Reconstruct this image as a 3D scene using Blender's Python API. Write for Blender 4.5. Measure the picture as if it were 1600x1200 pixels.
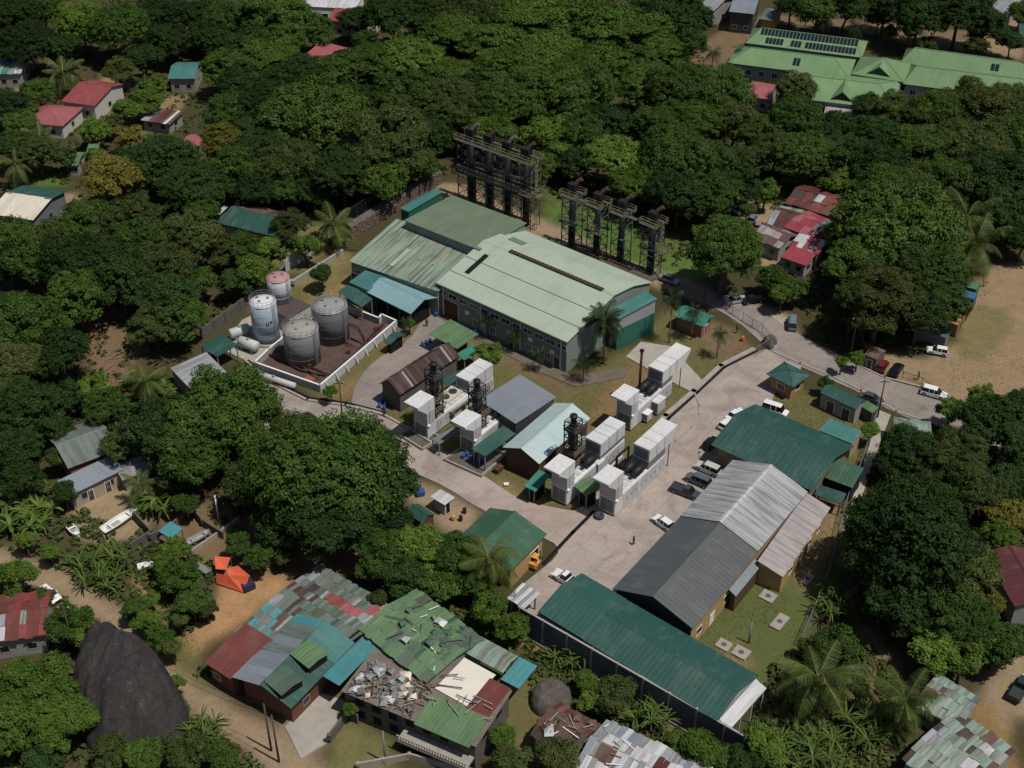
import bpy, bmesh, math, random
import numpy as np
from mathutils import Vector, Matrix
from mathutils.geometry import tessellate_polygon
R = math.radians
rnd = random.Random(7)
scene = bpy.context.scene
for o in list(bpy.data.objects): bpy.data.objects.remove(o)

# ------------------------------------------------------------------ camera, sky, sun, exposure
CAM_H, CAM_PITCH, CAM_F = 138.0, R(36.0), 2050.0        # metres, radians, focal length in 1600-wide pixels
cam_data = bpy.data.cameras.new('camera'); cam = bpy.data.objects.new('camera', cam_data)
scene.collection.objects.link(cam); scene.camera = cam
cam.location = (0, 0, CAM_H); cam.rotation_euler = (R(90) - CAM_PITCH, 0, 0)
cam_data.sensor_width = 36; cam_data.lens = CAM_F / 1600 * 36; cam_data.clip_end = 8000; cam_data.clip_start = 1
world = bpy.data.worlds.new('World'); scene.world = world; world.use_nodes = True
SUN_EL = R(65); SUN_H = Vector((.85, -.53, 0)).normalized()
to_sun = Vector((SUN_H.x * math.cos(SUN_EL), SUN_H.y * math.cos(SUN_EL), math.sin(SUN_EL)))
wn = world.node_tree.nodes; wl = world.node_tree.links
sky = wn.new('ShaderNodeTexSky'); sky.sky_type = 'NISHITA'; sky.sun_disc = False
sky.sun_elevation = SUN_EL; sky.sun_rotation = math.atan2(SUN_H.x, SUN_H.y); sky.air_density = 1.0; sky.dust_density = 1.5
wl.new(sky.outputs['Color'], wn['Background'].inputs['Color']); wn['Background'].inputs['Strength'].default_value = 0.05
sd = bpy.data.lights.new('sun', 'SUN'); sd.energy = 3.6; sd.angle = R(.53); sd.color = (1, .955, .88)
sun = bpy.data.objects.new('sun', sd); scene.collection.objects.link(sun)
sun.rotation_euler = to_sun.to_track_quat('Z', 'Y').to_euler(); sun.location = to_sun * 400
vs = scene.view_settings; vs.view_transform = 'Standard'; vs.look = 'None'; vs.gamma = 1; vs.exposure = -0.12; vs.use_curve_mapping = False
cy = scene.cycles; cy.max_bounces = 3; cy.diffuse_bounces = 2; cy.use_fast_gi = False; cy.glossy_bounces = 2; cy.transmission_bounces = 2; cy.transparent_max_bounces = 4

# ------------------------------------------------------------------ helpers
C = scene.collection
def proj(p):
    f = p.y * math.cos(CAM_PITCH) + (CAM_H - p.z) * math.sin(CAM_PITCH); t = p.y * math.sin(CAM_PITCH) - (CAM_H - p.z) * math.cos(CAM_PITCH)
    return (800 + CAM_F * p.x / f, 600 - CAM_F * t / f)
def P(u, v, z=0.0):
    """point of the place at height z that the survey picture shows at (u, v)"""
    x = (u - 800) / CAM_F; t = (600 - v) / CAM_F
    dy = math.cos(CAM_PITCH) + t * math.sin(CAM_PITCH); dz = -math.sin(CAM_PITCH) + t * math.cos(CAM_PITCH)
    k = (z - CAM_H) / dz
    return Vector((x * k, dy * k, z))
def ppm(p):                                                 # pixels per metre at a point
    fwd = p.y * math.cos(CAM_PITCH) + (CAM_H - p.z) * math.sin(CAM_PITCH)
    return CAM_F / fwd
def s2l(c): return c / 12.92 if c <= .04045 else ((c + .055) / 1.055) ** 2.4
def rgb(r, g, b, k=.17):                                   # muted paint: sun-bleached and dusty
    c = [s2l(q / 255) for q in (r, g, b)]; y = .25 * c[0] + .6 * c[1] + .15 * c[2]
    return tuple(q + (y - q) * k for q in c) + (1,)

def tag(o, label, cat, group=None):
    o['label'] = label; o['category'] = cat
    if group: o['group'] = group
    return o
def thing(name, label, cat, loc=(0, 0, 0), rz=0.0, group=None):
    o = bpy.data.objects.new(name, None); C.objects.link(o); o.empty_display_size = .3
    o.location = loc; o.rotation_euler = (0, 0, rz)
    return tag(o, label, cat, group)
def link(name, me, parent=None, loc=None, rot=None, scale=None):
    o = bpy.data.objects.new(name, me); C.objects.link(o)
    if parent: o.parent = parent
    if loc is not None: o.location = loc
    if rot is not None: o.rotation_euler = rot
    if scale is not None: o.scale = scale
    return o
def copy_tree(o, parent=None):
    c = o.copy(); C.objects.link(c); c.parent = parent
    for ch in list(o.children): copy_tree(ch, c)
    return c

class MB:
    """collects faces, builds one mesh"""
    def __init__(s): s.v = []; s.f = []
    def add(s, vs, fs):
        n = len(s.v); s.v += [tuple(v) for v in vs]; s.f += [tuple(i + n for i in f) for f in fs]; return s
    def box(s, x0, x1, y0, y1, z0, z1):
        return s.add([(x0,y0,z0),(x1,y0,z0),(x1,y1,z0),(x0,y1,z0),(x0,y0,z1),(x1,y0,z1),(x1,y1,z1),(x0,y1,z1)],
                     [(0,3,2,1),(4,5,6,7),(0,1,5,4),(1,2,6,5),(2,3,7,6),(3,0,4,7)])
    def bar(s, a, b, w=.08, h=None):                         # square bar between two points
        a = Vector(a); b = Vector(b); h = h or w; d = (b - a)
        if d.length < 1e-6: return s
        d.normalize(); up = Vector((0, 0, 1)) if abs(d.z) < .95 else Vector((1, 0, 0))
        x = d.cross(up).normalized() * (w / 2); y = x.cross(d).normalized() * (h / 2)
        vs = [a-x-y, a+x-y, a+x+y, a-x+y, b-x-y, b+x-y, b+x+y, b-x+y]
        return s.add(vs, [(0,1,2,3),(7,6,5,4),(0,4,5,1),(1,5,6,2),(2,6,7,3),(3,7,4,0)])
    def tube(s, pts, rads, n=10, caps=True):
        pts = [Vector(p) for p in pts]; rads = rads if isinstance(rads, (list, tuple)) else [rads] * len(pts)
        vs = []; fs = []
        for i, p in enumerate(pts):
            d = (pts[min(i + 1, len(pts) - 1)] - pts[max(i - 1, 0)]).normalized()
            up = Vector((0, 0, 1)) if abs(d.z) < .9 else Vector((1, 0, 0))
            x = d.cross(up).normalized(); y = d.cross(x).normalized()
            for k in range(n):
                a = 2 * math.pi * k / n; vs.append(p + (x * math.cos(a) + y * math.sin(a)) * rads[i])
        for i in range(len(pts) - 1):
            for k in range(n):
                k2 = (k + 1) % n; fs.append((i*n+k, i*n+k2, (i+1)*n+k2, (i+1)*n+k))
        if caps: fs.append(tuple(range(n))); fs.append(tuple(range((len(pts)-1)*n, len(pts)*n))[::-1])
        return s.add(vs, fs)
    def lathe(s, prof, n=24, c=(0, 0)):                      # prof: (radius, z)
        vs = []; fs = []; m = len(prof)
        for (r, z) in prof:
            for k in range(n):
                a = 2 * math.pi * k / n; vs.append((c[0] + r * math.cos(a), c[1] + r * math.sin(a), z))
        for i in range(m - 1):
            for k in range(n):
                k2 = (k + 1) % n; fs.append((i*n+k, i*n+k2, (i+1)*n+k2, (i+1)*n+k))
        fs.append(tuple(range(n))[::-1]); fs.append(tuple(range((m-1)*n, m*n)))
        return s.add(vs, fs)
    def prism(s, poly, axis, a0, a1):                        # poly in the two other axes, extruded along axis
        n = len(poly); vs = []
        for a in (a0, a1):
            for (p, q) in poly:
                vs.append((a, p, q) if axis == 'x' else (p, a, q) if axis == 'y' else (p, q, a))
        fs = [tuple(range(n))[::-1], tuple(range(n, 2*n))]
        for i in range(n):
            j = (i + 1) % n; fs.append((i, j, n + j, n + i))
        return s.add(vs, fs)
    def build(s, name, mat, parent=None, smooth=False, loc=None, rot=None, fix=True):
        me = bpy.data.meshes.new(name); me.from_pydata(s.v, [], s.f)
        if fix:
            bm = bmesh.new(); bm.from_mesh(me); bmesh.ops.recalc_face_normals(bm, faces=bm.faces); bm.to_mesh(me); bm.free()
        if smooth:
            for p in me.polygons: p.use_smooth = True
        me.materials.append(mat); me.update()
        return link(name, me, parent, loc, rot)
def mesh_np(name, V, F, mat, smooth=False, tint=None):
    me = bpy.data.meshes.new(name); V = np.asarray(V, np.float32); F = np.asarray(F, np.int32); k = F.shape[1]
    me.vertices.add(len(V)); me.vertices.foreach_set('co', V.ravel())
    me.loops.add(F.size); me.loops.foreach_set('vertex_index', F.ravel())
    me.polygons.add(len(F)); me.polygons.foreach_set('loop_start', np.arange(0, F.size, k, dtype=np.int32))
    me.polygons.foreach_set('loop_total', np.full(len(F), k, np.int32))
    if smooth: me.polygons.foreach_set('use_smooth', np.ones(len(F), bool))
    if tint is not None:
        at = me.attributes.new('tint', 'FLOAT', 'POINT'); at.data.foreach_set('value', np.asarray(tint, np.float32))
    me.update(calc_edges=True); me.validate(); me.materials.append(mat)
    return me

# ------------------------------------------------------------------ materials
def nodes(name):
    m = bpy.data.materials.new(name); m.use_nodes = True; nt = m.node_tree
    return m, nt, nt.nodes['Principled BSDF']
def mixc(nt, fac, a, b, mode='MIX'):
    n = nt.nodes.new('ShaderNodeMix'); n.data_type = 'RGBA'; n.blend_type = mode
    for sock, val in ((n.inputs[0], fac), (n.inputs[6], a), (n.inputs[7], b)):
        if hasattr(val, 'is_linked'): nt.links.new(val, sock)
        elif val is not None: sock.default_value = val
    return n.outputs[2]
def noise(nt, scale, detail=4, rough=.6, stretch=None, coord='Object', dist=0):
    tc = nt.nodes.new('ShaderNodeTexCoord'); n = nt.nodes.new('ShaderNodeTexNoise')
    n.inputs['Scale'].default_value = scale; n.inputs['Detail'].default_value = detail; n.inputs['Roughness'].default_value = rough
    n.inputs['Distortion'].default_value = dist
    if coord == 'Own':                                       # local coordinates shifted by a random amount for each object
        oi = nt.nodes.new('ShaderNodeObjectInfo'); ml = nt.nodes.new('ShaderNodeMath'); ml.operation = 'MULTIPLY'; ml.inputs[1].default_value = 173.0
        va = nt.nodes.new('ShaderNodeVectorMath'); nt.links.new(oi.outputs['Random'], ml.inputs[0]); nt.links.new(tc.outputs['Object'], va.inputs[0]); nt.links.new(ml.outputs[0], va.inputs[1]); src = va.outputs[0]
    else: src = tc.outputs[coord]
    if stretch:
        mp = nt.nodes.new('ShaderNodeMapping'); mp.inputs['Scale'].default_value = stretch
        nt.links.new(src, mp.inputs['Vector']); src = mp.outputs['Vector']
    nt.links.new(src, n.inputs['Vector']); return n.outputs['Fac']
def ramp(nt, fac, stops):
    r = nt.nodes.new('ShaderNodeValToRGB'); e = r.color_ramp.elements
    while len(e) < len(stops): e.new(.5)
    for i, (p, c) in enumerate(stops):
        e[i].position = p; e[i].color = c if not isinstance(c, (int, float)) else (c, c, c, 1)
    nt.links.new(fac, r.inputs['Fac']); return r.outputs['Color']
MATS = {}
def plain(name, col, rough=.6, var=.12, scale=1.2, metal=0.0, spec=.35):
    if name in MATS: return MATS[name]
    m, nt, b = nodes(name); c = Vector(col[:3])
    f = noise(nt, scale, 5); f2 = noise(nt, scale * 7, 3)
    o = mixc(nt, ramp(nt, f, [(.3, 0.0), (.7, 1.0)]), (*(c * (1 - var)), 1), (*(c * (1 + var)), 1))
    o = mixc(nt, ramp(nt, f2, [(.35, 0.0), (.75, 1.0)]), o, mixc(nt, .5, o, (*(c * (1 - 2 * var)), 1)))
    nt.links.new(o, b.inputs['Base Color']); b.inputs['Roughness'].default_value = rough; b.inputs['Metallic'].default_value = metal
    b.inputs['Specular IOR Level'].default_value = spec
    MATS[name] = m; return m
def roofmat(name, col, stain=None, amount=.4, rough=.5, axis='y', fine=.07, spec=.35, blotch=.25, heavy=False):
    """painted sheet metal: streaks run down the slope (local y by default), broad weathering blotches"""
    if name in MATS: return MATS[name]
    m, nt, b = nodes(name); c = Vector(col[:3]); st = stain or (*(c * .45), 1)
    sx = (1.6, .10, .2) if axis == 'y' else (.10, 1.6, .2)
    s1 = noise(nt, 1.0, 6, .65, sx, 'Own'); s2 = noise(nt, .16, 4, .6, None, 'Own'); s3 = noise(nt, 4.5, 3, .6, (1, .25, 1) if axis == 'y' else (.25, 1, 1), 'Own'); s4 = noise(nt, .45, 6, .7, (1, .4, 1), 'Own')
    a = mixc(nt, ramp(nt, s3, [(.3, 0.0), (.7, 1.0)]), (*(c * (1 - fine)), 1), (*(c * (1 + fine)), 1))
    a = mixc(nt, ramp(nt, s2, [(.35, 0.0), (.7, blotch)]), a, mixc(nt, .5, a, st))
    k = nt.nodes.new('ShaderNodeMath'); k.operation = 'MULTIPLY'
    nt.links.new(ramp(nt, s1, [(.42, 0.0), (.6, 1.0)] if heavy else [(.46, 0.0), (.72, 1.0)]), k.inputs[0]); nt.links.new(ramp(nt, s2, [(.2, amount * .5), (.6, amount)] if heavy else [(.38, 0.0), (.62, amount)]), k.inputs[1])
    a = mixc(nt, k.outputs[0], a, st)
    a = mixc(nt, ramp(nt, s4, [(.5, 0.0), (.72, .5 if blotch else 0.0)]), a, mixc(nt, .25, a, (.42, .40, .36, 1)))
    oi = nt.nodes.new('ShaderNodeObjectInfo'); hv = nt.nodes.new('ShaderNodeHueSaturation')
    mr = nt.nodes.new('ShaderNodeMapRange'); mr.inputs[3].default_value = .9; mr.inputs[4].default_value = 1.1
    nt.links.new(oi.outputs['Random'], mr.inputs[0]); nt.links.new(mr.outputs[0], hv.inputs['Value']); nt.links.new(a, hv.inputs['Color'])
    nt.links.new(hv.outputs['Color'], b.inputs['Base Color'])
    b.inputs['Roughness'].default_value = rough; b.inputs['Specular IOR Level'].default_value = spec
    MATS[name] = m; return m
def leafmat(name, c1, c2, trans=.22, rough=.55):
    m, nt, b = nodes(name); nt.nodes.remove(b); out = nt.nodes['Material Output']
    at = nt.nodes.new('ShaderNodeAttribute'); at.attribute_name = 'tint'
    oi = nt.nodes.new('ShaderNodeObjectInfo')
    f = noise(nt, 3.0, 2)
    ad = nt.nodes.new('ShaderNodeMath'); ad.operation = 'ADD'; nt.links.new(at.outputs['Fac'], ad.inputs[0])
    mr = nt.nodes.new('ShaderNodeMapRange'); mr.inputs[3].default_value = -.3; mr.inputs[4].default_value = .3
    nt.links.new(oi.outputs['Random'], mr.inputs[0]); nt.links.new(mr.outputs[0], ad.inputs[1])
    col = mixc(nt, ad.outputs[0], c1, c2)
    col = mixc(nt, ramp(nt, f, [(.4, 0.0), (.65, .35)]), col, mixc(nt, .5, c1, (.05, .06, .008, 1)))
    hv = nt.nodes.new('ShaderNodeHueSaturation'); mv = nt.nodes.new('ShaderNodeMapRange'); mv.inputs[3].default_value = .8; mv.inputs[4].default_value = 1.2
    wn_ = nt.nodes.new('ShaderNodeTexWhiteNoise'); wn_.noise_dimensions = '1D'; nt.links.new(oi.outputs['Random'], wn_.inputs['W'])
    nt.links.new(wn_.outputs['Value'], mv.inputs[0]); nt.links.new(mv.outputs[0], hv.inputs['Value']); nt.links.new(col, hv.inputs['Color'])
    d = nt.nodes.new('ShaderNodeBsdfPrincipled'); d.inputs['Roughness'].default_value = rough; d.inputs['Specular IOR Level'].default_value = .12
    t = nt.nodes.new('ShaderNodeBsdfTranslucent'); mx = nt.nodes.new('ShaderNodeMixShader'); mx.inputs[0].default_value = trans
    nt.links.new(hv.outputs['Color'], d.inputs['Base Color']); nt.links.new(hv.outputs['Color'], t.inputs['Color'])
    nt.links.new(d.outputs[0], mx.inputs[1]); nt.links.new(t.outputs[0], mx.inputs[2]); nt.links.new(mx.outputs[0], out.inputs['Surface'])
    MATS[name] = m; return m
def groundmat(name, grain=.5):
    m, nt, b = nodes(name); at = nt.nodes.new('ShaderNodeAttribute'); at.attribute_name = 'soil'
    f1 = noise(nt, .35, 6, .65); f2 = noise(nt, 2.2, 5, .7); f3 = noise(nt, .07, 3)
    c = at.outputs['Color']
    c = mixc(nt, ramp(nt, f1, [(.3, .55), (.7, 0.0)]), c, mixc(nt, .6, c, (.05, .055, .02, 1)))
    c = mixc(nt, ramp(nt, f2, [(.35, 0.0), (.75, .45)]), c, mixc(nt, 1.0, c, (1.55, 1.5, 1.4, 1), 'MULTIPLY'))
    c = mixc(nt, ramp(nt, f2, [(.28, .5), (.45, 0.0)]), c, mixc(nt, 1.0, c, (.5, .5, .45, 1), 'MULTIPLY'))
    nt.links.new(c, b.inputs['Base Color']); b.inputs['Roughness'].default_value = .95; b.inputs['Specular IOR Level'].default_value = .1
    bp = nt.nodes.new('ShaderNodeBump'); bp.inputs['Strength'].default_value = .5; bp.inputs['Distance'].default_value = .15
    nt.links.new(f2, bp.inputs['Height']); nt.links.new(bp.outputs[0], b.inputs['Normal'])
    return m
def pavemat(name, col, dark, stain_amt=.5, joint=None):
    m, nt, b = nodes(name); c = Vector(col[:3])
    f1 = noise(nt, .12, 6, .7, None, 'Object', 1.0); f2 = noise(nt, 1.1, 6, .7); f3 = noise(nt, 9, 3)
    a = mixc(nt, ramp(nt, f2, [(.3, 0.0), (.7, 1.0)]), (*(c * .88), 1), (*(c * 1.1), 1))
    a = mixc(nt, ramp(nt, f1, [(.45, 0.0), (.66, stain_amt)]), a, dark)
    a = mixc(nt, ramp(nt, f3, [(.35, 0.0), (.7, .25)]), a, (*(c * 1.15), 1))
    # cracks
    tc = nt.nodes.new('ShaderNodeTexCoord'); vo = nt.nodes.new('ShaderNodeTexVoronoi'); vo.feature = 'DISTANCE_TO_EDGE'; vo.inputs['Scale'].default_value = .09
    nz = nt.nodes.new('ShaderNodeTexNoise'); nz.inputs['Scale'].default_value = .5; nt.links.new(tc.outputs['Object'], nz.inputs['Vector'])
    va = nt.nodes.new('ShaderNodeMixRGB'); va.inputs[0].default_value = .9; va.blend_type = 'ADD'
    nt.links.new(tc.outputs['Object'], va.inputs[1]); nt.links.new(nz.outputs['Color'], va.inputs[2]); nt.links.new(va.outputs[0], vo.inputs['Vector'])
    a = mixc(nt, ramp(nt, vo.outputs['Distance'], [(.002, .28), (.006, 0.0)]), a, (*(c * .6), 1))
    if joint:
        mp = nt.nodes.new('ShaderNodeMapping'); mp.inputs['Rotation'].default_value = (0, 0, R(-52.5)); nt.links.new(tc.outputs['Object'], mp.inputs['Vector'])
        bk = nt.nodes.new('ShaderNodeTexBrick'); bk.offset = 0; bk.inputs['Scale'].default_value = 1; bk.inputs['Brick Width'].default_value = joint[0]; bk.inputs['Row Height'].default_value = joint[1]
        bk.inputs['Mortar Size'].default_value = .035; bk.inputs['Mortar Smooth'].default_value = .3; bk.inputs['Color1'].default_value = (.93, .93, .93, 1); bk.inputs['Color2'].default_value = (1.05, 1.04, 1.03, 1); bk.inputs['Mortar'].default_value = (.5, .48, .46, 1)
        nt.links.new(mp.outputs[0], bk.inputs['Vector']); a = mixc(nt, .8, a, bk.outputs['Color'], 'MULTIPLY')
        sp = noise(nt, .55, 3, .5); a = mixc(nt, ramp(nt, sp, [(.62, 0.0), (.72, .6)]), a, (*(c * .5), 1))
        ty = noise(nt, 1.0, 4, .6, (.06, .5, 1)); a = mixc(nt, ramp(nt, ty, [(.5, 0.0), (.68, .5)]), a, (*(c * .68), 1))
        wp = noise(nt, .05, 4, .6); a = mixc(nt, ramp(nt, wp, [(.5, 0.0), (.65, .35)]), a, (c.x * 1.12, c.y * .95, c.z * .9, 1))
    nt.links.new(a, b.inputs['Base Color']); b.inputs['Roughness'].default_value = .9; b.inputs['Specular IOR Level'].default_value = .2
    return m
# plain coats used all over
WHITE = plain('white_paint', rgb(228, 228, 226), .45, .05, .8)
GREYW = plain('grey_render', rgb(150, 148, 142), .85, .12, .6)
DGREY = plain('dark_grey', rgb(70, 70, 72), .6, .15)
BLACK = plain('black_steel', rgb(30, 30, 33), .5, .2)
STEEL = plain('galvanised_steel', rgb(128, 132, 132), .5, .15)
YELLOW = plain('yellow_steel', rgb(158, 144, 92), .55, .2)
CONC = plain('concrete', rgb(160, 152, 142), .9, .15, .8)
DCONC = plain('weathered_concrete', rgb(98, 94, 88), .9, .25, .7)
TAN = plain('tan_render', rgb(176, 142, 84), .85, .08, .5)
BROWNW = plain('brown_boarding', rgb(92, 66, 44), .85, .2, .9)
PALEG = plain('pale_green_render', rgb(122, 142, 130), .8, .12, .5)
GLASS = plain('window_glass', rgb(26, 30, 34), .12, .1, 1, 0, .6)
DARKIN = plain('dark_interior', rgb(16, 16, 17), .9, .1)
WOOD = plain('bare_timber', rgb(150, 132, 108), .85, .2, 2)
RUSTM = plain('rusted_iron', rgb(96, 62, 46), .85, .3, 1.5)
BLUEP = plain('blue_plastic', rgb(28, 88, 160), .45, .12)
HALLW = plain('hall_render', rgb(124, 138, 130), .8, .1, .5)
RUBBER = plain('tyre_rubber', rgb(24, 24, 25), .85, .1)
ORANGE = plain('orange_tarp', rgb(228, 92, 38), .6, .08)
TEALW = plain('teal_wall_sheet', rgb(30, 104, 88), .6, .1, .5)
SEA = plain('sea_green_wall', rgb(112, 150, 138), .75, .1, .5)
NAVY = plain('dark_slate_wall', rgb(92, 96, 102), .85, .2, .5)
# roof coats
RF = dict(
 mint=roofmat('mint_green_roof', rgb(160, 177, 155), rgb(112, 120, 98), .3, blotch=.3, fine=.03),
 mint_stained=roofmat('stained_mint_roof', rgb(146, 164, 142), rgb(80, 98, 80), .9, blotch=.5, heavy=True),
 olive=roofmat('olive_green_roof', rgb(104, 122, 96), rgb(74, 90, 66), .4),
 teal=roofmat('teal_green_roof', rgb(34, 84, 76), rgb(26, 64, 58), .3, rough=.55),
 deep=roofmat('deep_green_roof', rgb(32, 80, 68), rgb(26, 58, 50), .3),
 sea=roofmat('sea_teal_roof', rgb(54, 118, 112), rgb(40, 84, 80), .45),
 emerald=roofmat('emerald_roof', rgb(38, 126, 104), rgb(30, 90, 74), .3),
 green=roofmat('leaf_green_roof', rgb(92, 130, 82), rgb(70, 92, 62), .6, heavy=True),
 grass=roofmat('mid_green_roof', rgb(46, 90, 66), rgb(38, 70, 54), .4),
 aqua=roofmat('pale_aqua_roof', rgb(168, 190, 192), rgb(128, 146, 148), .4),
 lblue=roofmat('light_blue_roof', rgb(120, 162, 170), rgb(84, 118, 126), .35),
 bluegrey=roofmat('blue_grey_roof', rgb(124, 134, 144), rgb(86, 92, 98), .5),
 charcoal=roofmat('charcoal_roof', rgb(86, 90, 92), rgb(66, 70, 72), .3),
 zinc=roofmat('weathered_zinc_roof', rgb(172, 174, 176), rgb(116, 116, 118), .9, blotch=.5, heavy=True),
 pinkgrey=roofmat('pink_grey_roof', rgb(166, 158, 156), rgb(126, 112, 111), .8, heavy=True),
 maroon=roofmat('maroon_roof', rgb(98, 46, 48), rgb(72, 40, 40), .5),
 red=roofmat('brick_red_roof', rgb(142, 60, 60), rgb(108, 50, 48), .35),
 rose=roofmat('rose_red_roof', rgb(164, 84, 88), rgb(124, 66, 68), .4),
 crimson=roofmat('crimson_roof', rgb(152, 52, 68), rgb(112, 44, 52), .35),
 rust=roofmat('rusted_roof', rgb(106, 78, 68), rgb(68, 50, 44), .9, blotch=.6, rough=.85),
 rustred=roofmat('rust_red_roof', rgb(116, 54, 48), rgb(82, 44, 40), .6, rough=.8),
 darkrust=roofmat('dark_rusted_roof', rgb(74, 56, 52), rgb(50, 40, 38), .8, rough=.85),
 white=roofmat('white_sheet_roof', rgb(196, 200, 204), rgb(140, 124, 114), .6, heavy=True),
 silver=roofmat('bare_sheet_roof', rgb(150, 158, 166), rgb(112, 98, 88), .8, heavy=True),
 greyg=roofmat('grey_green_roof', rgb(108, 124, 116), rgb(84, 84, 76), .7, blotch=.5, heavy=True),
 oldgreen=roofmat('old_green_roof', rgb(72, 106, 86), rgb(82, 78, 66), .8, blotch=.5, heavy=True),
 palemint=roofmat('chalky_mint_roof', rgb(136, 166, 150), rgb(102, 88, 74), .85, blotch=.5, heavy=True),
 school=roofmat('school_green_roof', rgb(108, 144, 92), rgb(78, 108, 66), .55, blotch=.4),
 turq=roofmat('turquoise_roof', rgb(52, 138, 144), rgb(40, 92, 96), .5),
 cream=roofmat('cream_sheet', rgb(214, 204, 184), rgb(150, 140, 124), .5),
)
# ------------------------------------------------------------------ ground: one sheet out to the horizon
nrng = np.random.default_rng(11)
def vnoise(x, y, s, seed):
    g = np.random.default_rng(seed).random((256, 256)); x = x / s + 1000; y = y / s + 1000
    xi = np.floor(x).astype(int); yi = np.floor(y).astype(int); fx = x - xi; fy = y - yi
    fx = fx * fx * (3 - 2 * fx); fy = fy * fy * (3 - 2 * fy)
    a = g[xi % 256, yi % 256]; b = g[(xi + 1) % 256, yi % 256]; c = g[xi % 256, (yi + 1) % 256]; d = g[(xi + 1) % 256, (yi + 1) % 256]
    return (a * (1 - fx) + b * fx) * (1 - fy) + (c * (1 - fx) + d * fx) * fy
def fbm(x, y, s, seed): return sum(vnoise(x, y, s / 2 ** k, seed + k) / 2 ** (k + 1) for k in range(4)) / .9375
def pip(X, Y, poly):
    ins = np.zeros(X.shape, bool); n = len(poly)
    for i in range(n):
        x0, y0 = poly[i]; x1, y1 = poly[(i + 1) % n]
        if y0 == y1: continue
        c = ((y0 > Y) != (y1 > Y)) & (X < (x1 - x0) * (Y - y0) / (y1 - y0) + x0); ins ^= c
    return ins
def pxpoly(px): return [tuple(P(u, v)[:2]) for u, v in px]
fine_x = np.arange(-150, 150.1, .8); fine_y = np.arange(92, 420.1, .8)
paved = []
out = np.array([30, 90, 220, 500, 1200, 3000.])
gx = np.concatenate([fine_x[0] - out[::-1], fine_x, fine_x[-1] + out]); gy = np.concatenate([fine_y[0] - out[::-1], fine_y, fine_y[-1] + out])
X, Y = np.meshgrid(gx, gy); n1 = fbm(X, Y, 9, 1) - .5; n2 = fbm(X, Y, 9, 50) - .5; n3 = fbm(X, Y, 30, 90)
XW = X + n1 * 5.0; YW = Y + n2 * 5.0
def lin(c): return np.array(rgb(*c)[:3])
base = lin((58, 60, 34)); earth = lin((84, 70, 48))
col = base[None, None] * (1 - n3[..., None]) + earth[None, None] * n3[..., None]
DIRT, SAND, ORNG, LAWN, BRIGHT, BROWN = (154, 130, 102), (150, 125, 94), (176, 132, 86), (104, 98, 54), (80, 110, 38), (122, 98, 72)
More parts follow.
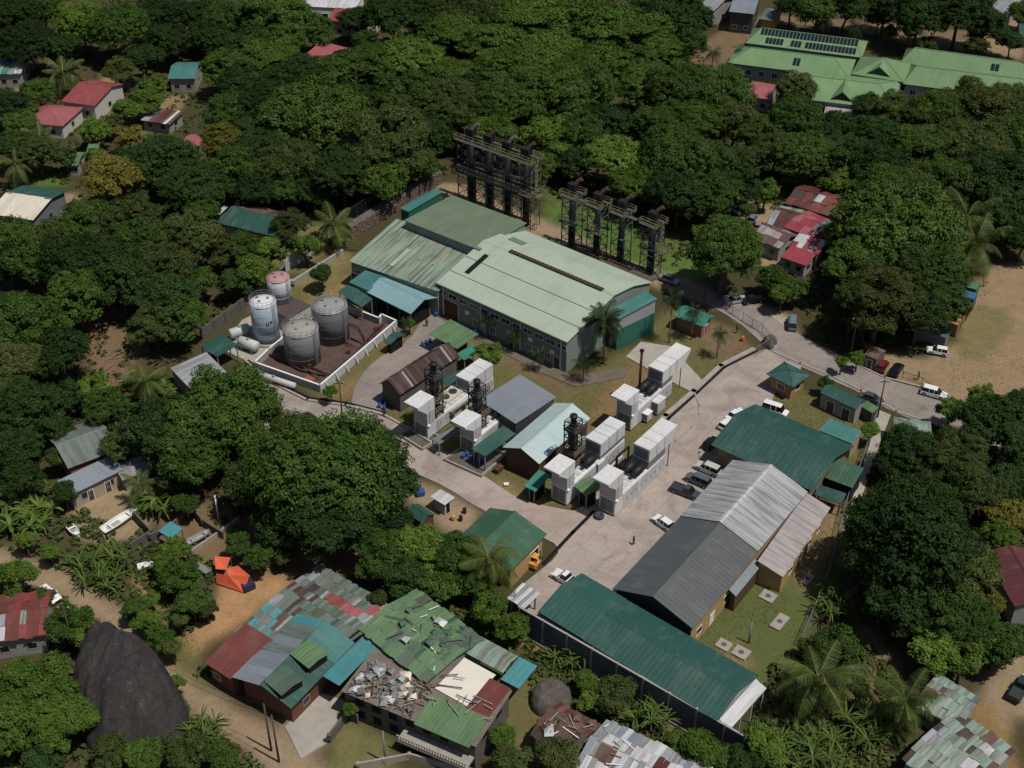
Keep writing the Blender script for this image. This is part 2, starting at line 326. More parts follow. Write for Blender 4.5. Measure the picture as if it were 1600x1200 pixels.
zones = [
 (LAWN, [(480,610),(560,590),(640,500),(720,470),(900,600),(1000,540),(1040,470),(1180,545),(1130,575),(1045,655),(1000,720),(900,800),(800,790),(700,720),(600,650)]),
 (LAWN, [(390,470),(540,390),(560,420),(640,500),(560,600),(500,610),(380,560)]),
 ((128,112,66), [(455,440),(540,395),(545,415),(490,470)]),
 ((150,120,70), [(480,470),(545,430),(575,470),(560,500),(520,480)]),
 (LAWN, [(1170,625),(1215,600),(1290,620),(1345,650),(1370,660),(1330,760),(1300,780),(1250,700)]),
 ((88,98,46), [(1080,1000),(1180,900),(1260,850),(1320,800),(1300,900),(1260,990),(1210,1080),(1140,1120)]),
 ((134,112,76), [(1230,870),(1300,790),(1320,800),(1300,850),(1250,930)]),
 ((134,112,76), [(1120,1010),(1160,985),(1190,1030),(1160,1060)]),
 (SAND, [(1640,395),(1545,420),(1500,470),(1525,525),(1450,555),(1360,545),(1382,592),(1440,607),(1520,640),(1640,670)]),
 ((124,112,70), [(1500,470),(1570,480),(1580,520),(1530,560),(1490,540)]),
 (DIRT, [(-60,838),(50,868),(112,898),(188,954),(252,1003),(302,1043),(402,1116),(545,1205),(425,1212),(332,1136),(264,1066),(180,996),(100,936),(-60,892)]),
 (ORNG, [(200,880),(235,930),(290,990),(330,965),(350,930),(330,890),(360,860),(400,900),(460,880),(470,900),(430,935),(390,965),(330,1010),(300,1045),(250,1005),(222,960)]),
 (BROWN, [(250,800),(330,780),(380,800),(470,840),(480,900),(400,900),(300,890),(260,850)]),
 (BROWN, [(380,800),(600,820),(700,900),(560,900),(420,890)]),
 ((156,134,100), [(105,790),(195,745),(250,770),(230,830),(170,850),(110,840)]),
 ((124,96,72), [(130,490),(210,485),(235,540),(200,590),(160,620),(130,580)]),
 (DIRT, [(440,1130),(500,1080),(540,1100),(520,1150),(470,1180)]),
 (BRIGHT, [(845,295),(900,320),(1000,350),(1110,400),(1095,440),(1040,435),(960,400),(850,345)]),
 (DIRT, [(670,285),(740,290),(860,345),(960,395),(1060,435),(1130,465),(1110,480),(1040,455),(950,420),(840,370),(680,310)]),
 (BROWN, [(1065,90),(1130,40),(1190,20),(1180,60),(1140,105),(1080,115)]),
 (BROWN, [(1170,40),(1330,40),(1420,70),(1600,95),(1600,60),(1450,40),(1200,20)]),
 ((150,122,92), [(1540,15),(1600,5),(1600,90),(1480,75),(1560,45)]),
 (BROWN, [(1100,500),(1140,520),(1170,555),(1130,570),(1080,530)]),
 ((132,104,70), [(960,590),(1010,560),(1030,600),(960,660),(920,690),(940,620)]),
 ((120,108,70), [(1080,320),(1180,280),(1260,280),(1260,330),(1190,380),(1150,340)]),
 (DIRT, [(1170,310),(1210,330),(1240,420),(1190,420),(1160,350)]),
 ((176,160,134), [(1180,480),(1240,500),(1250,540),(1205,545),(1150,500)]),
 ((150,122,92), [(20,130),(80,125),(75,150),(20,150)]), ((150,122,92), [(165,115),(215,120),(205,140),(170,135)]),
 ((140,116,80), [(240,145),(290,150),(280,180),(235,175)]), (LAWN, [(120,175),(230,160),(240,210),(130,220)]),
 (BRIGHT, [(20,270),(100,265),(110,290),(20,285)]), (DIRT, [(70,300),(125,300),(105,355),(65,355)]),
 ((112,104,64), [(380,350),(500,330),(545,370),(470,430),(420,420)]),
 (BROWN, [(1310,985),(1380,985),(1400,1060),(1320,1100),(1300,1040)]),
 ((150,128,100), [(1530,1050),(1600,1000),(1620,1100),(1560,1150),(1530,1110)]), ((140,112,66), [(1500,1090),(1560,1100),(1600,1200),(1540,1200)]),
 ((140,116,84), [(790,960),(830,950),(870,1010),(860,1060),(810,1010)]), (BROWN, [(1000,1110),(1100,1130),(1160,1180),(1060,1170)]),
 ((112,108,60), [(520,1120),(620,1150),(640,1210),(530,1210)]), (LAWN, [(780,1060),(860,1050),(880,1200),(770,1200)]),
 (DIRT, [(640,745),(700,770),(745,798),(735,825),(680,825),(650,790)]), ((150,126,84), [(762,742),(800,770),(845,790),(880,800),(820,795),(770,765)]), ((120,98,72), [(700,500),(760,520),(895,595),(905,615),(840,592),(700,520)]), ((142,110,72), [(556,590),(545,620),(520,612),(600,545),(625,510),(640,520)]),
 (LAWN, [(220,930),(300,980),(340,1080),(300,1060),(240,1000)]),
]
for c, px in zones:
    poly = pxpoly(px); xs = [p[0] for p in poly]; ys = [p[1] for p in poly]
    sel = (X > min(xs) - 6) & (X < max(xs) + 6) & (Y > min(ys) - 6) & (Y < max(ys) + 6)
    m = np.zeros(X.shape); m[sel] = pip(XW[sel], YW[sel], poly)
    for _ in range(2): m = (m + np.roll(m, 1, 0) + np.roll(m, -1, 0) + np.roll(m, 1, 1) + np.roll(m, -1, 1)) / 5
    col = col * (1 - m[..., None]) + lin(c)[None, None] * m[..., None]
Z = (fbm(X, Y, 4, 30) - .5) * .16 - .12
ny, nx = X.shape; V = np.stack([X, Y, Z], -1).reshape(-1, 3)
idx = np.arange(ny * nx).reshape(ny, nx); F = np.stack([idx[:-1, :-1], idx[:-1, 1:], idx[1:, 1:], idx[1:, :-1]], -1).reshape(-1, 4)
gme = mesh_np('ground', V, F, groundmat('soil_and_grass'), True)
ca = gme.attributes.new('soil', 'FLOAT_COLOR', 'POINT')
ca.data.foreach_set('color', np.concatenate([col.reshape(-1, 3), np.ones((ny * nx, 1))], 1).astype(np.float32).ravel())
ground = link('ground', gme); ground['kind'] = 'structure'

def sheet(name, px, z, mat, thick=.25, z_at=0.0):
    pts = [P(u, v, z_at) for u, v in px]; n = len(pts); paved.append([(p.x, p.y) for p in pts])
    tris = tessellate_polygon([[Vector((p.x, p.y, 0)) for p in pts]])
    m = MB(); vs_ = [(p.x, p.y, z) for p in pts] + [(p.x, p.y, z - thick) for p in pts]
    fs = [tuple(t) for t in tris] + [(i, (i + 1) % n, n + (i + 1) % n, n + i) for i in range(n)]
    m.add(vs_, fs); o = m.build(name, mat); o['kind'] = 'structure'; return o
def smooth_px(px, it=2):
    for _ in range(it):
        q = []
        for i in range(len(px)):
            a = px[i]; b = px[(i + 1) % len(px)]
            q += [(a[0] * .75 + b[0] * .25, a[1] * .75 + b[1] * .25), (a[0] * .25 + b[0] * .75, a[1] * .25 + b[1] * .75)]
        px = q
    return px
PAVE = pavemat('yard_concrete', rgb(168, 154, 145), rgb(116, 104, 96), .75, (6.5, 4.8))
PAVE2 = pavemat('road_concrete', rgb(146, 136, 128), rgb(106, 98, 92), .5, (9, 3.2))
PAVE3 = pavemat('pale_slab', rgb(168, 160, 150), rgb(124, 116, 108), .5)
sheet('road', smooth_px([(1110,455),(1180,474),(1240,520),(1330,563),(1382,592),(1440,607),(1520,640),(1640,675),(1640,720),(1520,690),(1462,666),(1400,647),(1345,614),(1290,590),(1240,568),(1205,552),(1190,535),(1150,500),(1095,470)], 1), .02, PAVE2)
sheet('yard_pavement', smooth_px([(1185,545),(1128,576),(1045,652),(1010,692),(975,730),(940,760),(905,800),(862,792),(815,783),(760,746),(700,708),(640,672),(600,650),(540,635),(480,627),(430,602),(385,566),(365,575),(385,605),(430,645),(540,672),(640,735),(700,762),(745,793),(800,815),(845,838),(872,852),(872,868),(838,896),(805,922),(815,952),(850,965),(915,940),(985,935),(1060,860),(1120,800),(1150,740),(1160,700),(1200,640),(1215,605),(1262,574),(1225,548)], 1), .012, PAVE)
sheet('service_drive', smooth_px([(548,636),(600,652),(603,606),(632,578),(668,556),(700,545),(730,510),(712,478),(660,498),(640,532),(600,553),(572,576),(553,606)], 1), .008, PAVE2)
sheet('loading_apron', [(978,557),(1001,534),(1048,541),(1100,597),(1082,613),(1030,586)], .016, PAVE3)
sheet('hall_apron', [(690,478),(895,588),(985,572),(975,590),(900,604),(840,580),(676,492)], .010, plain('worn_apron', rgb(112, 100, 88), .95, .25, .5))
sheet('lane', [(1372,640),(1392,648),(1372,700),(1342,790),(1328,830),(1315,830),(1338,760),(1360,690)], .014, PAVE3)
sheet('house_forecourt', [(445,1135),(500,1082),(540,1095),(512,1160),(470,1185)], .016, PAVE3)
# kerbs and drains along the yard
def strip(name, px, w, h, mat, z0=0.0, label=None, cat=None):
    m = MB(); pts = [P(u, v) for u, v in px]
    for a, b in zip(pts, pts[1:]):
        d = (b - a).normalized(); e = d * (w / 2)
        m.bar(a - e + Vector((0, 0, z0 + h / 2)), b + e + Vector((0, 0, z0 + h / 2)), w, h)
    o = m.build(name, mat)
    if label: tag(o, label, cat)
    else: o['kind'] = 'structure'
    return o
strip('kerb', [(1176,547),(1126,572),(1084,612),(1040,650),(1012,682)], .9, .28, CONC)
strip('drain', [(1182,549),(1132,574),(1090,613),(1046,653),(1018,684)], .5, .06, DARKIN)
strip('drain', [(927,800),(895,832),(850,880)], .6, .05, DARKIN)
strip('kerb', [(385,566),(430,601),(480,626),(540,634),(600,649),(640,671),(690,702)], .45, .3, CONC)
strip('drain', [(388,563),(434,597),(482,621),(542,629),(602,644)], .35, .05, DARKIN)
strip('kerb', [(1085,614),(1093,634),(1092,648),(1080,668),(1055,690),(1040,710)], .25, .16, CONC)
strip('kerb', [(1098,700),(1093,708),(1096,720),(1112,738),(1130,745)], .35, .18, CONC)
strip('kerb', [(1205,548),(1250,568),(1300,588),(1345,610),(1400,643),(1462,663)], .35, .16, CONC)
strip('kerb', [(1318,560),(1382,590),(1440,605),(1510,634)], .35, .16, CONC)
# ------------------------------------------------------------------ building kit
def rect(px4, z, z2=None):
    A, B, Cc, D = [P(u, v, q) for (u, v), q in zip(px4, (z, z, z if z2 is None else z2, z if z2 is None else z2))]
    d = ((B - A) + (Cc - D)); d.z = 0; d.normalize(); n = Vector((-d.y, d.x, 0)); flip = 1
    if (D - A + Cc - B).dot(n) < 0: d = -d; n = -n; flip = -1
    L = abs((B - A).dot(d) + (Cc - D).dot(d)) / 2; W = ((D - A).dot(n) + (Cc - B).dot(n)) / 2
    c = (A + B + Cc + D) / 4
    return Vector((c.x, c.y, 0)), math.atan2(d.y, d.x), L, W, flip
def roof_mesh(m, prof, L, thick=.1, ribs=.75, rib_h=.016, x0=None, x1=None):
    x0 = -L / 2 if x0 is None else x0; x1 = L / 2 if x1 is None else x1
    xs = [(x0, 0.0)]
    if ribs:
        k = max(1, int((x1 - x0) / ribs)); step = (x1 - x0) / k; w = .05
        for i in range(k):
            c = x0 + (i + .5) * step; xs += [(c - 2 * w, 0), (c - w, rib_h), (c + w, rib_h), (c + 2 * w, 0)]
    xs.append((x1, 0.0)); n = len(prof); vs_ = []; fs = []
    for (x, dz) in xs:
        for (y, z) in prof: vs_.append((x, y, z + dz))
    for i in range(len(xs) - 1):
        for j in range(n - 1): fs.append((i*n+j, (i+1)*n+j, (i+1)*n+j+1, i*n+j+1))
    o = len(vs_)
    for x in (x0, x1):
        for (y, z) in prof: vs_.append((x, y, z - thick))
    for j in range(n - 1): fs.append((o+j, o+j+1, o+n+j+1, o+n+j))
    last = (len(xs) - 1) * n
    for j in range(n - 1): fs.append((j, j+1, o+j+1, o+j)); fs.append((last+j+1, last+j, o+n+j, o+n+j+1))
    fs.append((0, o) + tuple([o + n]) + tuple(range(last, -1, -n)))
    fs.append(tuple(range(n - 1, last + n, n)) + (o + 2*n - 1, o + n - 1))
    m.add(vs_, fs); return m
class Bld: pass
def profile(kind, W, z, rise, off=.5):
    if kind == 'gable': return [(-W/2, z), (-W/2 + W*off, z + rise), (W/2, z)]
    if kind == 'mono': return [(-W/2, z), (W/2, z + rise)]
    if kind == 'arch': return [(-W/2, z), (-W/2 + W*off*.5, z + rise*.5), (-W/2 + W*off, z + rise), (W/2 - W*(1-off)*.5, z + rise*.7), (W/2, z)]
def zat(prof, y):
    for (a, b), (c, d) in zip(prof, prof[1:]):
        if y <= c: return b + (d - b) * (y - a) / (c - a)
    return prof[-1][1]
def building(name, label, cat, px4, z, roof, wall=None, kind='gable', rise=1.6, off=.5, over=.45, ribs=.75, group=None, wins=(), doors=(),
             cap=True, base=0.0, posts=0, post_mat=None, z_floor=0.0, hipin=None, wall_in=None, thick=.1):
    c, a, L, W, flip = rect(px4, z, z + rise if kind == 'mono' else None)
    t = thing(name, label, cat, c, a, group); b = Bld(); b.root = t; b.L = L; b.W = W; b.flip = flip; b.z = z; b.rise = rise
    rm = RF[roof] if isinstance(roof, str) else roof
    if kind == 'hip':
        h = W * .5 if hipin is None else hipin; h = min(h, L / 2 - .05); m = MB()
        top = [(-L/2,-W/2,z),(L/2,-W/2,z),(L/2,W/2,z),(-L/2,W/2,z),(-L/2+h,0,z+rise),(L/2-h,0,z+rise)]
        low = [(x, y, q - thick) for x, y, q in top]
        m.add(top + low, [(0,1,5,4),(1,2,5),(2,3,4,5),(3,0,4),(6,10,11,7),(7,11,8),(8,11,10,9),(9,10,6),(0,6,7,1),(1,7,8,2),(2,8,9,3),(3,9,6,0)])
        b.roof = m.build('roof', rm, t); prof = [(-W/2, z), (0, z), (W/2, z)]
        if cap:
            m = MB(); m.bar((-L/2+h-.1, 0, z+rise+.03), (L/2-h+.1, 0, z+rise+.03), .35, .08)
            for sx in (-1, 1):
                for sy in (-1, 1): m.bar((sx*(L/2-h), 0, z+rise+.02), (sx*L/2, sy*W/2, z+.02), .25, .07)
            m.build('ridge_cap', rm, b.roof)
    else:
        prof = profile(kind, W, z, rise, off)
        b.roof = roof_mesh(MB(), prof, L, thick, ribs).build('roof', rm, t)
        if cap and kind in ('gable', 'arch'):
            k = prof[1] if kind == 'gable' else prof[2]
            s1 = (k[1] - prof[0][1]) / (k[0] - prof[0][0]); s2 = (prof[-1][1] - k[1]) / (prof[-1][0] - k[0]); w = .28
            m = MB(); m.prism([(k[0]-w, k[1]-w*s1+.04), (k[0], k[1]+.075), (k[0]+w, k[1]+w*s2+.04), (k[0], k[1]+.03)], 'x', -L/2-.02, L/2+.02)
            m.build('ridge_cap', rm, b.roof)
    b.prof = prof; i = over if wall_in is None else wall_in; lx = L/2 - i; ly = W/2 - i; b.lx, b.ly = lx, ly
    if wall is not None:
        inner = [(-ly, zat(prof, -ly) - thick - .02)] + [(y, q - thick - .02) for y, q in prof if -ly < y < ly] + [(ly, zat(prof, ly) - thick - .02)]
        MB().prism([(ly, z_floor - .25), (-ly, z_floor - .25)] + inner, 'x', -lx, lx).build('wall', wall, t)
    if posts:
        pm = post_mat or STEEL
        for s in (-1, 1):
            for k in range(posts):
                x = -lx + 2 * lx * k / max(1, posts - 1); zt = zat(prof, s * ly) - thick
                MB().box(x-.09, x+.09, s*ly-.09, s*ly+.09, z_floor - .2, zt).build('post', pm, t)
    for w in wins: window(b, *w)
    for d in doors: door(b, *d)
    return b
def side_xf(b, side, pos):
    """(location, rotation) of a wall feature; pos runs from 0 to 1 along the wall in the A-B / A-D direction"""
    if side in ('ab', 'dc'):
        x = (-b.lx + 2 * b.lx * pos) * b.flip
        return ((x, -b.ly, 0), 0.0) if side == 'ab' else ((x, b.ly, 0), math.pi)
    y = -b.ly + 2 * b.ly * pos; s = (1 if side == 'bc' else -1) * b.flip
    return ((s * b.lx, y, 0), math.pi / 2 if s > 0 else -math.pi / 2)
def window(b, side, pos, z0, w, h, mat=None, frame=None, n=1):
    (x, y, _), r = side_xf(b, side, pos)
    m = MB(); e = .09; f = .06
    for (x0, x1, a0, a1) in ((-w/2-e, w/2+e, z0-e, z0), (-w/2-e, w/2+e, z0+h, z0+h+e), (-w/2-e, -w/2, z0, z0+h), (w/2, w/2+e, z0, z0+h)): m.box(x0, x1, -f, .05, a0, a1)
    for k in range(1, n): q = -w/2 + w*k/n; m.box(q-.03, q+.03, -f*.8, .05, z0, z0+h)
    o = m.build('window', frame or WHITE, b.root, loc=(x, y, 0), rot=(0, 0, r))
    MB().box(-w/2, w/2, -.012, .04, z0, z0+h).build('pane', mat or GLASS, o)
    return o
def door(b, side, pos, w, h, mat=None, z0=0.0):
    (x, y, _), r = side_xf(b, side, pos); m = MB(); e = .1
    m.box(-w/2-e, -w/2, -.06, .05, z0, z0+h+e); m.box(w/2, w/2+e, -.06, .05, z0, z0+h+e); m.box(-w/2, w/2, -.06, .05, z0+h, z0+h+e)
    o = m.build('door_frame', WHITE, b.root, loc=(x, y, 0), rot=(0, 0, r))
    MB().box(-w/2, w/2, -.02, .04, z0, z0+h).build('door', mat or DGREY, o); return o
UNIT = {}
def unit_sheet(mat, w, l):                                    # one corrugated sheet, shared between sheets of the same coat and size
    w = round(w * 10) / 10; l = round(l * 4) / 4; key = (mat.name, w, l)
    if key not in UNIT:
        n = 6; vs_ = []; fs = []
        for i in range(n * 2 + 1):
            x = (-.5 + i / (n * 2)) * w; dz = .022 if i % 2 else 0.0
            vs_ += [(x, -l/2, dz), (x, l/2, dz)]
        for i in range(n * 2): fs.append((i*2, i*2+2, i*2+3, i*2+1))
        k = len(vs_); vs_ += [(-w/2,-l/2,-.03),(w/2,-l/2,-.03),(w/2,l/2,-.03),(-w/2,l/2,-.03)]
        fs += [(k, k+3, k+2, k+1), (0, 1, k+3, k), (n*4, k+1, k+2, n*4+1)]
        me = bpy.data.meshes.new('roof_sheet'); me.from_pydata(vs_, [], fs); me.materials.append(mat); UNIT[key] = me
    return UNIT[key]
def sheets(b, seed, palette, w=1.5, rows=2, keep=.95, zones=None, slopes=None, jit=.05, mix=False):
    """cover the slopes of a roof with single sheets of mixed colour; zones pin the colour of a region (u0,u1,v0,v1,colour)"""
    r = random.Random(seed); prof = b.prof
    for si, ((y0, z0), (y1, z1)) in enumerate(zip(prof, prof[1:])):
        if slopes is not None and si not in slopes: continue
        ln = math.hypot(y1 - y0, z1 - z0); an = math.atan2(z1 - z0, y1 - y0); nx_ = max(1, round(b.L / w)); sw = b.L / nx_
        for i in range(nx_):
            for j in range(rows):
                if r.random() > keep: continue
                u = (i + .5) / nx_; v = (j + .5) / rows; cname = None; sl_ = r.uniform(.9, 1.25) if rows > 1 else 1.02
                gu = u if b.flip > 0 else 1 - u; gv = ((y0 + (y1 - y0) * v) + b.W / 2) / b.W
                for zn in zones or ():
                    if zn[0] <= gu <= zn[1] and zn[2] <= gv <= zn[3]: cname = zn[4]
                if cname == 'none': continue
                pal = cname if isinstance(cname, (list, tuple)) else [cname] if cname else palette
                q = .5 + .5 * math.sin(gu * 9.1 + seed * 1.7 + 2.3 * math.sin(gv * 5.3 + seed)) * math.cos(gv * 7.7 + seed * .9 + gu * 4.1)
                cname = pal[min(len(pal) - 1, int((q * .75 + r.random() * .25) * len(pal)))]
                if mix: cname = r.choice(pal)
                if r.random() < .06: cname = r.choice(palette)
                me = unit_sheet(RF[cname], sw * r.choice((1.0, 1.15)), max(.5, ln / rows * sl_)); lift = .06 + .03 * ((i + j) % 3) + r.random() * .03
                o = link('roof_sheet', me, b.root, (b.L * (u - .5), y0 + (y1-y0)*v - math.sin(an)*lift, z0 + (z1-z0)*v + math.cos(an)*lift),
                         (an + r.uniform(-.015, .015), r.uniform(-.02, .02), r.uniform(-jit, jit)))
def loose(b, kind, n, seed, region, mats, lmin, lmax, zbase):
    """timber battens or bent sheets lying on a roof or slab: each one a piece"""
    r = random.Random(seed)
    for k in range(n):
        x = (region[0] + (region[1] - region[0]) * r.random() - .5) * b.L * b.flip; y = (region[2] + (region[3] - region[2]) * r.random() - .5) * b.W
        l = r.uniform(lmin, lmax); a = r.choice((0, math.pi / 2)) + r.gauss(0, .45); z = zbase + (zat(b.prof, y) if zbase < 2 else 0) + r.uniform(.1, .4)
        m = MB()
        if kind == 'batten': m.box(-l/2, l/2, -.06, .06, -.04, .04)
        else: m.add([(-l/2,-l/3,0),(l/2,-l/3,.1),(l/2,l/3,.35),(-l/2,l/3,0),(0,0,.5),(0,-l/3,.45),(-l/2,-l/3,-.05),(l/2,-l/3,.05),(l/2,l/3,.3),(-l/2,l/3,-.05)], [(0,5,4,3),(5,1,2,4),(4,2,3),(6,9,8,7)])
        m.build(kind, r.choice(mats), b.root, loc=(x, y, z), rot=(r.gauss(0, .1), r.gauss(0, .12), a))
# ------------------------------------------------------------------ power station halls
w = [('ab', .03 + .085 * k, 4.6, 1.9, .9, None, None, 2) for k in range(12)] + [('ab', .30 + .14 * k, 1.0, 1.2, 1.3, None, None, 2) for k in range(5)]
hall = building('power_hall', 'largest hall, pale mint gable roof with a long dark ridge vent', 'hall', [(682,444),(894,536),(1012,440),(817,357)], 6.9, 'mint', HALLW,
    'arch', 3.1, .53, .35, .8, wins=w, doors=[('ab', .10, 3.6, 3.9, RUSTM), ('ab', .37, 1.1, 2.2, WHITE), ('ab', .58, 1.1, 2.2), ('ab', .93, 1.3, 2.4, DGREY), ('ab', .77, 1.2, 2.3)])
L_ = hall.L; zr = 6.9 + 3.1; yr = -hall.W / 2 + hall.W * .53
m = MB(); m.box(-9, 13.2, yr - .45, yr + .45, zr + .06, zr + .22)
for k in range(23): m.box(-9 + k * .98, -9 + k * .98 + .1, yr - .5, yr + .5, zr + .22, zr + .3)
m.build('ridge_vent', plain('rusted_vent', rgb(70, 54, 48), .9, .3, 1.5), hall.roof)
def on_slope(b, x, y, l, w_, name, mat, dz=.07, parent=None):        # flat panel on the front slope, l along x, w_ along the slope
    z0 = zat(b.prof, y - w_ / 2); z1 = zat(b.prof, y + w_ / 2); a = math.atan2(z1 - z0, w_); s = math.hypot(z1 - z0, w_)
    return MB().box(-l/2, l/2, -s/2, s/2, 0, .05).build(name, mat, parent or b.roof, loc=(x, y, (z0 + z1) / 2 + dz), rot=(a, 0, 0))
on_slope(hall, -12.3 * hall.flip, -5.3, 1.1, 6.0, 'roof_opening', DARKIN)
on_slope(hall, -11.2 * hall.flip, 5.6, 3.6, 1.6, 'roof_light', RF['olive'])
m = MB()
for k, yy in enumerate((-4.6, -9.2)):                                   # lapped sheet joints along the long slope
    m.bar((-L_/2 + .1, yy, zat(hall.prof, yy) + .07), (L_/2 - .1, yy, zat(hall.prof, yy) + .07), .1, .05)
m.build('lap_joint', RF['olive'], hall.roof)
for k in range(5): MB().box(-.45, .45, -.4, 0, 0, .7).build('air_conditioner', WHITE, hall.root, loc=((-8 + 5.1 * k) * hall.flip, -hall.ly - .02, 2.9 + .5 * (k % 2)))
for k in range(4): MB().bar((0, 0, 0), (0, 0, 6.4), .14).build('downpipe', WHITE, hall.root, loc=((-15 + 10 * k) * hall.flip * .95, -hall.ly - .09, 0))
MB().bar((-L_/2, -hall.W/2 - .1, 6.85), (L_/2, -hall.W/2 - .1, 6.85), .2, .16).build('gutter', RF['olive'], hall.root)
low = building('low_hall', 'stained mint lean-to hall roof with rusty streaks beside the largest hall', 'hall', [(539,402),(688,461),(752,380),(625,347)], 5.9, 'mint_stained', HALLW,
    'mono', 2.0, .5, .35, .8, wins=[('ab', .08 + .12 * k, 3.4, 1.3, .9) for k in range(3)], doors=[('ab', .05, 2.4, 3.2), ('ab', .8, 2.8, 3.4, DARKIN)])
for k, (x, c) in enumerate(((-.10, 'mint'), (.08, 'rust'), (.24, 'rust'))):
    on_slope(low, x * low.L * low.flip, 1.5 if k else -2.5, .55 if k else 1.0, 6, 'patch_sheet', roofmat('rust_streak_sheet', rgb(158, 152, 120), rgb(140, 104, 70), .8) if k else RF[c], .08)
for k in (-.13, .19):
    m = MB(); m.bar((k * low.L * low.flip, -low.W/2 + .1, zat(low.prof, -low.W/2 + .1) + .08), (k * low.L * low.flip, low.W/2 - .2, zat(low.prof, low.W/2 - .2) + .08), .16, .1); m.build('roof_joint', DGREY, low.roof)
building('upper_hall', 'olive flat-pitched hall roof standing highest, next to the exhaust frame', 'hall', [(632,345),(741,387),(832,352),(705,304)], 9.6, 'olive', PALEG, 'mono', -.7, .5, .3, .8)
building('annexe', 'small sea-teal box annexe at the far left corner of the halls', 'annexe', [(627,326),(640,332),(690,299),(676,294)], 6.4, 'sea', TEALW, 'mono', .3, .5, .15, .8)
hb = building('end_bay', 'sea-teal lean-to bay with grey and green cladding on the hall\'s right end', 'annexe', [(953,492),(971,502),(1022,464),(1000,450)], 6.9, 'sea', plain('grey_cladding', rgb(150, 154, 156), .6, .08, .5), 'mono', .5, .5, .25, .8)
GLW = MB().box(-hb.lx - .06, hb.lx + .06, -hb.ly - .06, hb.ly + .06, -.2, 4.3).build('green_cladding', TEALW, hb.root)
for k in range(6): MB().box(-hb.lx + 2 * hb.lx * (k + .5) / 6 - .05, -hb.lx + 2 * hb.lx * (k + .5) / 6 + .05, -hb.ly - .1, hb.ly + .1, 0, 4.25).build('cladding_rib', TEALW, GLW)
# ---- canopies in front of the low hall
building('canopy', 'light blue gable canopy in front of the low stained hall', 'canopy', [(572,457),(645,491),(682,464),(615,430)], 4.2, 'lblue', DARKIN, 'gable', 1.3, .5, .4, .6, posts=4, wall_in=1.3)  # inset near-black block paints the shade under this open canopy
building('canopy', 'sea-teal upper canopy left of the light blue one', 'canopy', [(544,441),(574,453),(609,430),(580,416)], 4.6, 'sea', PALEG, 'mono', .7, .5, .3, .6, posts=3)
building('canopy', 'dark teal lower canopy beside the fuel tank bund', 'canopy', [(529,456),(563,479),(584,468),(545,442)], 3.4, 'teal', None, 'mono', .6, .5, .25, .6, posts=3)
building('canopy', 'leaf green square canopy between rusty shed and halls', 'canopy', [(669,521),(715,546),(747,521),(704,499)], 3.6, 'green', DARKIN, 'mono', .5, .5, .3, .6, posts=3, wall_in=1.6)  # the near-black inner block is painted under-roof shade, not walling
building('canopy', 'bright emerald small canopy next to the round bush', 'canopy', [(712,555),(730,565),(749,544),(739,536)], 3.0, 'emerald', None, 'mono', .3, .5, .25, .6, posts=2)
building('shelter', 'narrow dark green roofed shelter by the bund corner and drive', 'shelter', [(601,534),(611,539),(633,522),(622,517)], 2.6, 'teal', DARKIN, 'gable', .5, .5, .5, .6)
rs = building('workshop_shed', 'rusty striped corrugated shed with weathered grey walls', 'shed', [(623,621),(713,556),(690,541),(594,596)], 4.0, 'darkrust', DCONC, 'gable', 1.9, .5, .35, .6)
sheets(rs, 3, ['darkrust', 'pinkgrey', 'darkrust', 'rust', 'darkrust'], .5, 1, 1, slopes=(0,), jit=.01, mix=True)
sheets(rs, 4, ['darkrust', 'darkrust', 'rust', 'darkrust', 'pinkgrey'], .6, 1, 1, slopes=(1,), jit=.01, mix=True)
building('canopy', 'dark green roof between rusty shed and white generator box', 'canopy', [(689,598),(706,607),(724,584),(716,576)], 3.2, 'teal', None, 'mono', .4, .5, .2, .6, posts=2)
building('machine_house', 'blue-grey metal roof machine house between generator stacks', 'machine house', [(753,628),(806,662),(869,620),(808,582)], 5.0, 'bluegrey', DGREY, 'mono', .7, .5, .3, 1.2, doors=[('ab', .3, 2.2, 2.6), ('ab', .7, 2.2, 2.6, DARKIN)])
building('store_house', 'pale aqua gable roofed store with brown boarded walls', 'store', [(841,726),(921,655),(868,628),(787,698)], 4.2, 'aqua', BROWNW, 'gable', 1.5, .5, .35, 1.0, wins=[('ab', .3, 1.2, 1.2, 1.0), ('ab', .7, 1.2, 1.2, 1.0)])
building('canopy', 'dark green canopy over blue drums by the second generator tower', 'canopy', [(740,702),(761,716),(803,675),(782,664)], 3.4, 'teal', None, 'mono', .5, .5, .25, .6, posts=3)
building('canopy', 'emerald lean-to left of the third generator tower', 'canopy', [(817,758),(837,769),(860,741),(843,735)], 3.1, 'emerald', DARKIN, 'mono', .5, .5, .2, .6, posts=2, wall_in=.7)  # black inset block added as painted shade below the lean-to roof
building('canopy', 'leaf green shade roof between third and fourth generator towers', 'canopy', [(900,762),(918,777),(938,758),(918,740)], 3.4, 'green', DARKIN, 'mono', .4, .5, .2, .6, posts=2, wall_in=.7)  # black inset block added as painted shade beneath the roof
building('lean_to', 'flat blue-grey lean-to roof at the white generator box end', 'canopy', [(905,697),(922,703),(948,683),(925,664)], 3.0, 'bluegrey', None, 'mono', .3, .5, .2, .8, posts=2)
building('canopy', 'low grey flat roof between first and second generator towers', 'canopy', [(676,688),(689,696),(716,673),(706,665)], 2.6, 'greyg', None, 'mono', .15, .5, .15, None, posts=2)
gh = building('store_house', 'mid green gable roofed store beside the yellow forklift', 'store', [(800,891),(856,832),(764,795),(705,850)], 4.2, 'grass', TAN, 'gable', 1.6, .55, .5, .8, doors=[('ab', .75, 2.0, 2.6, DARKIN)])
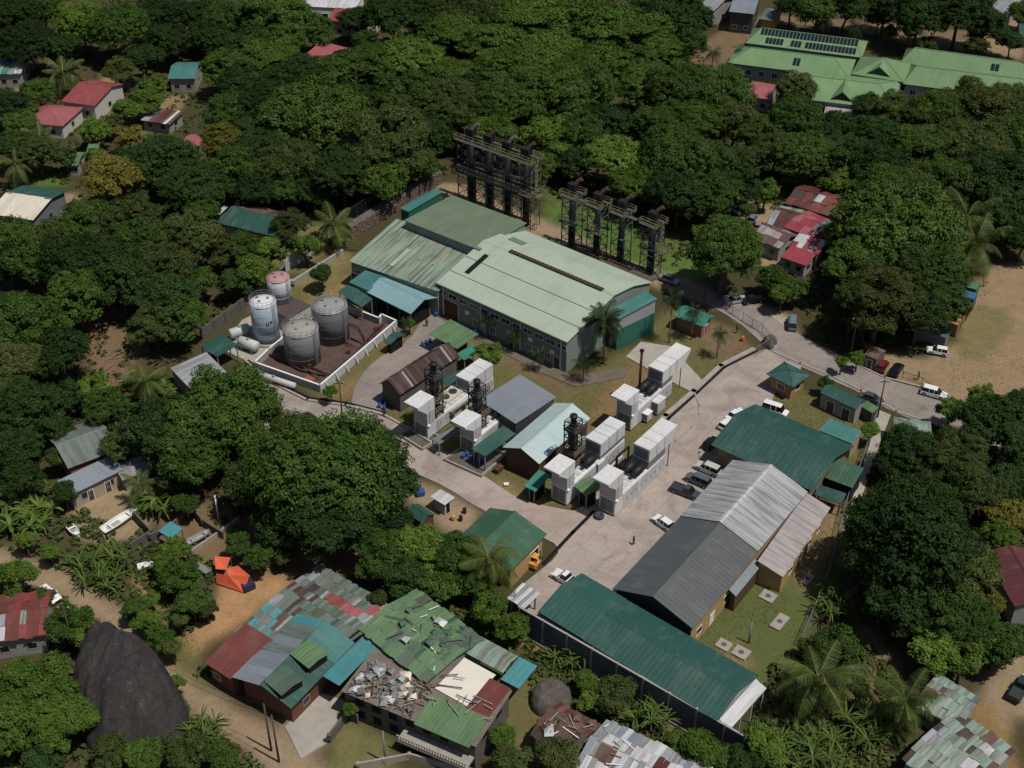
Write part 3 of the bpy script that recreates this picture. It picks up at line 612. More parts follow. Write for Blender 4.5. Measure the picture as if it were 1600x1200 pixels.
building('hut', 'small dark green roofed hut with red wall under the big tree', 'hut', [(641,805),(662,819),(678,803),(648,783)], 3.0, 'teal', plain('red_brown_wall', rgb(120, 58, 44), .8, .15), 'gable', .8, .5, .2, .6)
# ---- bottom shed and retaining wall
sh = building('long_shed', 'long teal green gable shed along the slate boundary wall', 'shed', [(841,954),(1121,1131),(1184,1052),(909,899)], 5.0, 'teal', plain('pale_wall', rgb(186, 180, 168), .8, .08), 'gable', 1.3, .5, .3, .75)
m = MB(); st = .29 - .5
roof_mesh(m, [(y, z + .12) for y, z in sh.prof], sh.L, .1, .75, .016, -sh.L/2 - .03, -sh.L/2 + sh.L * .27) if sh.flip > 0 else roof_mesh(m, [(y, z + .12) for y, z in sh.prof], sh.L, .1, .75, .016, sh.L/2 - sh.L * .27, sh.L/2 + .03)
m.build('raised_roof', RF['teal'], sh.root)
m = MB(); e = sh.L / 2 * sh.flip; f = sh.flip; m.add([(e, -4.4, 4.9), (e + 1.7*f, -4.4, 4.3), (e + 1.7*f, 4.4, 4.3), (e, 4.4, 4.9), (e, -4.4, 4.75), (e + 1.7*f, -4.4, 4.15), (e + 1.7*f, 4.4, 4.15), (e, 4.4, 4.75)], [(0,1,2,3),(7,6,5,4),(0,4,5,1),(1,5,6,2),(2,6,7,3),(3,7,4,0)])
m.build('end_awning', RF['white'], sh.root)
for yy in (-4.1, -1.4, 1.4, 4.1): MB().box(e + 1.45*f - .06, e + 1.45*f + .06, yy - .06, yy + .06, 0, 4.2).build('post', WHITE, sh.root)
A_, B_ = P(812, 948, 5.0), P(1178, 1158, 5.0); d_ = (B_ - A_); wl_ = d_.length; an_ = math.atan2(d_.y, d_.x)
bw = thing('boundary_wall', 'tall dark slate wall with white posts below the long teal shed', 'wall', (A_.x, A_.y, 0), an_)
nP = 9
for k in range(nP + 1):
    x = wl_ * k / nP; MB().box(x - .14, x + .14, -.22, .1, -.2, 5.12).build('post', CONC, bw)
    if k < nP:
        MB().box(x + .14, x + wl_ / nP - .14, -.08, .08, -.2, 4.86).build('panel', NAVY, bw); MB().box(x + .14, x + wl_ / nP - .14, -.16, .14, 4.86, 5.0).build('coping', CONC, bw)
MB().box(0, wl_, -.5, -.2, -.2, .35).build('footing', CONC, bw)
# ---- grey workshop: dark front half and weathered rear half of one long building
gw = building('workshop', 'long grey workshop, charcoal front half and weathered zinc rear half', 'workshop', [(957,917),(1147,720),(1259,771),(1083,986)], 4.9, 'charcoal', TAN, 'gable', 2.3, .5, .45, .8,
     doors=[('dc', .18, 1.2, 2.2, WHITE), ('ab', .2, 3.2, 3.4, DARKIN), ('ab', .55, 3.2, 3.4, DARKIN)], wins=[('dc', .07, 1.3, 1.4, 1.2), ('dc', .30, 1.3, 1.4, 1.2), ('ad', .3, 1.2, 2.2, 1.3, None, None, 3), ('ad', .7, 1.2, 2.2, 1.3, None, None, 3)])
x0_, x1_ = (.035 * gw.L, gw.L/2 + .05) if gw.flip > 0 else (-gw.L/2 - .05, -.035 * gw.L)
zr_ = roof_mesh(MB(), [(y, z + .22) for y, z in gw.prof], 0, .14, .62, .06, x0_, x1_).build('zinc_roof', RF['zinc'], gw.root)
MB().prism([(-.4, 4.9 + 2.3 + .12), (0, 4.9 + 2.3 + .3), (.4, 4.9 + 2.3 + .12), (0, 4.9 + 2.3 + .24)], 'x', x0_, x1_).build('ridge_cap', RF['white'], zr_)
gx_ = -gw.lx * gw.flip; GP = plain('shaded_gable_green', rgb(30, 52, 48), .7, .15)
MB().prism([(-gw.ly + .1, 2.6), (gw.ly - .1, 2.6), (gw.ly - .1, 4.75), (0, 6.8), (-gw.ly + .1, 4.75)], 'x', gx_ - .05, gx_ + .05).build('gable_shade_panel', GP, gw.root)  # thin dark green panel paints the open shade on the front gable
building('lean_to', 'pinkish grey lean-to along the right side of the zinc workshop', 'lean-to', [(1226,902),(1297,791),(1261,772),(1181,876)], 3.4, 'pinkgrey', TAN, 'mono', 1.1, .5, .25, .7, wins=[('ab', .2 + .2 * k, 1.1, 1.3, 1.1) for k in range(4)])
building('porch', 'small blue-grey porch roof on the tan workshop wall', 'porch', [(1151,931),(1192,880),(1177,876),(1138,922)], 3.2, 'bluegrey', BROWNW, 'mono', .7, .5, .2, .7)
# ---- office group right of the yard
building('office', 'wide dark teal roofed office at the right of the yard', 'office', [(1113,694),(1272,771),(1332,694),(1178,632)], 4.3, 'teal', plain('office_wall', rgb(140, 120, 96), .8, .1), 'gable', 2.1, .5, .9, .9,
     wins=[('ad', .2 + .3 * k, 1.0, 1.6, 1.2) for k in range(3)], doors=[('ad', .85, 1.0, 2.1)])
building('office_wing', 'flat pale teal roof wing on the office back side', 'annexe', [(1278,671),(1331,694),(1348,674),(1298,655)], 3.2, 'sea', plain('office_wall2', rgb(176, 150, 112), .8, .1), 'mono', .2, .5, .2, .8)
building('shed', 'green roofed dark shed at the office end beside the lane', 'shed', [(1286,746),(1336,763),(1346,731),(1311,716)], 3.0, 'grass', DARKIN, 'mono', .9, .5, .2, .6)
building('canopy', 'narrow teal strip roof behind the zinc workshop', 'canopy', [(1271,773),(1313,786),(1324,772),(1282,757)], 2.6, 'teal', None, 'mono', .2, .5, .2, .8, posts=2)
g1 = building('guard_house', 'square teal pyramid roof guard house at the yard gate', 'hut', [(1199,584),(1240,607),(1266,584),(1224,565)], 3.2, 'teal', plain('ochre_wall', rgb(166, 120, 70), .8, .12), 'hip', 1.0, .5, .7, wins=[('ab', .5, 1.0, 1.6, 1.1), ('bc', .5, 1.0, 1.4, 1.1)])
building('shed', 'teal gable shed with grey walls facing the public road', 'shed', [(1283,614),(1340,641),(1352,625),(1296,600)], 3.2, 'teal', GREYW, 'gable', .7, .5, .2, .7, doors=[('ab', .3, 1.4, 2.2), ('ab', .75, 1.4, 2.2)])
building('lean_to', 'lime green small lean-to at the end of the teal gable shed', 'lean-to', [(1346,636),(1364,645),(1373,637),(1353,624)], 2.4, 'green', DGREY, 'mono', .4, .5, .15, .6)
building('kiosk', 'emerald roofed small kiosk behind the fan palms', 'kiosk', [(1053,493),(1101,512),(1116,493),(1070,477)], 3.0, 'emerald', plain('kiosk_wall', rgb(150, 100, 84), .8, .1), 'gable', .8, .5, .6, .6, doors=[('bc', .5, .9, 2.0, RF['red'])])
building('house', 'pale mint hip roof house where the lane meets the road', 'house', [(1383,688),(1449,688),(1462,664),(1410,649)], 3.6, 'palemint', GREYW, 'hip', 1.2, .5, .4)
# ---- left of the tanks
building('canopy', 'dark teal square roof at the left of the tank bund', 'canopy', [(315,543),(342,559),(369,537),(343,519)], 3.4, 'deep', None, 'mono', .3, .5, .25, .7, posts=3)
building('shed', 'pale grey-blue low roof half under trees left of the tanks', 'shed', [(268,576),(300,612),(352,578),(320,549)], 3.2, 'silver', GREYW, 'mono', .5, .5, .2, .8)
# ------------------------------------------------------------------ school, upper right
SCW = plain('school_wall', rgb(150, 156, 160), .8, .1)
def wing(label, px, z=4.0, rise=2.4, **k):
    wn_ = [('ab', (i + .5) / 9, 1.1, 1.3, 1.4, None, None, 2) for i in range(9)]
    return building('school_wing', label, 'school', px, z, 'school', SCW, 'hip', rise, .5, .6, group='wings of the green roofed school', wins=wn_, **k)
def by_ridge(A, B, R1, z=4.0, rise=2.4):                      # front eave A-B and one ridge point give the depth
    a, b, r_ = P(*A, z), P(*B, z), P(*R1, z + rise); d = (b - a).normalized(); n = Vector((-d.y, d.x, 0)); w_ = 2 * (r_ - a).dot(n) * Vector((n.x, n.y, 0))
    return [A, B, proj(b + w_), proj(a + w_)]
w1 = wing('school wing with rows of solar panels on its green roof', by_ridge((1165,67),(1347,90),(1276,54)), hipin=3)
w2 = wing('long school wing in front of the solar panelled one', by_ridge((1137,98),(1328,122),(1256,84)), hipin=5)
w3 = wing('front school wing with a small gable dormer, nearest the trees', by_ridge((1222,151),(1400,172),(1340,127)), hipin=5)
w4 = wing('rear right school wing beyond the pavilion', by_ridge((1408,97),(1600,124),(1508,85)), hipin=2.5)
w5 = wing('front right school wing reaching the picture edge', by_ridge((1411,131),(1660,163),(1515,113)), hipin=2.5)
pv = building('pavilion', 'square school pavilion with gable dormer between the wings', 'pavilion', [(1330,116),(1412,128),(1426,100),(1346,87)], 4.6, 'school', SCW, 'hip', 3.0, .5, .6, wins=[('ab', .15 + .17 * k, 1.2, 1.5, 1.6, None, None, 2) for k in range(5)])
def dormer(b, x, y0, h, wd, dp):
    m = MB(); m.prism([(-wd, 0), (0, h), (wd, 0), (wd - .15, 0), (0, h - .15), (-wd + .15, 0)], 'y', 0, dp); o = m.build('dormer', RF['school'], b.root, loc=(x, y0, b.z + .5))
    MB().prism([(-wd + .2, 0), (0, h - .2), (wd - .2, 0)], 'y', .4, .5).build('dormer_face', DGREY, o)
dormer(pv, 0, -pv.W/2 + .8, 2.2, 3.0, pv.W/2 + .3); dormer(w3, .02 * w3.L, -w3.W/2 + 1.0, 2.1, 2.6, w3.W/2)
SOL = plain('solar_cell', rgb(28, 34, 52), .2, .1, 3, 0, .6); SOLF = STEEL
sme = MB().box(-.5, .5, -.5, .5, -.5, .5); sm_o = sme.build('solar_panel', SOL); solar_me = sm_o.data; bpy.data.objects.remove(sm_o)
def panels(b, n, u0, u1, v0, v1, skip=()):
    sl = math.atan2(b.rise, b.W / 2); run = b.W / 2 / math.cos(sl)
    for k in range(n):
        if k in skip: continue
        u = u0 + (u1 - u0) * (k + .5) / n; v = (v0 + v1) / 2; x = (u - .5) * b.L * b.flip; y = -b.W/2 + b.W/2 * v; z = b.z + b.rise * v
        wd = (u1 - u0) * b.L / n * .82; ln = (v1 - v0) * run
        link('solar_panel', solar_me, b.root, (x, y - math.sin(sl) * .14, z + math.cos(sl) * .14), (sl, 0, 0), (wd, ln, .06))
panels(w1, 27, .1, .94, .60, .97); panels(w1, 27, .1, .94, .12, .46, (0, 1, 7, 8, 12)); panels(w2, 2, .52, .58, .3, .7); panels(w4, 2, .72, .79, .25, .65)
building('pump_house', 'white framed flat pergola below the front school wing', 'pergola', [(1288,176),(1330,181),(1333,168),(1290,164)], 2.6, 'pinkgrey', None, 'mono', .2, .5, .1, None, posts=3, post_mat=WHITE)
# ------------------------------------------------------------------ red roofed houses, right of centre
def house(label, px, z, roof, wall=GREYW, kind='gable', rise=1.4, nm='house', **k):
    k.setdefault('wins', [('ab', .25, 1.0, 1.2, 1.1, None, GREYW), ('ab', .75, 1.0, 1.2, 1.1, None, GREYW), ('bc', .5, 1.0, 1.2, 1.1, None, GREYW)])
    return building(nm, label, nm.replace('_', ' '), px, z, roof, wall, kind, rise, **k)
h = house('maroon rusted roof at the back of the red roofed cluster', [(1230,319),(1267,328),(1294,300),(1252,288)], 3.6, 'maroon'); sheets(h, 1, ['maroon', 'darkrust', 'maroon', 'rustred'], 1.6, 2)
h = house('rust red roof at the right rear of the red roofed cluster', [(1268,328),(1312,345),(1334,308),(1292,297)], 3.9, 'rustred'); sheets(h, 2, ['rustred', 'rust', 'rustred', 'red'], 1.6, 2, zones=[(0, .15, 0, 1, ['white', 'rustred'])])
h = house('dark maroon roof left of the pink one in the red cluster', [(1195,352),(1233,362),(1260,330),(1222,322)], 3.4, 'darkrust'); sheets(h, 5, ['darkrust', 'maroon', 'darkrust'], 1.5, 2, zones=[(0, .2, 0, .5, 'silver'), (.1, 1, .82, 1, 'palemint')])
h = house('bright crimson pink roof in the middle of the red cluster', [(1229,358),(1282,374),(1297,346),(1260,327)], 3.8, 'rose', rise=1.0); sheets(h, 6, ['rose', 'crimson', 'rose'], 1.8, 2, zones=[(.8, 1, .3, 1, 'greyg')])
h = house('dusty pinkish rust roof at the left of the red cluster', [(1178,372),(1222,392),(1246,366),(1200,350)], 3.2, 'rust'); sheets(h, 8, ['rust', 'pinkgrey', 'rust', 'rust'], 1.6, 2)
h = house('crimson lean-to roof with white sheets below the pink roof', [(1236,386),(1280,400),(1290,376),(1246,366)], 3.2, 'crimson', rise=.6, kind='mono'); sheets(h, 9, ['crimson', 'crimson', 'white', 'silver'], 1.3, 2)
h = house('lowest crimson roof of the red cluster, open front', [(1220,402),(1262,416),(1273,396),(1236,382)], 3.0, 'crimson', kind='mono', rise=.7)
# ------------------------------------------------------------------ houses upper left
house('brick red gable roofed house in the upper left clearing', [(98,160),(152,165),(190,132),(140,123)], 4.0, 'red', plain('pale_house_wall', rgb(196, 192, 186), .8, .08), rise=1.5, off=.62)
hp = house('rose red hip roofed house beside the brick red one', [(33,193),(102,196),(126,169),(62,160)], 3.4, 'rose', plain('pale_house_wall', rgb(196, 192, 186), .8, .08), 'hip', 2.0)
h = house('patchy green and white roofed house at the left picture edge', [(-18,120),(22,112),(62,86),(22,80)], 3.8, 'palemint', GREYW); sheets(h, 12, ['palemint', 'sea', 'white', 'palemint', 'greyg'], 1.6, 2)
house('teal roofed house half hidden by trees, upper left wood', [(253,122),(296,124),(326,96),(284,98)], 3.8, 'sea', rise=1.3)
h = house('rust and white striped shed roof near the upper left clearing', [(222,188),(268,196),(284,174),(240,168)], 2.6, 'rust', kind='mono', rise=.4, nm='shed'); sheets(h, 13, ['white', 'rust', 'maroon', 'rust'], .9, 1, zones=[(0, .25, 0, 1, 'silver')])
house('little pink red roof between dark trees, upper left', [(285,226),(316,228),(322,211),(298,209)], 2.8, 'rose', rise=.7, nm='shed')
house('mint green small roof, lower of a pair among shrubs', [(102,259),(122,258),(133,238),(113,237)], 2.8, 'green', rise=.5, nm='shed')
house('mint green small roof, upper of a pair among shrubs', [(131,240),(150,238),(162,219),(146,218)], 2.8, 'green', rise=.5, nm='shed')
h = house('cream and teal roofed house with concrete drive, left edge', [(-14,334),(54,345),(102,298),(30,289)], 4.0, 'teal', plain('blueish_wall', rgb(110, 116, 124), .8, .1), rise=1.2, off=.55); sheets(h, 14, ['cream'], 1.6, 1, 1, slopes=(0,), jit=.0)
h = house('teal roofed house with rusty rear slope by the stone wall', [(350,352),(440,372),(462,338),(372,314)], 3.8, 'deep', GREYW, rise=1.3, off=.55); sheets(h, 15, ['rust', 'darkrust', 'rust', 'deep'], 2.0, 1, 1, slopes=(1,)); sheets(h, 16, ['deep', 'teal', 'deep', 'rustred'], 3.0, 1, .8, slopes=(0,))
house('tiny white roofed hut beside the teal and rust house', [(334,333),(346,336),(354,322),(343,320)], 2.6, 'white', rise=.3, kind='mono', nm='hut', wins=())
house('pinkish house with small teal porch deep in the upper wood', [(482,88),(512,98),(536,72),(506,66)], 3.6, 'rose', rise=1.0); house('teal porch roof in front of the pinkish wood house', [(482,90),(500,97),(513,86),(494,78)], 2.8, 'teal', kind='mono', rise=.3, nm='porch', wins=())
house('red roofed villa with pale terrace at the top picture edge', [(518,32),(582,40),(592,17),(530,10)], 4.4, 'red', plain('villa_wall', rgb(188, 172, 160), .8, .1), rise=1.6)
MB().box(-7, 7, -5, 5, 0, .5).build('villa_terrace', PAVE3, None, loc=P(498, 14), rot=(0, 0, R(-20))); bpy.context.scene.objects['villa_terrace']['kind'] = 'structure'
building('villa', 'white flat roofed villa block at the very top of the picture', 'villa', [(480,10),(560,14),(564,-8),(484,-12)], 5.5, 'white', WHITE, 'mono', .2, .5, .2, None, wins=[('ab', .2 + .2 * k, 2.0, 1.6, 1.6) for k in range(4)])
house('dark two storey house at the top edge left of the school', [(1140,18),(1178,22),(1190,-4),(1150,-8)], 6.0, 'bluegrey', DGREY, rise=1.4); house('pale blue roofed house beside the dark house at top edge', [(1104,14),(1128,20),(1138,-6),(1112,-12)], 5.0, 'silver', GREYW)
house('small yellowish hut roof at the top edge, left of the palms', [(1188,30),(1216,33),(1222,16),(1196,12)], 2.8, 'greyg', TAN, 'hip', .9, nm='hut', wins=())
house('light grey roofed building at the top right corner', [(1545,25),(1575,33),(1600,-10),(1570,-14)], 4.5, 'silver', GREYW, 'gable', 1.0)
house('teal roofed shed at the right edge behind the school', [(1588,58),(1622,60),(1628,38),(1594,34)], 3.0, 'teal', nm='shed')
house('rose roofed house between trees left of the school', [(1165,150),(1205,156),(1216,133),(1178,127)], 3.6, 'rose')
# ------------------------------------------------------------------ left middle house with sheds
h = house('grey-green gable roofed house by the white boat', [(96,739),(186,699),(150,656),(82,675)], 4.2, 'greyg', plain('brick_wall', rgb(150, 88, 66), .85, .15), rise=1.4, off=.5, doors=())
h = house('grey mono-pitch front wing of the house facing the white boat', [(101,779),(193,733),(176,710),(97,747)], 3.2, 'bluegrey', plain('cream_wall', rgb(170, 154, 130), .85, .1), 'mono', .8, nm='house_wing', doors=[('ab', .35, .9, 2.0), ('ab', .7, .9, 2.0)])
house('bluish white sheet shed right of the grey boat house', [(190,753),(236,732),(222,713),(178,725)], 2.8, 'silver', GREYW, 'mono', .3, nm='shed', wins=())
# ------------------------------------------------------------------ right edge and bottom houses
house('maroon roofed house at the right picture edge', [(1548,880),(1590,960),(1660,930),(1600,842)], 4.2, 'maroon', GREYW, rise=1.2)
h = house('dusty red and white patched roof house at the left edge', [(-30,1022),(70,978),(82,935),(-10,920)], 3.6, 'rustred', GREYW, rise=.9); sheets(h, 21, ['rustred', 'rustred', 'red'], .9, 2, zones=[(0, .35, 0, .6, ['white', 'silver']), (.35, .7, .2, .6, ['cream', 'rustred', 'palemint'])])
mh = house('long patchwork roof of green, red and grey sheets, lower left', [(361,986),(478,1064),(608,944),(502,884)], 3.0, 'oldgreen', GREYW, rise=.7)
sheets(mh, 31, ['oldgreen', 'greyg', 'oldgreen', 'greyg', 'silver', 'oldgreen'], .62, 5, .97, jit=.05, zones=[(0, .3, .1, .45, ['turq', 'greyg', 'turq', 'rust']), (0, .35, .45, 1, ['silver', 'greyg', 'greyg', 'darkrust', 'oldgreen']), (.55, .8, .66, .8, ['rose', 'red', 'rose']), (.42, .6, .72, .84, ['rose', 'red']), (.8, .98, .72, .98, ['silver', 'pinkgrey', 'rose', 'silver']), (.45, 1, .0, .6, ['oldgreen', 'oldgreen', 'greyg', 'teal'])])
rh = house('brick red roofed end house at the dirt track corner', [(317,1032),(358,1062),(430,1000),(385,975)], 3.6, 'rustred', plain('orange_wall', rgb(122, 72, 48), .85, .2), kind='mono', rise=.9, wins=[('ab', .3, 1, 1.1, 1.1)])
dh = house('blue-grey and teal house with two raised roof lights by the track', [(446,1116),(548,1012),(470,955),(372,1050)], 4.2, 'teal', plain('orange_wall2', rgb(116, 70, 48), .85, .2), rise=1.5, off=.5, over=.9)
sheets(dh, 33, ['bluegrey', 'bluegrey', 'bluegrey', 'greyg'], 1.5, 1, .98, jit=.01, slopes=(1,), zones=[(.66, 1, .5, 1, ['greyg', 'turq', 'greyg', 'sea'])])
sheets(dh, 34, ['teal', 'deep', 'teal'], 1.5, 1, .98, jit=.01, slopes=(0,), zones=[(.55, 1, 0, .5, ['oldgreen', 'sea', 'teal'])])
def raised(b, px4, z, name, mat, kind='mono', rise=.15, depth=0.0, under=None, ribs=.5, tilt=0):
    """a smaller roof, panel or slab that belongs to building b"""
    c, a, L, W, fl = rect(px4, z); q = Matrix.Rotation(-b.root.rotation_euler.z, 3, 'Z') @ (c - Vector(b.root.location)); q.z = 0
    o = roof_mesh(MB(), profile(kind, W, z, rise), L, .08, ribs).build(name, mat, b.root, loc=q, rot=(0, 0, a - b.root.rotation_euler.z))
    if depth: MB().box(-L/2 + .25, L/2 - .25, -W/2 + .25, W/2 - .25, z - depth, z - .09).build(name + '_face', under or DARKIN, o)
    o['L'] = L; o['W'] = W; return o
raised(dh, [(414,1066),(443,1089),(473,1060),(446,1036)], 5.9, 'roof_light', RF['oldgreen'], 'gable', .3, 1.3)
raised(dh, [(456,1024),(485,1047),(512,1019),(482,996)], 6.1, 'roof_light', RF['green'], 'gable', .3, 1.3)
# ---- storm-damaged house with debris on its slab
up = house('tattered leaf green roof full of loose battens, lower middle', [(574,1000),(678,1072),(746,996),(638,906)], 5.4, 'grass', GREYW, rise=.8)
sheets(up, 41, ['oldgreen', 'green', 'green', 'green', 'oldgreen', 'grass'], .75, 3, .96, jit=.03, zones=[(.0, .25, 0, .3, 'green'), (.75, 1, .6, 1, ['green', 'oldgreen'])])
loose(up, 'batten', 22, 5, (.05, .95, .05, .95), [WOOD, DGREY, DCONC, RF['oldgreen'], RF['oldgreen'], WHITE], .6, 2.6, .2)
loose(up, 'loose_sheet', 9, 6, (.05, .9, .1, .9), [RF['greyg'], RF['oldgreen'], RF['green'], RF['oldgreen'], RF['white']], .8, 1.8, .12)
rm = building('ruined_house', 'roofless two storey house, debris strewn over its open slab', 'house', [(528,1076),(736,1166),(808,1080),(600,1002)], 4.8, plain('slab', rgb(120, 108, 98), .9, .2, .6), DCONC, 'mono', .06, .5, .35, None,
    wins=[('ab', .12 + .13 * k, 2.9, 1.3, 1.3, DARKIN, DCONC) for k in range(6)] + [('ab', .12 + .13 * k, .5, 1.3, 1.5, DARKIN, DCONC) for k in range(6)] + [('bc', .3, 2.9, 1.4, 1.3, DARKIN, DCONC), ('bc', .7, 2.9, 1.4, 1.3, DARKIN, DCONC)])
raised(rm, [(678,1075),(728,1102),(776,1056),(727,1028)], 5.0, 'ceiling_board', plain('cream_board', rgb(222, 214, 198), .8, .05, .5), 'mono', .05, 0, None, None)
rd = raised(rm, [(728,1104),(761,1123),(799,1077),(766,1062)], 5.1, 'fallen_sheet', RF['rustred'], 'mono', .25)
raised(rm, [(640,1131),(733,1166),(763,1126),(684,1088)], 4.95, 'lower_roof', RF['green'], 'mono', .35)
raised(rm, [(505,1056),(532,1073),(590,1010),(566,998)], 4.5, 'side_roof', RF['turq'], 'mono', .4, 0, None, .8)
raised(rm, [(728,1022),(790,1052),(806,1025),(750,992)], 5.2, 'grey_roof', RF['palemint'], 'gable', .5)
raised(rm, [(782,1062),(812,1076),(838,1043),(812,1028)], 4.6, 'turquoise_roof', RF['turq'], 'mono', .3, 0, None, .8)
loose(rm, 'batten', 150, 7, (.05, .54, .06, .6), [WOOD, DCONC, GREYW, RUSTM, DCONC, WOOD], .4, 2.2, 4.9)
loose(rm, 'batten', 16, 8, (.55, 1.0, .3, .85), [WOOD, GREYW, CONC, DGREY], 1.2, 3.6, 5.15)
loose(rm, 'loose_sheet', 46, 9, (.05, .5, .06, .6), [RF['silver'], RF['bluegrey'], RF['cream'], RF['bluegrey'], RF['rust'], RF['greyg'], RF['white'], DCONC], .5, 1.6, 4.9)
# balcony with balusters along the front
P0 = P(624, 1150, 2.2); P1 = P(735, 1192, 2.2); P2 = P(800, 1120, 2.2)
inv = Matrix.Rotation(-rm.root.rotation_euler.z, 3, 'Z')
q0, q1, q2 = [inv @ (p - Vector(rm.root.location)) for p in (P0, P1, P2)]
m = MB(); m.box(min(q0.x, q1.x), max(q0.x, q1.x), -rm.ly - 2.2, -rm.ly - .02, 1.9, 2.2); bal = m.build('balcony', CONC, rm.root)
m = MB(); m.bar((min(q0.x, q1.x), -rm.ly - 2.1, 3.1), (max(q0.x, q1.x), -rm.ly - 2.1, 3.1), .18, .14); m.build('handrail', CONC, bal)
for k in range(26):
    x = min(q0.x, q1.x) + (max(q0.x, q1.x) - min(q0.x, q1.x)) * (k + .5) / 26
    MB().lathe([(.05, 2.2), (.09, 2.45), (.05, 2.75), (.08, 3.03)], 6, (x, -rm.ly - 2.1)).build('baluster', CONC, bal)
# ---- bottom edge houses
h = house('rust red broken gable roof at the bottom edge, beside the boulder', [(834,1150),(898,1192),(934,1130),(868,1096)], 3.2, 'darkrust', GREYW, rise=1.1)
sheets(h, 51, ['darkrust', 'rust', 'maroon', 'rust'], .8, 2, .92, jit=.1); loose(h, 'batten', 10, 52, (.1, .9, .1, .9), [WOOD, WHITE, CONC], 1.0, 3.0, .15); loose(h, 'loose_sheet', 4, 53, (0, .9, .1, .9), [RF['white'], RF['silver'], RF['rust']], 1.2, 2.0, .15)
h = house('pale blue-white sheet roof with rusted holes at the bottom edge', [(900,1196),(1062,1285),(1118,1200),(944,1126)], 3.4, 'silver', GREYW, rise=1.0)
sheets(h, 54, ['silver', 'white', 'white', 'silver', 'bluegrey', 'white'], .8, 2, .93, jit=.05, zones=[(.1, .35, .3, .55, ['silver', 'rust', 'white']), (.5, .7, .4, .7, ['maroon', 'white', 'white', 'silver'])])
loose(h, 'batten', 8, 58, (.0, .5, .1, .9), [WOOD, WHITE, RUSTM], .8, 2.4, .15)
h = house('chalky mint patched roof by the coconut palm, bottom right', [(1430,1100),(1500,1144),(1532,1088),(1462,1054)], 3.2, 'rust', GREYW, rise=.7)
sheets(h, 55, ['greyg', 'palemint', 'palemint', 'palemint'], .8, 2, .9, jit=.06)
h = house('chalky mint and rust roof with white sheets, bottom right corner', [(1402,1182),(1500,1252),(1590,1176),(1502,1112)], 3.4, 'darkrust', GREYW, rise=.9)
sheets(h, 56, ['greyg', 'palemint', 'palemint', 'palemint', 'palemint', 'rust'], .8, 3, .84, jit=.07, zones=[(.6, .8, .4, .8, ['white', 'palemint']), (.88, 1, .5, .8, ['pinkgrey', 'rust']), (0, .15, .3, .8, ['silver'])])
h = house('small blue-grey sheet shelter beside the long shed end', [(797,938),(820,952),(842,928),(812,908)], 2.6, 'silver', None, 'mono', .5, nm='shelter', wins=(), posts=2); sheets(h, 57, ['silver', 'bluegrey', 'white'], .7, 1)
house('low white roofed box store beside the access road', [(674,777),(696,790),(709,776),(686,763)], 2.6, 'white', plain('cream_wall3', rgb(178, 170, 154), .8, .1), 'mono', .1, nm='store', wins=(), doors=[('bc', .5, .9, 1.9, DARKIN)])
# ---- garden walls left of the tent
def wall_line(label, px, h, w, mat, nm='wall', cat='wall', panel=None):
    pts = [P(u, v) for u, v in px]; t = thing(nm, label, cat, pts[0])
    for a, b in zip(pts, pts[1:]):
        a = a - pts[0]; b = b - pts[0]; ln = (b - a).length; n = max(1, round(ln / panel)) if panel else 1
        for k in range(n):
            p = a + (b - a) * (k / n); q = a + (b - a) * ((k + 1) / n); d = (q - p).normalized() * (.03 if panel else -w * .4)
            MB().bar(p + d + Vector((0, 0, h / 2 - .15)), q - d + Vector((0, 0, h / 2 - .15)), w, h + .3).build('wall_panel' if panel else 'wall_run', mat, t)
            if panel: MB().bar(p + Vector((0, 0, h / 2 - .1)), p + Vector((0, 0, h / 2 + .08)) + Vector((0, 0, h/2)), w * 1.7).build('pier', mat, t)
    return t
wall_line('grey block garden wall, zigzag beside the white boat', [(212,812),(238,840),(205,862)], 1.6, .25, DCONC, panel=4)
wall_line('grey block garden wall running right towards the tent', [(236,845),(262,835),(300,800),(318,822),(350,842)], 1.4, .25, DCONC, panel=4)
wall_line('low concrete garden wall edge near the orange tent', [(300,865),(350,830),(375,812)], .7, .25, CONC, panel=5)
wall_line('ruined garden wall in front of the roofless house', [(515,1160),(545,1120),(560,1130)], 1.6, .3, DCONC, panel=4)
wall_line('low white boundary wall at the foot of the balcony house', [(560,1200),(640,1185),(760,1215)], 1.0, .25, CONC, panel=4)
# ---- walls and fences round the power station
wall_line('pale concrete panel wall with gaps above the low hall', [(446,424),(478,404),(505,384)], 2.6, .18, plain('pale_panel', rgb(176, 176, 174), .8, .12), panel=3.2)
wall_line('long low concrete channel wall below the pale panel wall', [(458,446),(500,420),(536,397)], 1.2, .5, CONC, panel=6)
wall_line('stained grey block wall behind the fuel tanks', [(316,530),(352,503),(398,468),(432,448)], 2.2, .25, DCONC, panel=4)
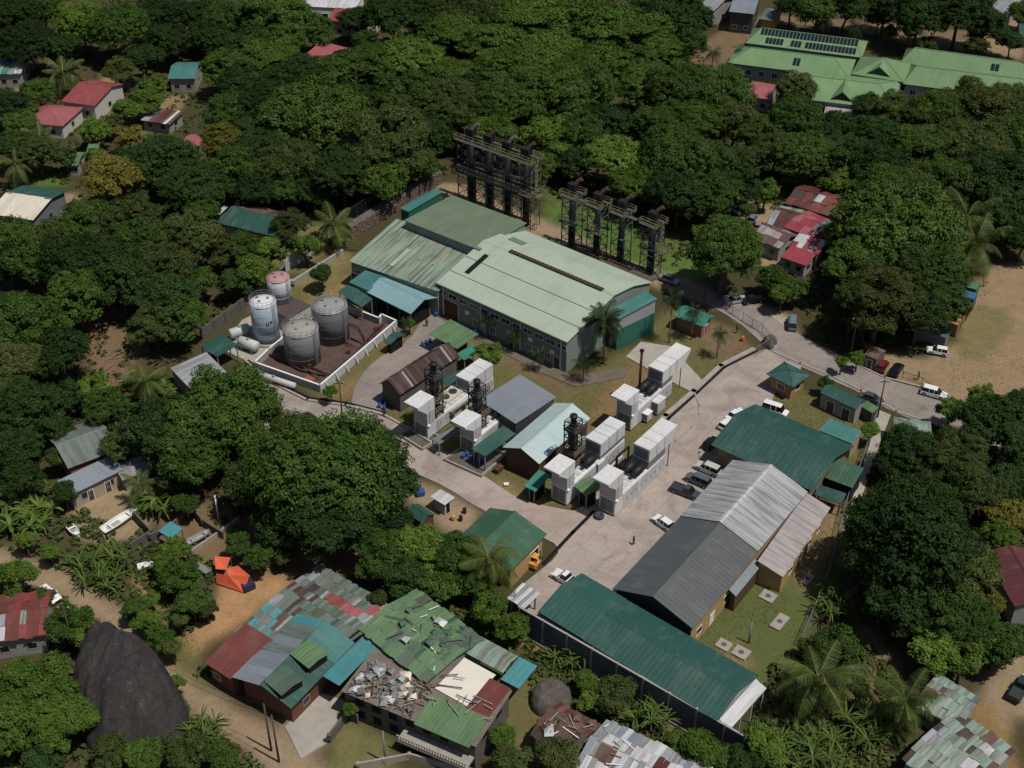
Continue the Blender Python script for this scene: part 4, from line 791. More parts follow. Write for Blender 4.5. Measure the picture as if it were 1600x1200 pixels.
# ------------------------------------------------------------------ fuel tanks and bund
bund_px = [(398,566), (500,602), (619,501), (596,491), (592,497), (543,478), (470,505), (420,545)]
BZ = 1.5
bp = [P(u, v, BZ) for u, v in bund_px]
bund = thing('tank_bund', 'white walled bund with brown floor round the two grey fuel tanks', 'bund', (bp[1].x, bp[1].y, 0))
org = Vector((bp[1].x, bp[1].y, 0)); BW = plain('bund_white', rgb(182, 184, 187), .8, .08, .7)
fl = MB(); tr = tessellate_polygon([[Vector((p.x, p.y, 0)) for p in bp]])
fl.add([(p.x - org.x, p.y - org.y, .12) for p in bp], [tuple(t) for t in tr]); fl.build('bund_floor', plain('oily_floor', rgb(92, 72, 64), .8, .3, .5), bund)
for k in range(len(bp)):
    a = bp[k] - org; b = bp[(k + 1) % len(bp)] - org; a.z = b.z = 0; d = (b - a).normalized()
    MB().bar(a - d * .12 + Vector((0, 0, .7)), b + d * .1 + Vector((0, 0, .7)), .26, 1.7).build('bund_wall', BW if k in (0, 1, 2, 3) else CONC, bund)
    MB().bar(a - d * .12 + Vector((0, 0, 1.58)), b + d * .1 + Vector((0, 0, 1.58)), .34, .06).build('coping', WHITE, bund)
a = bp[1] - org; b = bp[2] - org; a.z = b.z = 0; d = (b - a).normalized(); n_ = Vector((d.y, -d.x, 0))
for k in range(8):
    q = a + (b - a) * ((k + .5) / 8) + n_ * .13
    MB().add([q - d*.12, q + d*.12, q + d*.12 + n_*.7, q - d*.12 + n_*.7, q - d*.12 + Vector((0,0,1.45)), q + d*.12 + Vector((0,0,1.45))], [(0,1,2,3),(4,5,1,0),(3,2,5,4),(0,3,4),(1,5,2)]).build('buttress', BW, bund)
PIPE = plain('red_oxide_pipe', rgb(78, 44, 40), .7, .2)
def pipe(px, r=.14, z=.5, mat=None, name='pipe', parent=None):
    pts = [P(u, v, z) - org for u, v in px]
    for p in pts: p.z = z
    return MB().tube(pts, r, 8).build(name, mat or PIPE, parent or bund, True)
pipe([(418,552),(470,578),(508,586)], .18); pipe([(482,572),(515,585),(545,560),(575,535),(592,515)], .16); pipe([(540,535),(560,545),(590,512),(600,506)], .12, .7)
pipe([(545,505),(560,512),(568,525),(572,540)], .1, .6, BLACK); pipe([(548,528),(575,540),(598,508)], .14, .4); pipe([(430,545),(500,590)], .1, .8); pipe([(530,575),(590,520)], .1, .9, RUSTM)
for (u, v) in ((545,549),(575,530),(588,512),(508,584),(484,572)):
    q = P(u, v, .6) - org; MB().box(q.x-.25, q.x+.25, q.y-.25, q.y+.25, .12, 1.0).build('valve', plain('valve_red', rgb(120, 60, 50), .6, .2), bund)
MB().box(-.9, .9, -.6, .6, 0, .5).build('sump_cover', plain('sump_red', rgb(150, 80, 62), .7, .1), bund, loc=P(484, 592, .5) - org - Vector((0, 0, .38)), rot=(0, 0, R(-28)))
def tank(label, u, v, ztop, r, mat, topmat, z0=0.1, rail=True, rivet=False, band=None, group='fuel tanks'):
    c = P(u, v, ztop); t = thing('fuel_tank', label, 'tank', (c.x, c.y, z0), 0, group); h = ztop - z0
    MB().lathe([(r, 0), (r, h), (r - .02, h + .01)], 40).build('shell', mat, t, True)
    for k in range(1, 4): MB().lathe([(r + .012, h*k/4 - .03), (r + .03, h*k/4), (r + .012, h*k/4 + .03)], 40).build('seam', mat, t)
    ro = MB().lathe([(r + .05, h - .06), (r + .05, h + .05), (r * .5, h + .22), (.3, h + .36), (.02, h + .38)], 40).build('tank_roof', topmat, t, True)
    for (a, q) in ((.6, .45), (2.4, .6), (4.0, .3)): MB().lathe([(.25, h + .2), (.25, h + .55), (.02, h + .58)], 12, (math.cos(a)*r*q, math.sin(a)*r*q)).build('hatch', STEEL, ro)
    if rail:
        n = 18
        for zz in (.55, 1.05):
            pts = [(r*.98*math.cos(2*math.pi*k/n), r*.98*math.sin(2*math.pi*k/n), h + zz) for k in range(n + 1)]
            m = MB()
            for p, q in zip(pts, pts[1:]): m.bar(p, q, .05)
            m.build('handrail', STEEL, t)
        for k in range(n):
            x, y = r*.98*math.cos(2*math.pi*k/n), r*.98*math.sin(2*math.pi*k/n); MB().bar((x, y, h - .05), (x, y, h + 1.05), .05).build('rail_post', STEEL, t)
    m = MB(); la = R(-35); x, y = (r + .25) * math.cos(la), (r + .25) * math.sin(la); tx, ty = -math.sin(la) * .25, math.cos(la) * .25
    for s in (-1, 1): m.bar((x + s*tx, y + s*ty, 0), (x + s*tx, y + s*ty, h + .9), .06)
    for k in range(int(h / .4)): m.bar((x - tx, y - ty, .3 + k*.4), (x + tx, y + ty, .3 + k*.4), .04)
    m.build('ladder', STEEL, t)
    if band: MB().lathe([(r + .02, 0), (r + .02, band), (r, band + .01)], 40).build('base_band', plain('grey_blue_band', rgb(92, 112, 122), .6, .1), t, True); MB().lathe([(r + .5, -.1), (r + .5, .3), (r, .32)], 40).build('plinth', CONC, t)
    return t
TK = plain('grey_tank_steel', rgb(124, 124, 126), .45, .14, .35); TKR = plain('grey_tank_top', rgb(150, 150, 152), .4, .1, .6)
tank('light grey fuel tank with weathered pale top, nearest in the bund', 469, 513, 6.9, 3.25, TK, plain('weathered_top', rgb(158, 154, 146), .6, .2, .8))
tank('darker grey fuel tank behind and right of the pale topped one', 515, 477, 7.2, 3.25, plain('dark_tank_steel', rgb(104, 104, 108), .45, .14, .35), TKR)
bt = tank('tall pale blue fuel tank with white roof and grey base band', 410, 471, 8.4, 2.45, plain('pale_blue_tank', rgb(160, 178, 190), .5, .08, .4), plain('white_top', rgb(214, 218, 222), .5, .08), band=1.8)
for k, (a0, z0, a1, z1) in enumerate(((-1.25, 5.2, -1.25, 4.6), (-1.25, 4.6, -1.1, 4.5), (-1.1, 4.5, -1.1, 5.2), (-.95, 4.5, -.95, 5.2), (-.95, 5.2, -.8, 5.1), (-.8, 5.1, -.95, 4.85))):
    MB().bar((2.5*math.cos(a0), 2.5*math.sin(a0), z0), (2.5*math.cos(a1), 2.5*math.sin(a1), z1), .1, .06).build('painted_mark', BLACK, bt)
th = building('tank_house', 'white walled block house carrying the pink topped tank', 'pump house', [(445,501),(476,483),(462,455),(425,478)], 3.6, plain('roof_slab', rgb(88, 72, 68), .9, .2), BW, 'mono', .06, .5, .1, None, doors=[('ab', .45, 1.1, 2.3, DARKIN)])
tank('white fuel tank with rusty pink top standing on the block house', 434, 433, 8.6, 2.2, plain('white_tank', rgb(196, 200, 204), .5, .08, .4), plain('pink_rust_top', rgb(186, 138, 132), .7, .25, 1.4), 3.72, False)
def drum_tank(label, u, v, L, r, az, mat):
    c = P(u, v, r + .5); t = thing('horizontal_tank', label, 'tank', (c.x, c.y, 0), R(az), 'horizontal tanks by the bund')
    z = r + .5; MB().tube([(-L/2 - r*.35, 0, z), (-L/2 - r*.2, 0, z), (-L/2, 0, z), (L/2, 0, z), (L/2 + r*.2, 0, z), (L/2 + r*.35, 0, z)], [.1*r, .7*r, r, r, .7*r, .1*r], 18).build('shell', mat, t, True)
    for s in (-.3, .3): MB().box(s*L - .15, s*L + .15, -r*.8, r*.8, 0, z - r*.6).build('saddle', CONC, t)
    MB().lathe([(.3, z + r*.9), (.3, z + r + .2), (.02, z + r + .22)], 12).build('manhole', STEEL, t)
PB = plain('pale_green_white', rgb(186, 196, 192), .5, .1)
drum_tank('pale horizontal tank left of the blue tank, upper one', 374, 517, 3.6, .95, 35, PB); drum_tank('pale horizontal tank left of the blue tank, lower one', 388, 537, 3.8, 1.0, -30, PB)
drum_tank('long white pipe-like tank on the road in front of the bund', 428, 592, 9.0, .55, -28, plain('white_tank2', rgb(190, 188, 184), .6, .12))
drum_tank('white horizontal tank beside the road under the tree', 432, 661, 5.0, .7, 35, plain('white_tank3', rgb(206, 206, 202), .6, .08))
sheet('tank_pad', [(345,545),(378,500),(425,478),(455,520),(420,545),(395,568)], .03, PAVE3)
# ------------------------------------------------------------------ rubble retaining wall and mesh fence behind the low hall
A_, B_ = P(549, 372), P(690, 284); d_ = B_ - A_; ln_ = d_.length
sw = thing('rubble_wall', 'brown rubble stone retaining wall rising behind the halls', 'stone wall', A_, math.atan2(d_.y, d_.x))
MB().prism([(-.4, -.2), (-.4, 2.6), (1.2, 3.0), (1.2, -.2)], 'x', 0, ln_).build('wall_core', DCONC, sw)
m = MB(); r = random.Random(5)
for i in range(int(ln_ / .62)):
    for j in range(6):
        x = i * .62 + r.uniform(-.12, .12); z = .25 + j * .48 + r.uniform(-.1, .1); w_, h_, dp = r.uniform(.24, .36), r.uniform(.18, .28), r.uniform(.08, .26)
        m.add([(x-w_, -.42, z-h_*.6), (x+w_*.8, -.42, z-h_), (x+w_, -.42, z+h_*.7), (x-w_*.7, -.42, z+h_), (x+.05, -.42-dp, z)], [(0,1,4),(1,2,4),(2,3,4),(3,0,4)])
so = m.build('stones', plain('rubble_stone', rgb(122, 98, 84), .9, .35, 1.6), sw); so['kind'] = 'stuff'
def mesh_fence(label, px, h=2.2, mat=STEEL, z=0.0, step=2.5, cat='fence'):
    pts = [P(u, v) for u, v in px]; t = thing('mesh_fence', label, cat, pts[0] + Vector((0, 0, z)), 0)
    for a, b in zip(pts, pts[1:]):
        a = a - pts[0]; b = b - pts[0]; n = max(1, int((b - a).length / step)); U = Vector((0, 0, 1))
        for k in range(n + 1): p = a + (b - a) * k / n; MB().bar(p, p + U * h, .09).build('post', mat, t)
        m = MB(); m.bar(a + U * (h - .05), b + U * (h - .05), .06); m.bar(a + U * .1, b + U * .1, .05); m.build('rail', mat, t)
        m = MB(); L = (b - a).length; e = (b - a).normalized(); q = int(L / .3)
        for k in range(q):
            s = a + e * (k * .3)
            for dx in (.9, -.9):
                t1 = s + e * dx
                if 0 <= (t1 - a).dot(e) <= L: m.bar(s + U * .1, t1 + U * (h - .1), .018)
        w = m.build('wire_mesh', mat, t)
    return t
mesh_fence('tall mesh fence along the top of the rubble wall', [(546,364),(600,330),(662,286),(690,292)], 3.0, DGREY, 2.6)
mesh_fence('mesh fence between the road and the kiosk lawn', [(1128,480),(1160,502),(1190,520),(1206,540),(1180,556)], 2.0, STEEL)
mesh_fence('mesh fence on the bend beside the round tree', [(1062,446),(1100,468),(1128,480)], 2.0, STEEL)
mesh_fence('long mesh fence between the workshop lawn and the big mango tree', [(1372,640),(1345,730),(1318,800),(1300,880),(1275,950),(1250,1010)], 2.0, STEEL)
mesh_fence('mesh fence in front of the sandy field', [(1480,630),(1440,600),(1410,590)], 1.4, BLACK)
# ------------------------------------------------------------------ white generator sets
AZ = R(52.5)
GW_ = roofmat('generator_white', rgb(218, 218, 219), rgb(150, 144, 136), .4, .5, fine=.03, blotch=.35); GG = roofmat('generator_grey', rgb(188, 189, 191), rgb(136, 130, 122), .4, .5, fine=.04, blotch=.35); SIL = plain('silencer_black', rgb(34, 34, 37), .55, .15)
LOUV = plain('louvre_grey', rgb(120, 122, 126), .6, .1)
def genset(label, u, v, L, top=7.8, base=3.3, hood=None, W=3.0, tower=True, sil=True, hood_top=None, panels=6):
    c = P(u, v); t = thing('generator_set', label, 'generator', (c.x, c.y, 0), AZ, 'white containerised generator sets')
    D = 2.0
    b = MB().box(0, L, 0, W, .25, base).build('container', GW_, t)
    MB().box(.1, L - .1, .1, W - .1, 0, .25).build('skid', DGREY, t)
    n = max(3, int(L / 1.5))
    for k in range(n):
        x0 = D + .2 + (L - D - .4) * k / n; x1 = D + .2 + (L - D - .4) * (k + 1) / n
        o = MB().box(x0 + .06, x1 - .06, -.04, .02, .45, base - .25).build('door', GG, b)
        MB().box(x1 - .3, x1 - .22, -.09, -.03, 1.5, 1.9).build('handle', BLACK, o)
    for k in range(n): MB().box(D + .3 + (L - D - .6) * (k + .15) / n, D + .3 + (L - D - .6) * (k + .8) / n, .5, W - .5, base, base + .1).build('roof_hatch', GG, b)
    if tower:
        ov = 2.2; mid = base + (top - base) * .5
        MB().prism([(0, base), (D, base), (D, mid - .01), (0, mid - .01)], 'y', 0, W).build('intake_tower', GG, t)
        hd = MB().prism([(0, mid), (D, mid), (D, top), (-ov, top), (-ov, top - .35)], 'y', -.02, W + .02).build('intake_hood', GW_, t)
        MB().box(-ov + .25, D - .2, .3, W - .3, top, top + .04).build('top_plate', plain('top_plate_white', rgb(212, 212, 214), .6, .12, 1.5), hd)
        MB().box(-.05, .02, .3, W/2 - .05, .5, base - .3).build('louvre', LOUV, t); MB().box(-.05, .02, W/2 + .05, W - .3, .5, base - .3).build('louvre', LOUV, t)
        MB().box(D * .28, D * .3, -.05, .0, base, top - .1).build('seam', LOUV, hd); MB().box(-.05, .5, -.3, .0, base - .1, base + .08).build('bracket', WHITE, t)
    if hood:
        x0, x1, ov2 = hood; ht = hood_top or top; hb = max(base + .25, ht - 2.5)
        m = MB().prism([(x0, hb), (x1, hb), (x1 + ov2, ht - .5), (x1 + ov2, ht), (x0, ht)], 'y', -.02, W + .02); hd = m.build('radiator_hood', GW_, t)
        MB().box(x0 + .1, min(x1, L) - .1, .1, W - .1, base + .02, hb).build('radiator_core', LOUV, t)
        if x1 > L + .5:
            for yy in (.1, W - .1): MB().box(x1 - .5, x1 - .36, yy - .07, yy + .07, 0, hb).build('leg', STEEL, t)
        n2 = max(2, round((x1 - x0) / 2.4))
        for k in range(1, n2): x = x0 + (x1 - x0) * k / n2; MB().box(x - .03, x + .03, -.06, W + .06, hb + .1, ht + .03).build('seam', LOUV, hd)
        MB().box(x0 - .05, x0 + .0, .2, W - .2, hb + .3, ht - .3).build('louvre', LOUV, hd)
    if sil:
        x1 = (hood[0] if hood else L) - .4; x0 = max(D + .6, x1 - 3.4); z = base + 1.0
        for y in (.75, W - .75): MB().tube([(x0, y, z), (x0 + .6, y, z), (x0 + .7, y, z), (x1 - .2, y, z), (x1, y, z)], [.3, .3, .72, .72, .35], 18).build('silencer', SIL, t, True)
        for k in range(3): x = x0 + 1 + k * (x1 - x0 - 1.5) / 2; MB().box(x - .06, x + .06, .3, W - .3, base, base + .3).build('support', WHITE, t)
    return t
gd = genset('white generator set with tower nearest the yard, rear hood overhanging', 960, 808, 14.7, top=8.0, hood=(9.4, 16.2, 1.6), hood_top=7.4)
m = MB(); m.bar((5.2, 3.4, 0), (5.2, 3.4, 7.2), .3); m.bar((5.2, 3.4, 7.1), (8.6, 3.4, 7.1), .3); m.bar((8.6, 3.4, 7.1), (8.6, 3.4, 3.0), .25); m.build('exhaust_duct', SIL, gd)
genset('white generator set behind the apron, four-module hood overhanging the slab', 985, 674, 13.0, top=7.6, hood=(9.6, 16.4, 2.3), hood_top=7.0)
genset('white generator set left of the yard one, plain long box above its rear', 885, 791, 16.4, hood=(9.2, 16.3, 0), top=8.0, hood_top=6.7)
genset('white generator set at far left with ribbed white box above its rear', 669, 687, 17.9, hood=(11.2, 17.8, 0), base=2.9, top=7.9, hood_top=5.7, sil=False)
genset('white generator set between rusty shed and aqua store, no rear hood', 741, 713, 10.0, top=7.4)
for (lab, u, v, w_, d_, h_) in (('white control cabinet, larger of two beside the apron generator', 1027, 650, 2.2, 2.4, 2.6), ('white control cabinet, smaller of two beside the apron generator', 1011, 662, 1.5, 1.5, 1.8), ('white cube cabinet between two generator sets', 953, 722, 2.2, 2.4, 4.4), ('cream step cabinet beside the leaf green shade roof', 934, 751, 2.4, 1.8, 3.3)):
    c = P(u, v); t = thing('control_cabinet', lab, 'cabinet', (c.x, c.y, 0), AZ, 'cabinets by the generators')
    MB().box(0, d_, 0, w_, .3, h_).build('body', GW_, t); MB().box(.1, d_ - .1, .1, w_ - .1, 0, .3).build('plinth', BLACK, t)
    MB().box(.12, d_ - .12, -.04, 0, .5, h_ - .2).build('door', GG, t); MB().box(-.04, 0, .12, w_ - .12, .5, h_ - .2).build('louvre', LOUV, t); MB().box(-.1, d_ + .1, -.1, w_ + .1, h_, h_ + .08).build('lid', GW_, t)
CREAM = plain('cream_steel', rgb(196, 186, 166), .6, .1, .8)
def cooler(label, u, v, L, W, H, n, mat):
    c = P(u, v); t = thing('radiator_unit', label, 'radiator', (c.x, c.y, 0), AZ, 'radiators between the generators')
    MB().box(0, L, 0, W, .6, H).build('body', mat, t)
    for x in (.2, L - .2):
        for y in (.2, W - .2): MB().box(x-.1, x+.1, y-.1, y+.1, 0, .6).build('leg', DGREY, t)
    for k in range(n):
        x = L * (k + .5) / n; r_ = min(L / n, W) * .38; f_ = MB().lathe([(r_, H), (r_, H + .12), (r_ * .92, H + .12), (r_ * .9, H + .03), (.12, H + .03), (.1, H + .1)], 20, (x, W/2)).build('fan_ring', DGREY, t)
        for q in range(4): a_ = q * math.pi / 2; MB().bar((x, W/2, H + .08), (x + r_*.85*math.cos(a_), W/2 + r_*.85*math.sin(a_), H + .06), .16, .02).build('fan_blade', BLACK, f_)
    MB().box(-.03, 0, .2, W - .2, .8, H - .2).build('louvre', LOUV, t); MB().box(.2, L - .2, -.03, 0, .8, H - .2).build('louvre', LOUV, t)
cooler('cream radiator with two fans between the third and yard generators', 908, 733, 4.2, 3.6, 3.0, 2, CREAM); cooler('cream radiator with three fans behind the first lattice stack', 700, 652, 6.0, 2.6, 3.2, 3, CREAM); cooler('grey radiator with two fans beside the second lattice stack', 768, 672, 3.6, 2.4, 2.8, 2, GG)
def pipe_rack(label, u, v, L, n, z):
    c = P(u, v); t = thing('pipe_rack', label, 'pipes', (c.x, c.y, 0), AZ, 'pipe racks between the generators')
    for k in range(n): MB().tube([(0, k*.45, z), (L, k*.45, z), (L + .3, k*.45, z - .5), (L + .3, k*.45, .2)], [.14 + .05 * (k % 2)] * 4, 10).build('pipe', (STEEL, CREAM, DGREY)[k % 3], t, True)
    for x in (.4, L/2, L - .4): MB().box(x-.07, x+.07, -.3, n*.45, 0, z - .18).build('trestle', YELLOW, t)
pipe_rack('grey pipes on trestles between first and second generator sets', 706, 664, 7.0, 4, 2.6); pipe_rack('grey pipes on trestles between second generator and machine house', 757, 694, 5.0, 3, 2.2); pipe_rack('pipes on trestles left of the yard generator set', 932, 768, 8.0, 3, 2.0); pipe_rack('pipes on trestles behind the apron generator set', 974, 652, 5.0, 2, 1.8)
# ------------------------------------------------------------------ exhaust stacks
def lattice(m, x0, x1, y0, y1, z0, z1, bay, w=.14, leg=.2):
    for x in (x0, x1):
        for y in (y0, y1): m.bar((x, y, z0), (x, y, z1), leg)
    n = max(1, round((z1 - z0) / bay)); s = 1
    for k in range(n):
        a = z0 + (z1 - z0) * k / n; b = z0 + (z1 - z0) * (k + 1) / n
        for y in (y0, y1): m.bar((x0, y, b), (x1, y, b), w); m.bar((x0 if s > 0 else x1, y, a), (x1 if s > 0 else x0, y, b), w * .8)
        for x in (x0, x1): m.bar((x, y0, b), (x, y1, b), w); m.bar((x, y0 if s > 0 else y1, a), (x, y1 if s > 0 else y0, b), w * .8)
        s = -s
def platform(t, x0, x1, y0, y1, z, mat, deck=None):
    d = MB().box(x0, x1, y0, y1, z - .12, z).build('platform', deck or plain('grating', rgb(84, 82, 74), .8, .15), t)
    m = MB()
    for zz in (.5, 1.05):
        for (a, b) in (((x0, y0), (x1, y0)), ((x1, y0), (x1, y1)), ((x1, y1), (x0, y1)), ((x0, y1), (x0, y0))): m.bar((*a, z + zz), (*b, z + zz), .06)
    n = max(2, int((x1 - x0) / 1.6))
    for k in range(n + 1):
        for y in (y0, y1): x = x0 + (x1 - x0) * k / n; m.bar((x, y, z), (x, y, z + 1.05), .07)
    m.build('guard_rail', mat, d)
def stack(t, x, y, z0, z1, r, mat=SIL, outlet=True):
    s = MB().lathe([(r*1.15, z0), (r*1.15, z0 + (z1-z0)*.42), (r, z0 + (z1-z0)*.45), (r, z1)], 18, (x, y)).build('exhaust_stack', mat, t, True)
    MB().lathe([(r*1.2, z0 + (z1-z0)*.43), (r*1.2, z0 + (z1-z0)*.45)], 18, (x, y)).build('collar', STEEL, s)
    if outlet:
        MB().box(x - r*1.5, x + r*1.5, y - r*1.1, y + r*1.1, z1, z1 + 1.4).build('silencer_box', SIL, s)
        MB().tube([(x + .4, y, z1 + 1.2), (x + .7, y + .3, z1 + 1.9), (x + 1.5, y + .9, z1 + 2.6)], [.42, .42, .5], 12).build('outlet_pipe', RUSTM if int(x) % 2 else plain('grey_outlet', rgb(110, 104, 100), .6, .2), s)
def frame(label, px0, px1, zt, n, depth, z_low, stacks, name='exhaust_frame'):
    A = P(*px0, zt); B = P(*px1, zt); d = B - A; t = thing(name, label, 'exhaust stack', (A.x, A.y, 0), math.atan2(d.y, d.x)); L = d.length
    bay = L / n
    for k in range(n):
        m = MB(); lattice(m, k * bay + 0, (k + 1) * bay - .05, 0, depth, 0, zt, 2.3, .11, .17); m.build('lattice_bay', plain('frame_steel', rgb(98, 102, 106), .6, .2), t)
    for z in z_low + [zt]: [platform(t, -.4, L + .4, a_, b_, z, YELLOW) for a_, b_ in ((-.7, .35), (depth - .2, depth + .6))]
    for k in range(n):
        if stacks: stack(t, (k + .5) * bay, depth / 2, 0, zt + 1.0, .66)
    return t, L, depth
t, L, dp = frame('wide steel frame carrying four black exhaust stacks, behind the olive roof', (714, 216), (830, 257), 15.5, 4, 3.2, [8.0], True)
def stair(t, x, y, z0, z1):                                  # yellow caged ladder
    m = MB()
    for s in (-.3, .3): m.bar((x, y + s, z0), (x, y + s, z1 + 1), .1)
    for k in range(int((z1 - z0) / .5)): m.bar((x, y - .3, z0 + k*.5), (x, y + .3, z0 + k*.5), .05)
    for k in range(int((z1 - z0) / 1.2)): m.bar((x, y - .3, z0 + 2 + k*1.2), (x + .6, y, z0 + 2 + k*1.2), .05); m.bar((x + .6, y, z0 + 2 + k*1.2), (x, y + .3, z0 + 2 + k*1.2), .05)
    m.build('caged_ladder', YELLOW, t)
stair(t, L + .6, 1.0, 0, 15.5)
platform(t, L + .5, L + 2.0, 0, 2.6, 8.0, YELLOW)
for k, (lab, a_, b_, zt_, lo_) in enumerate((('single black exhaust stack in lattice tower, leftmost of four', (879,303), (899,311), 12.5, [6.5]), ('single black exhaust stack in lattice tower, second of four', (919,318), (939,326), 12.3, [6.5]), ('single black exhaust stack in lattice tower, third of four', (957,330), (977,338), 11.8, []), ('single black exhaust stack in lattice tower, rightmost of four', (1004,347), (1026,356), 11.5, []))):
    t, L, dp = frame(lab, a_, b_, zt_, 1, 2.6, lo_, True)
    if k in (0, 2): MB().box(L + .4, L + 2.6, 0, .9, zt_ - .12, zt_).build('walkway', plain('grating', rgb(84, 82, 74), .8, .15), t)
stair(t, L + .6, 1.0, 0, 11.5); platform(t, L + .5, L + 2.0, 0, 2.4, 6.0, YELLOW)
t = thing('stack_podium', 'long low concrete podium under the exhaust stacks behind the hall', 'podium', P(888, 388), R(-41)); MB().box(0, 21, -1.2, 3.2, 0, .5).build('slab', DCONC, t); platform(t, 0.2, 9, -1.1, -.2, .62, plain('orange_rail', rgb(160, 110, 80), .6, .2)); platform(t, 11, 20.6, -1.1, -.2, .62, plain('orange_rail', rgb(160, 110, 80), .6, .2))
def lat_stack(label, u, v, h, w=2.0, rail=True):
    c = P(u, v); t = thing('lattice_stack', label, 'exhaust stack', (c.x, c.y, 0), AZ, 'black stacks in lattice towers'); w2 = w / 2
    m = MB(); lattice(m, -w2, w2, -w2, w2, 0, h - 1.0, 1.6, .1, .14); m.build('lattice', plain('dark_lattice', rgb(48, 48, 50), .6, .2), t)
    MB().lathe([(.55, 3.4), (.55, h*.55), (.85, h*.6), (.85, h*.78), (.5, h*.82), (.5, h - .4), (.62, h - .4), (.62, h)], 16).build('exhaust_stack', SIL, t, True)
    platform(t, -w2 - .1, w2 + .9, -w2 - .1, w2 + .1, h*.45, YELLOW); platform(t, -w2 - .1, w2 + .9, -w2 - .1, w2 + .1, h*.8, plain('grey_rail', rgb(100, 100, 96), .6, .1)); platform(t, -w2 - .1, w2 + .5, -w2 - .1, w2 + .1, h*.3, YELLOW); stair(t, w2 + .6, 0, 0, h*.45); return t
lat_stack('black stack in lattice tower between rusty shed and first generator', 681, 668, 13.5); lat_stack('black stack in lattice tower between second generator and machine house', 747, 692, 13.0); lat_stack('black stack in lattice tower in front of the aqua store', 893, 752, 13.5)
c = P(999, 606, 3.3); t = thing('guyed_flue', 'slender rusty flue pipe with guy wires at the apron generator', 'chimney', (c.x, c.y, 0))
MB().tube([(0, 0, 2.2), (0, 0, 11.0)], .22, 10).build('flue', plain('dark_rust', rgb(82, 46, 38), .8, .2), t, True); MB().lathe([(.4, 11.0), (.4, 11.3)], 10).build('cap', BLACK, t)
for a in (0, 2.1, 4.2): MB().bar((0, 0, 9.5), (3.2*math.cos(a), 3.2*math.sin(a), .1), .03).build('guy_wire', BLACK, t)
# concrete kerb yard round the first generator pair
for lab, px in (('raised concrete kerb tray below the first generator tower', [(624,681),(660,704),(690,686),(648,668)]), ('raised concrete kerb tray with blue drums below the second tower', [(694,720),(752,746),(792,712),(738,690)])):
    p4 = [P(u, v) for u, v in px]; t = thing('kerb_tray', lab, 'kerb', p4[0])
    MB().add([tuple(q - p4[0] + Vector((0,0,.05))) for q in p4] + [tuple(q - p4[0] - Vector((0,0,.2))) for q in p4], [(0,1,2,3),(4,7,6,5),(0,4,5,1),(1,5,6,2),(2,6,7,3),(3,7,4,0)]).build('tray_floor', plain('stained_floor', rgb(96, 90, 82), .9, .3, .4), t)
    for a, b in zip(p4, p4[1:] + p4[:1]): MB().bar(a - p4[0] + Vector((0,0,.25)), b - p4[0] + Vector((0,0,.25)), .25, .55).build('kerb_wall', CONC, t)
# ------------------------------------------------------------------ vegetation
LM = dict(
 dark=leafmat('dark_leaf', rgb(36, 59, 25, .08), rgb(61, 89, 36, .08)),
 mid=leafmat('mid_leaf', rgb(49, 78, 25, .08), rgb(86, 112, 40, .08)),
 bright=leafmat('bright_leaf', rgb(68, 99, 25, .08), rgb(108, 133, 44, .08)),
 olive=leafmat('olive_leaf', rgb(57, 74, 30, .08), rgb(93, 104, 49, .08)),
 yellow=leafmat('yellow_leaf', rgb(97, 99, 34, .08), rgb(131, 122, 46, .08)),
 layer=leafmat('layered_leaf', rgb(58, 88, 25, .08), rgb(95, 121, 42, .08)),
 palm=leafmat('palm_leaf', rgb(49, 70, 28, .08), rgb(103, 112, 53, .08), .15, .4),
 palmdark=leafmat('dark_palm_leaf', rgb(32, 49, 27, .08), rgb(55, 74, 38, .08), .12, .4),
 blade=leafmat('blade_leaf', rgb(51, 80, 30, .08), rgb(106, 125, 49, .08), .2, .45),
)
BARK = plain('bark', rgb(92, 82, 70), .9, .25, 1.5); PBARK = plain('palm_bark', rgb(128, 118, 102), .9, .2, 1.5)
def leaf_quads(pts, nrm, size, rng, asp=1.7, jit=.36):
    n = len(pts); N = nrm + rng.normal(0, jit, (n, 3)); N /= np.linalg.norm(N, axis=1, keepdims=True) + 1e-9
    T = np.cross(N, rng.normal(0, 1, (n, 3))); T /= np.linalg.norm(T, axis=1, keepdims=True) + 1e-9; B = np.cross(N, T)
    s = size * rng.uniform(.65, 1.35, (n, 1)); T = T * s * asp * .5; B = B * s * .5
    droop = np.array([0, 0, -1.0]) * s * .25
    V = np.stack([pts - T + droop, pts + B * .9, pts + T + droop, pts - B * .9], 1).reshape(-1, 3)
    F = np.arange(n * 4).reshape(-1, 4); return V, F
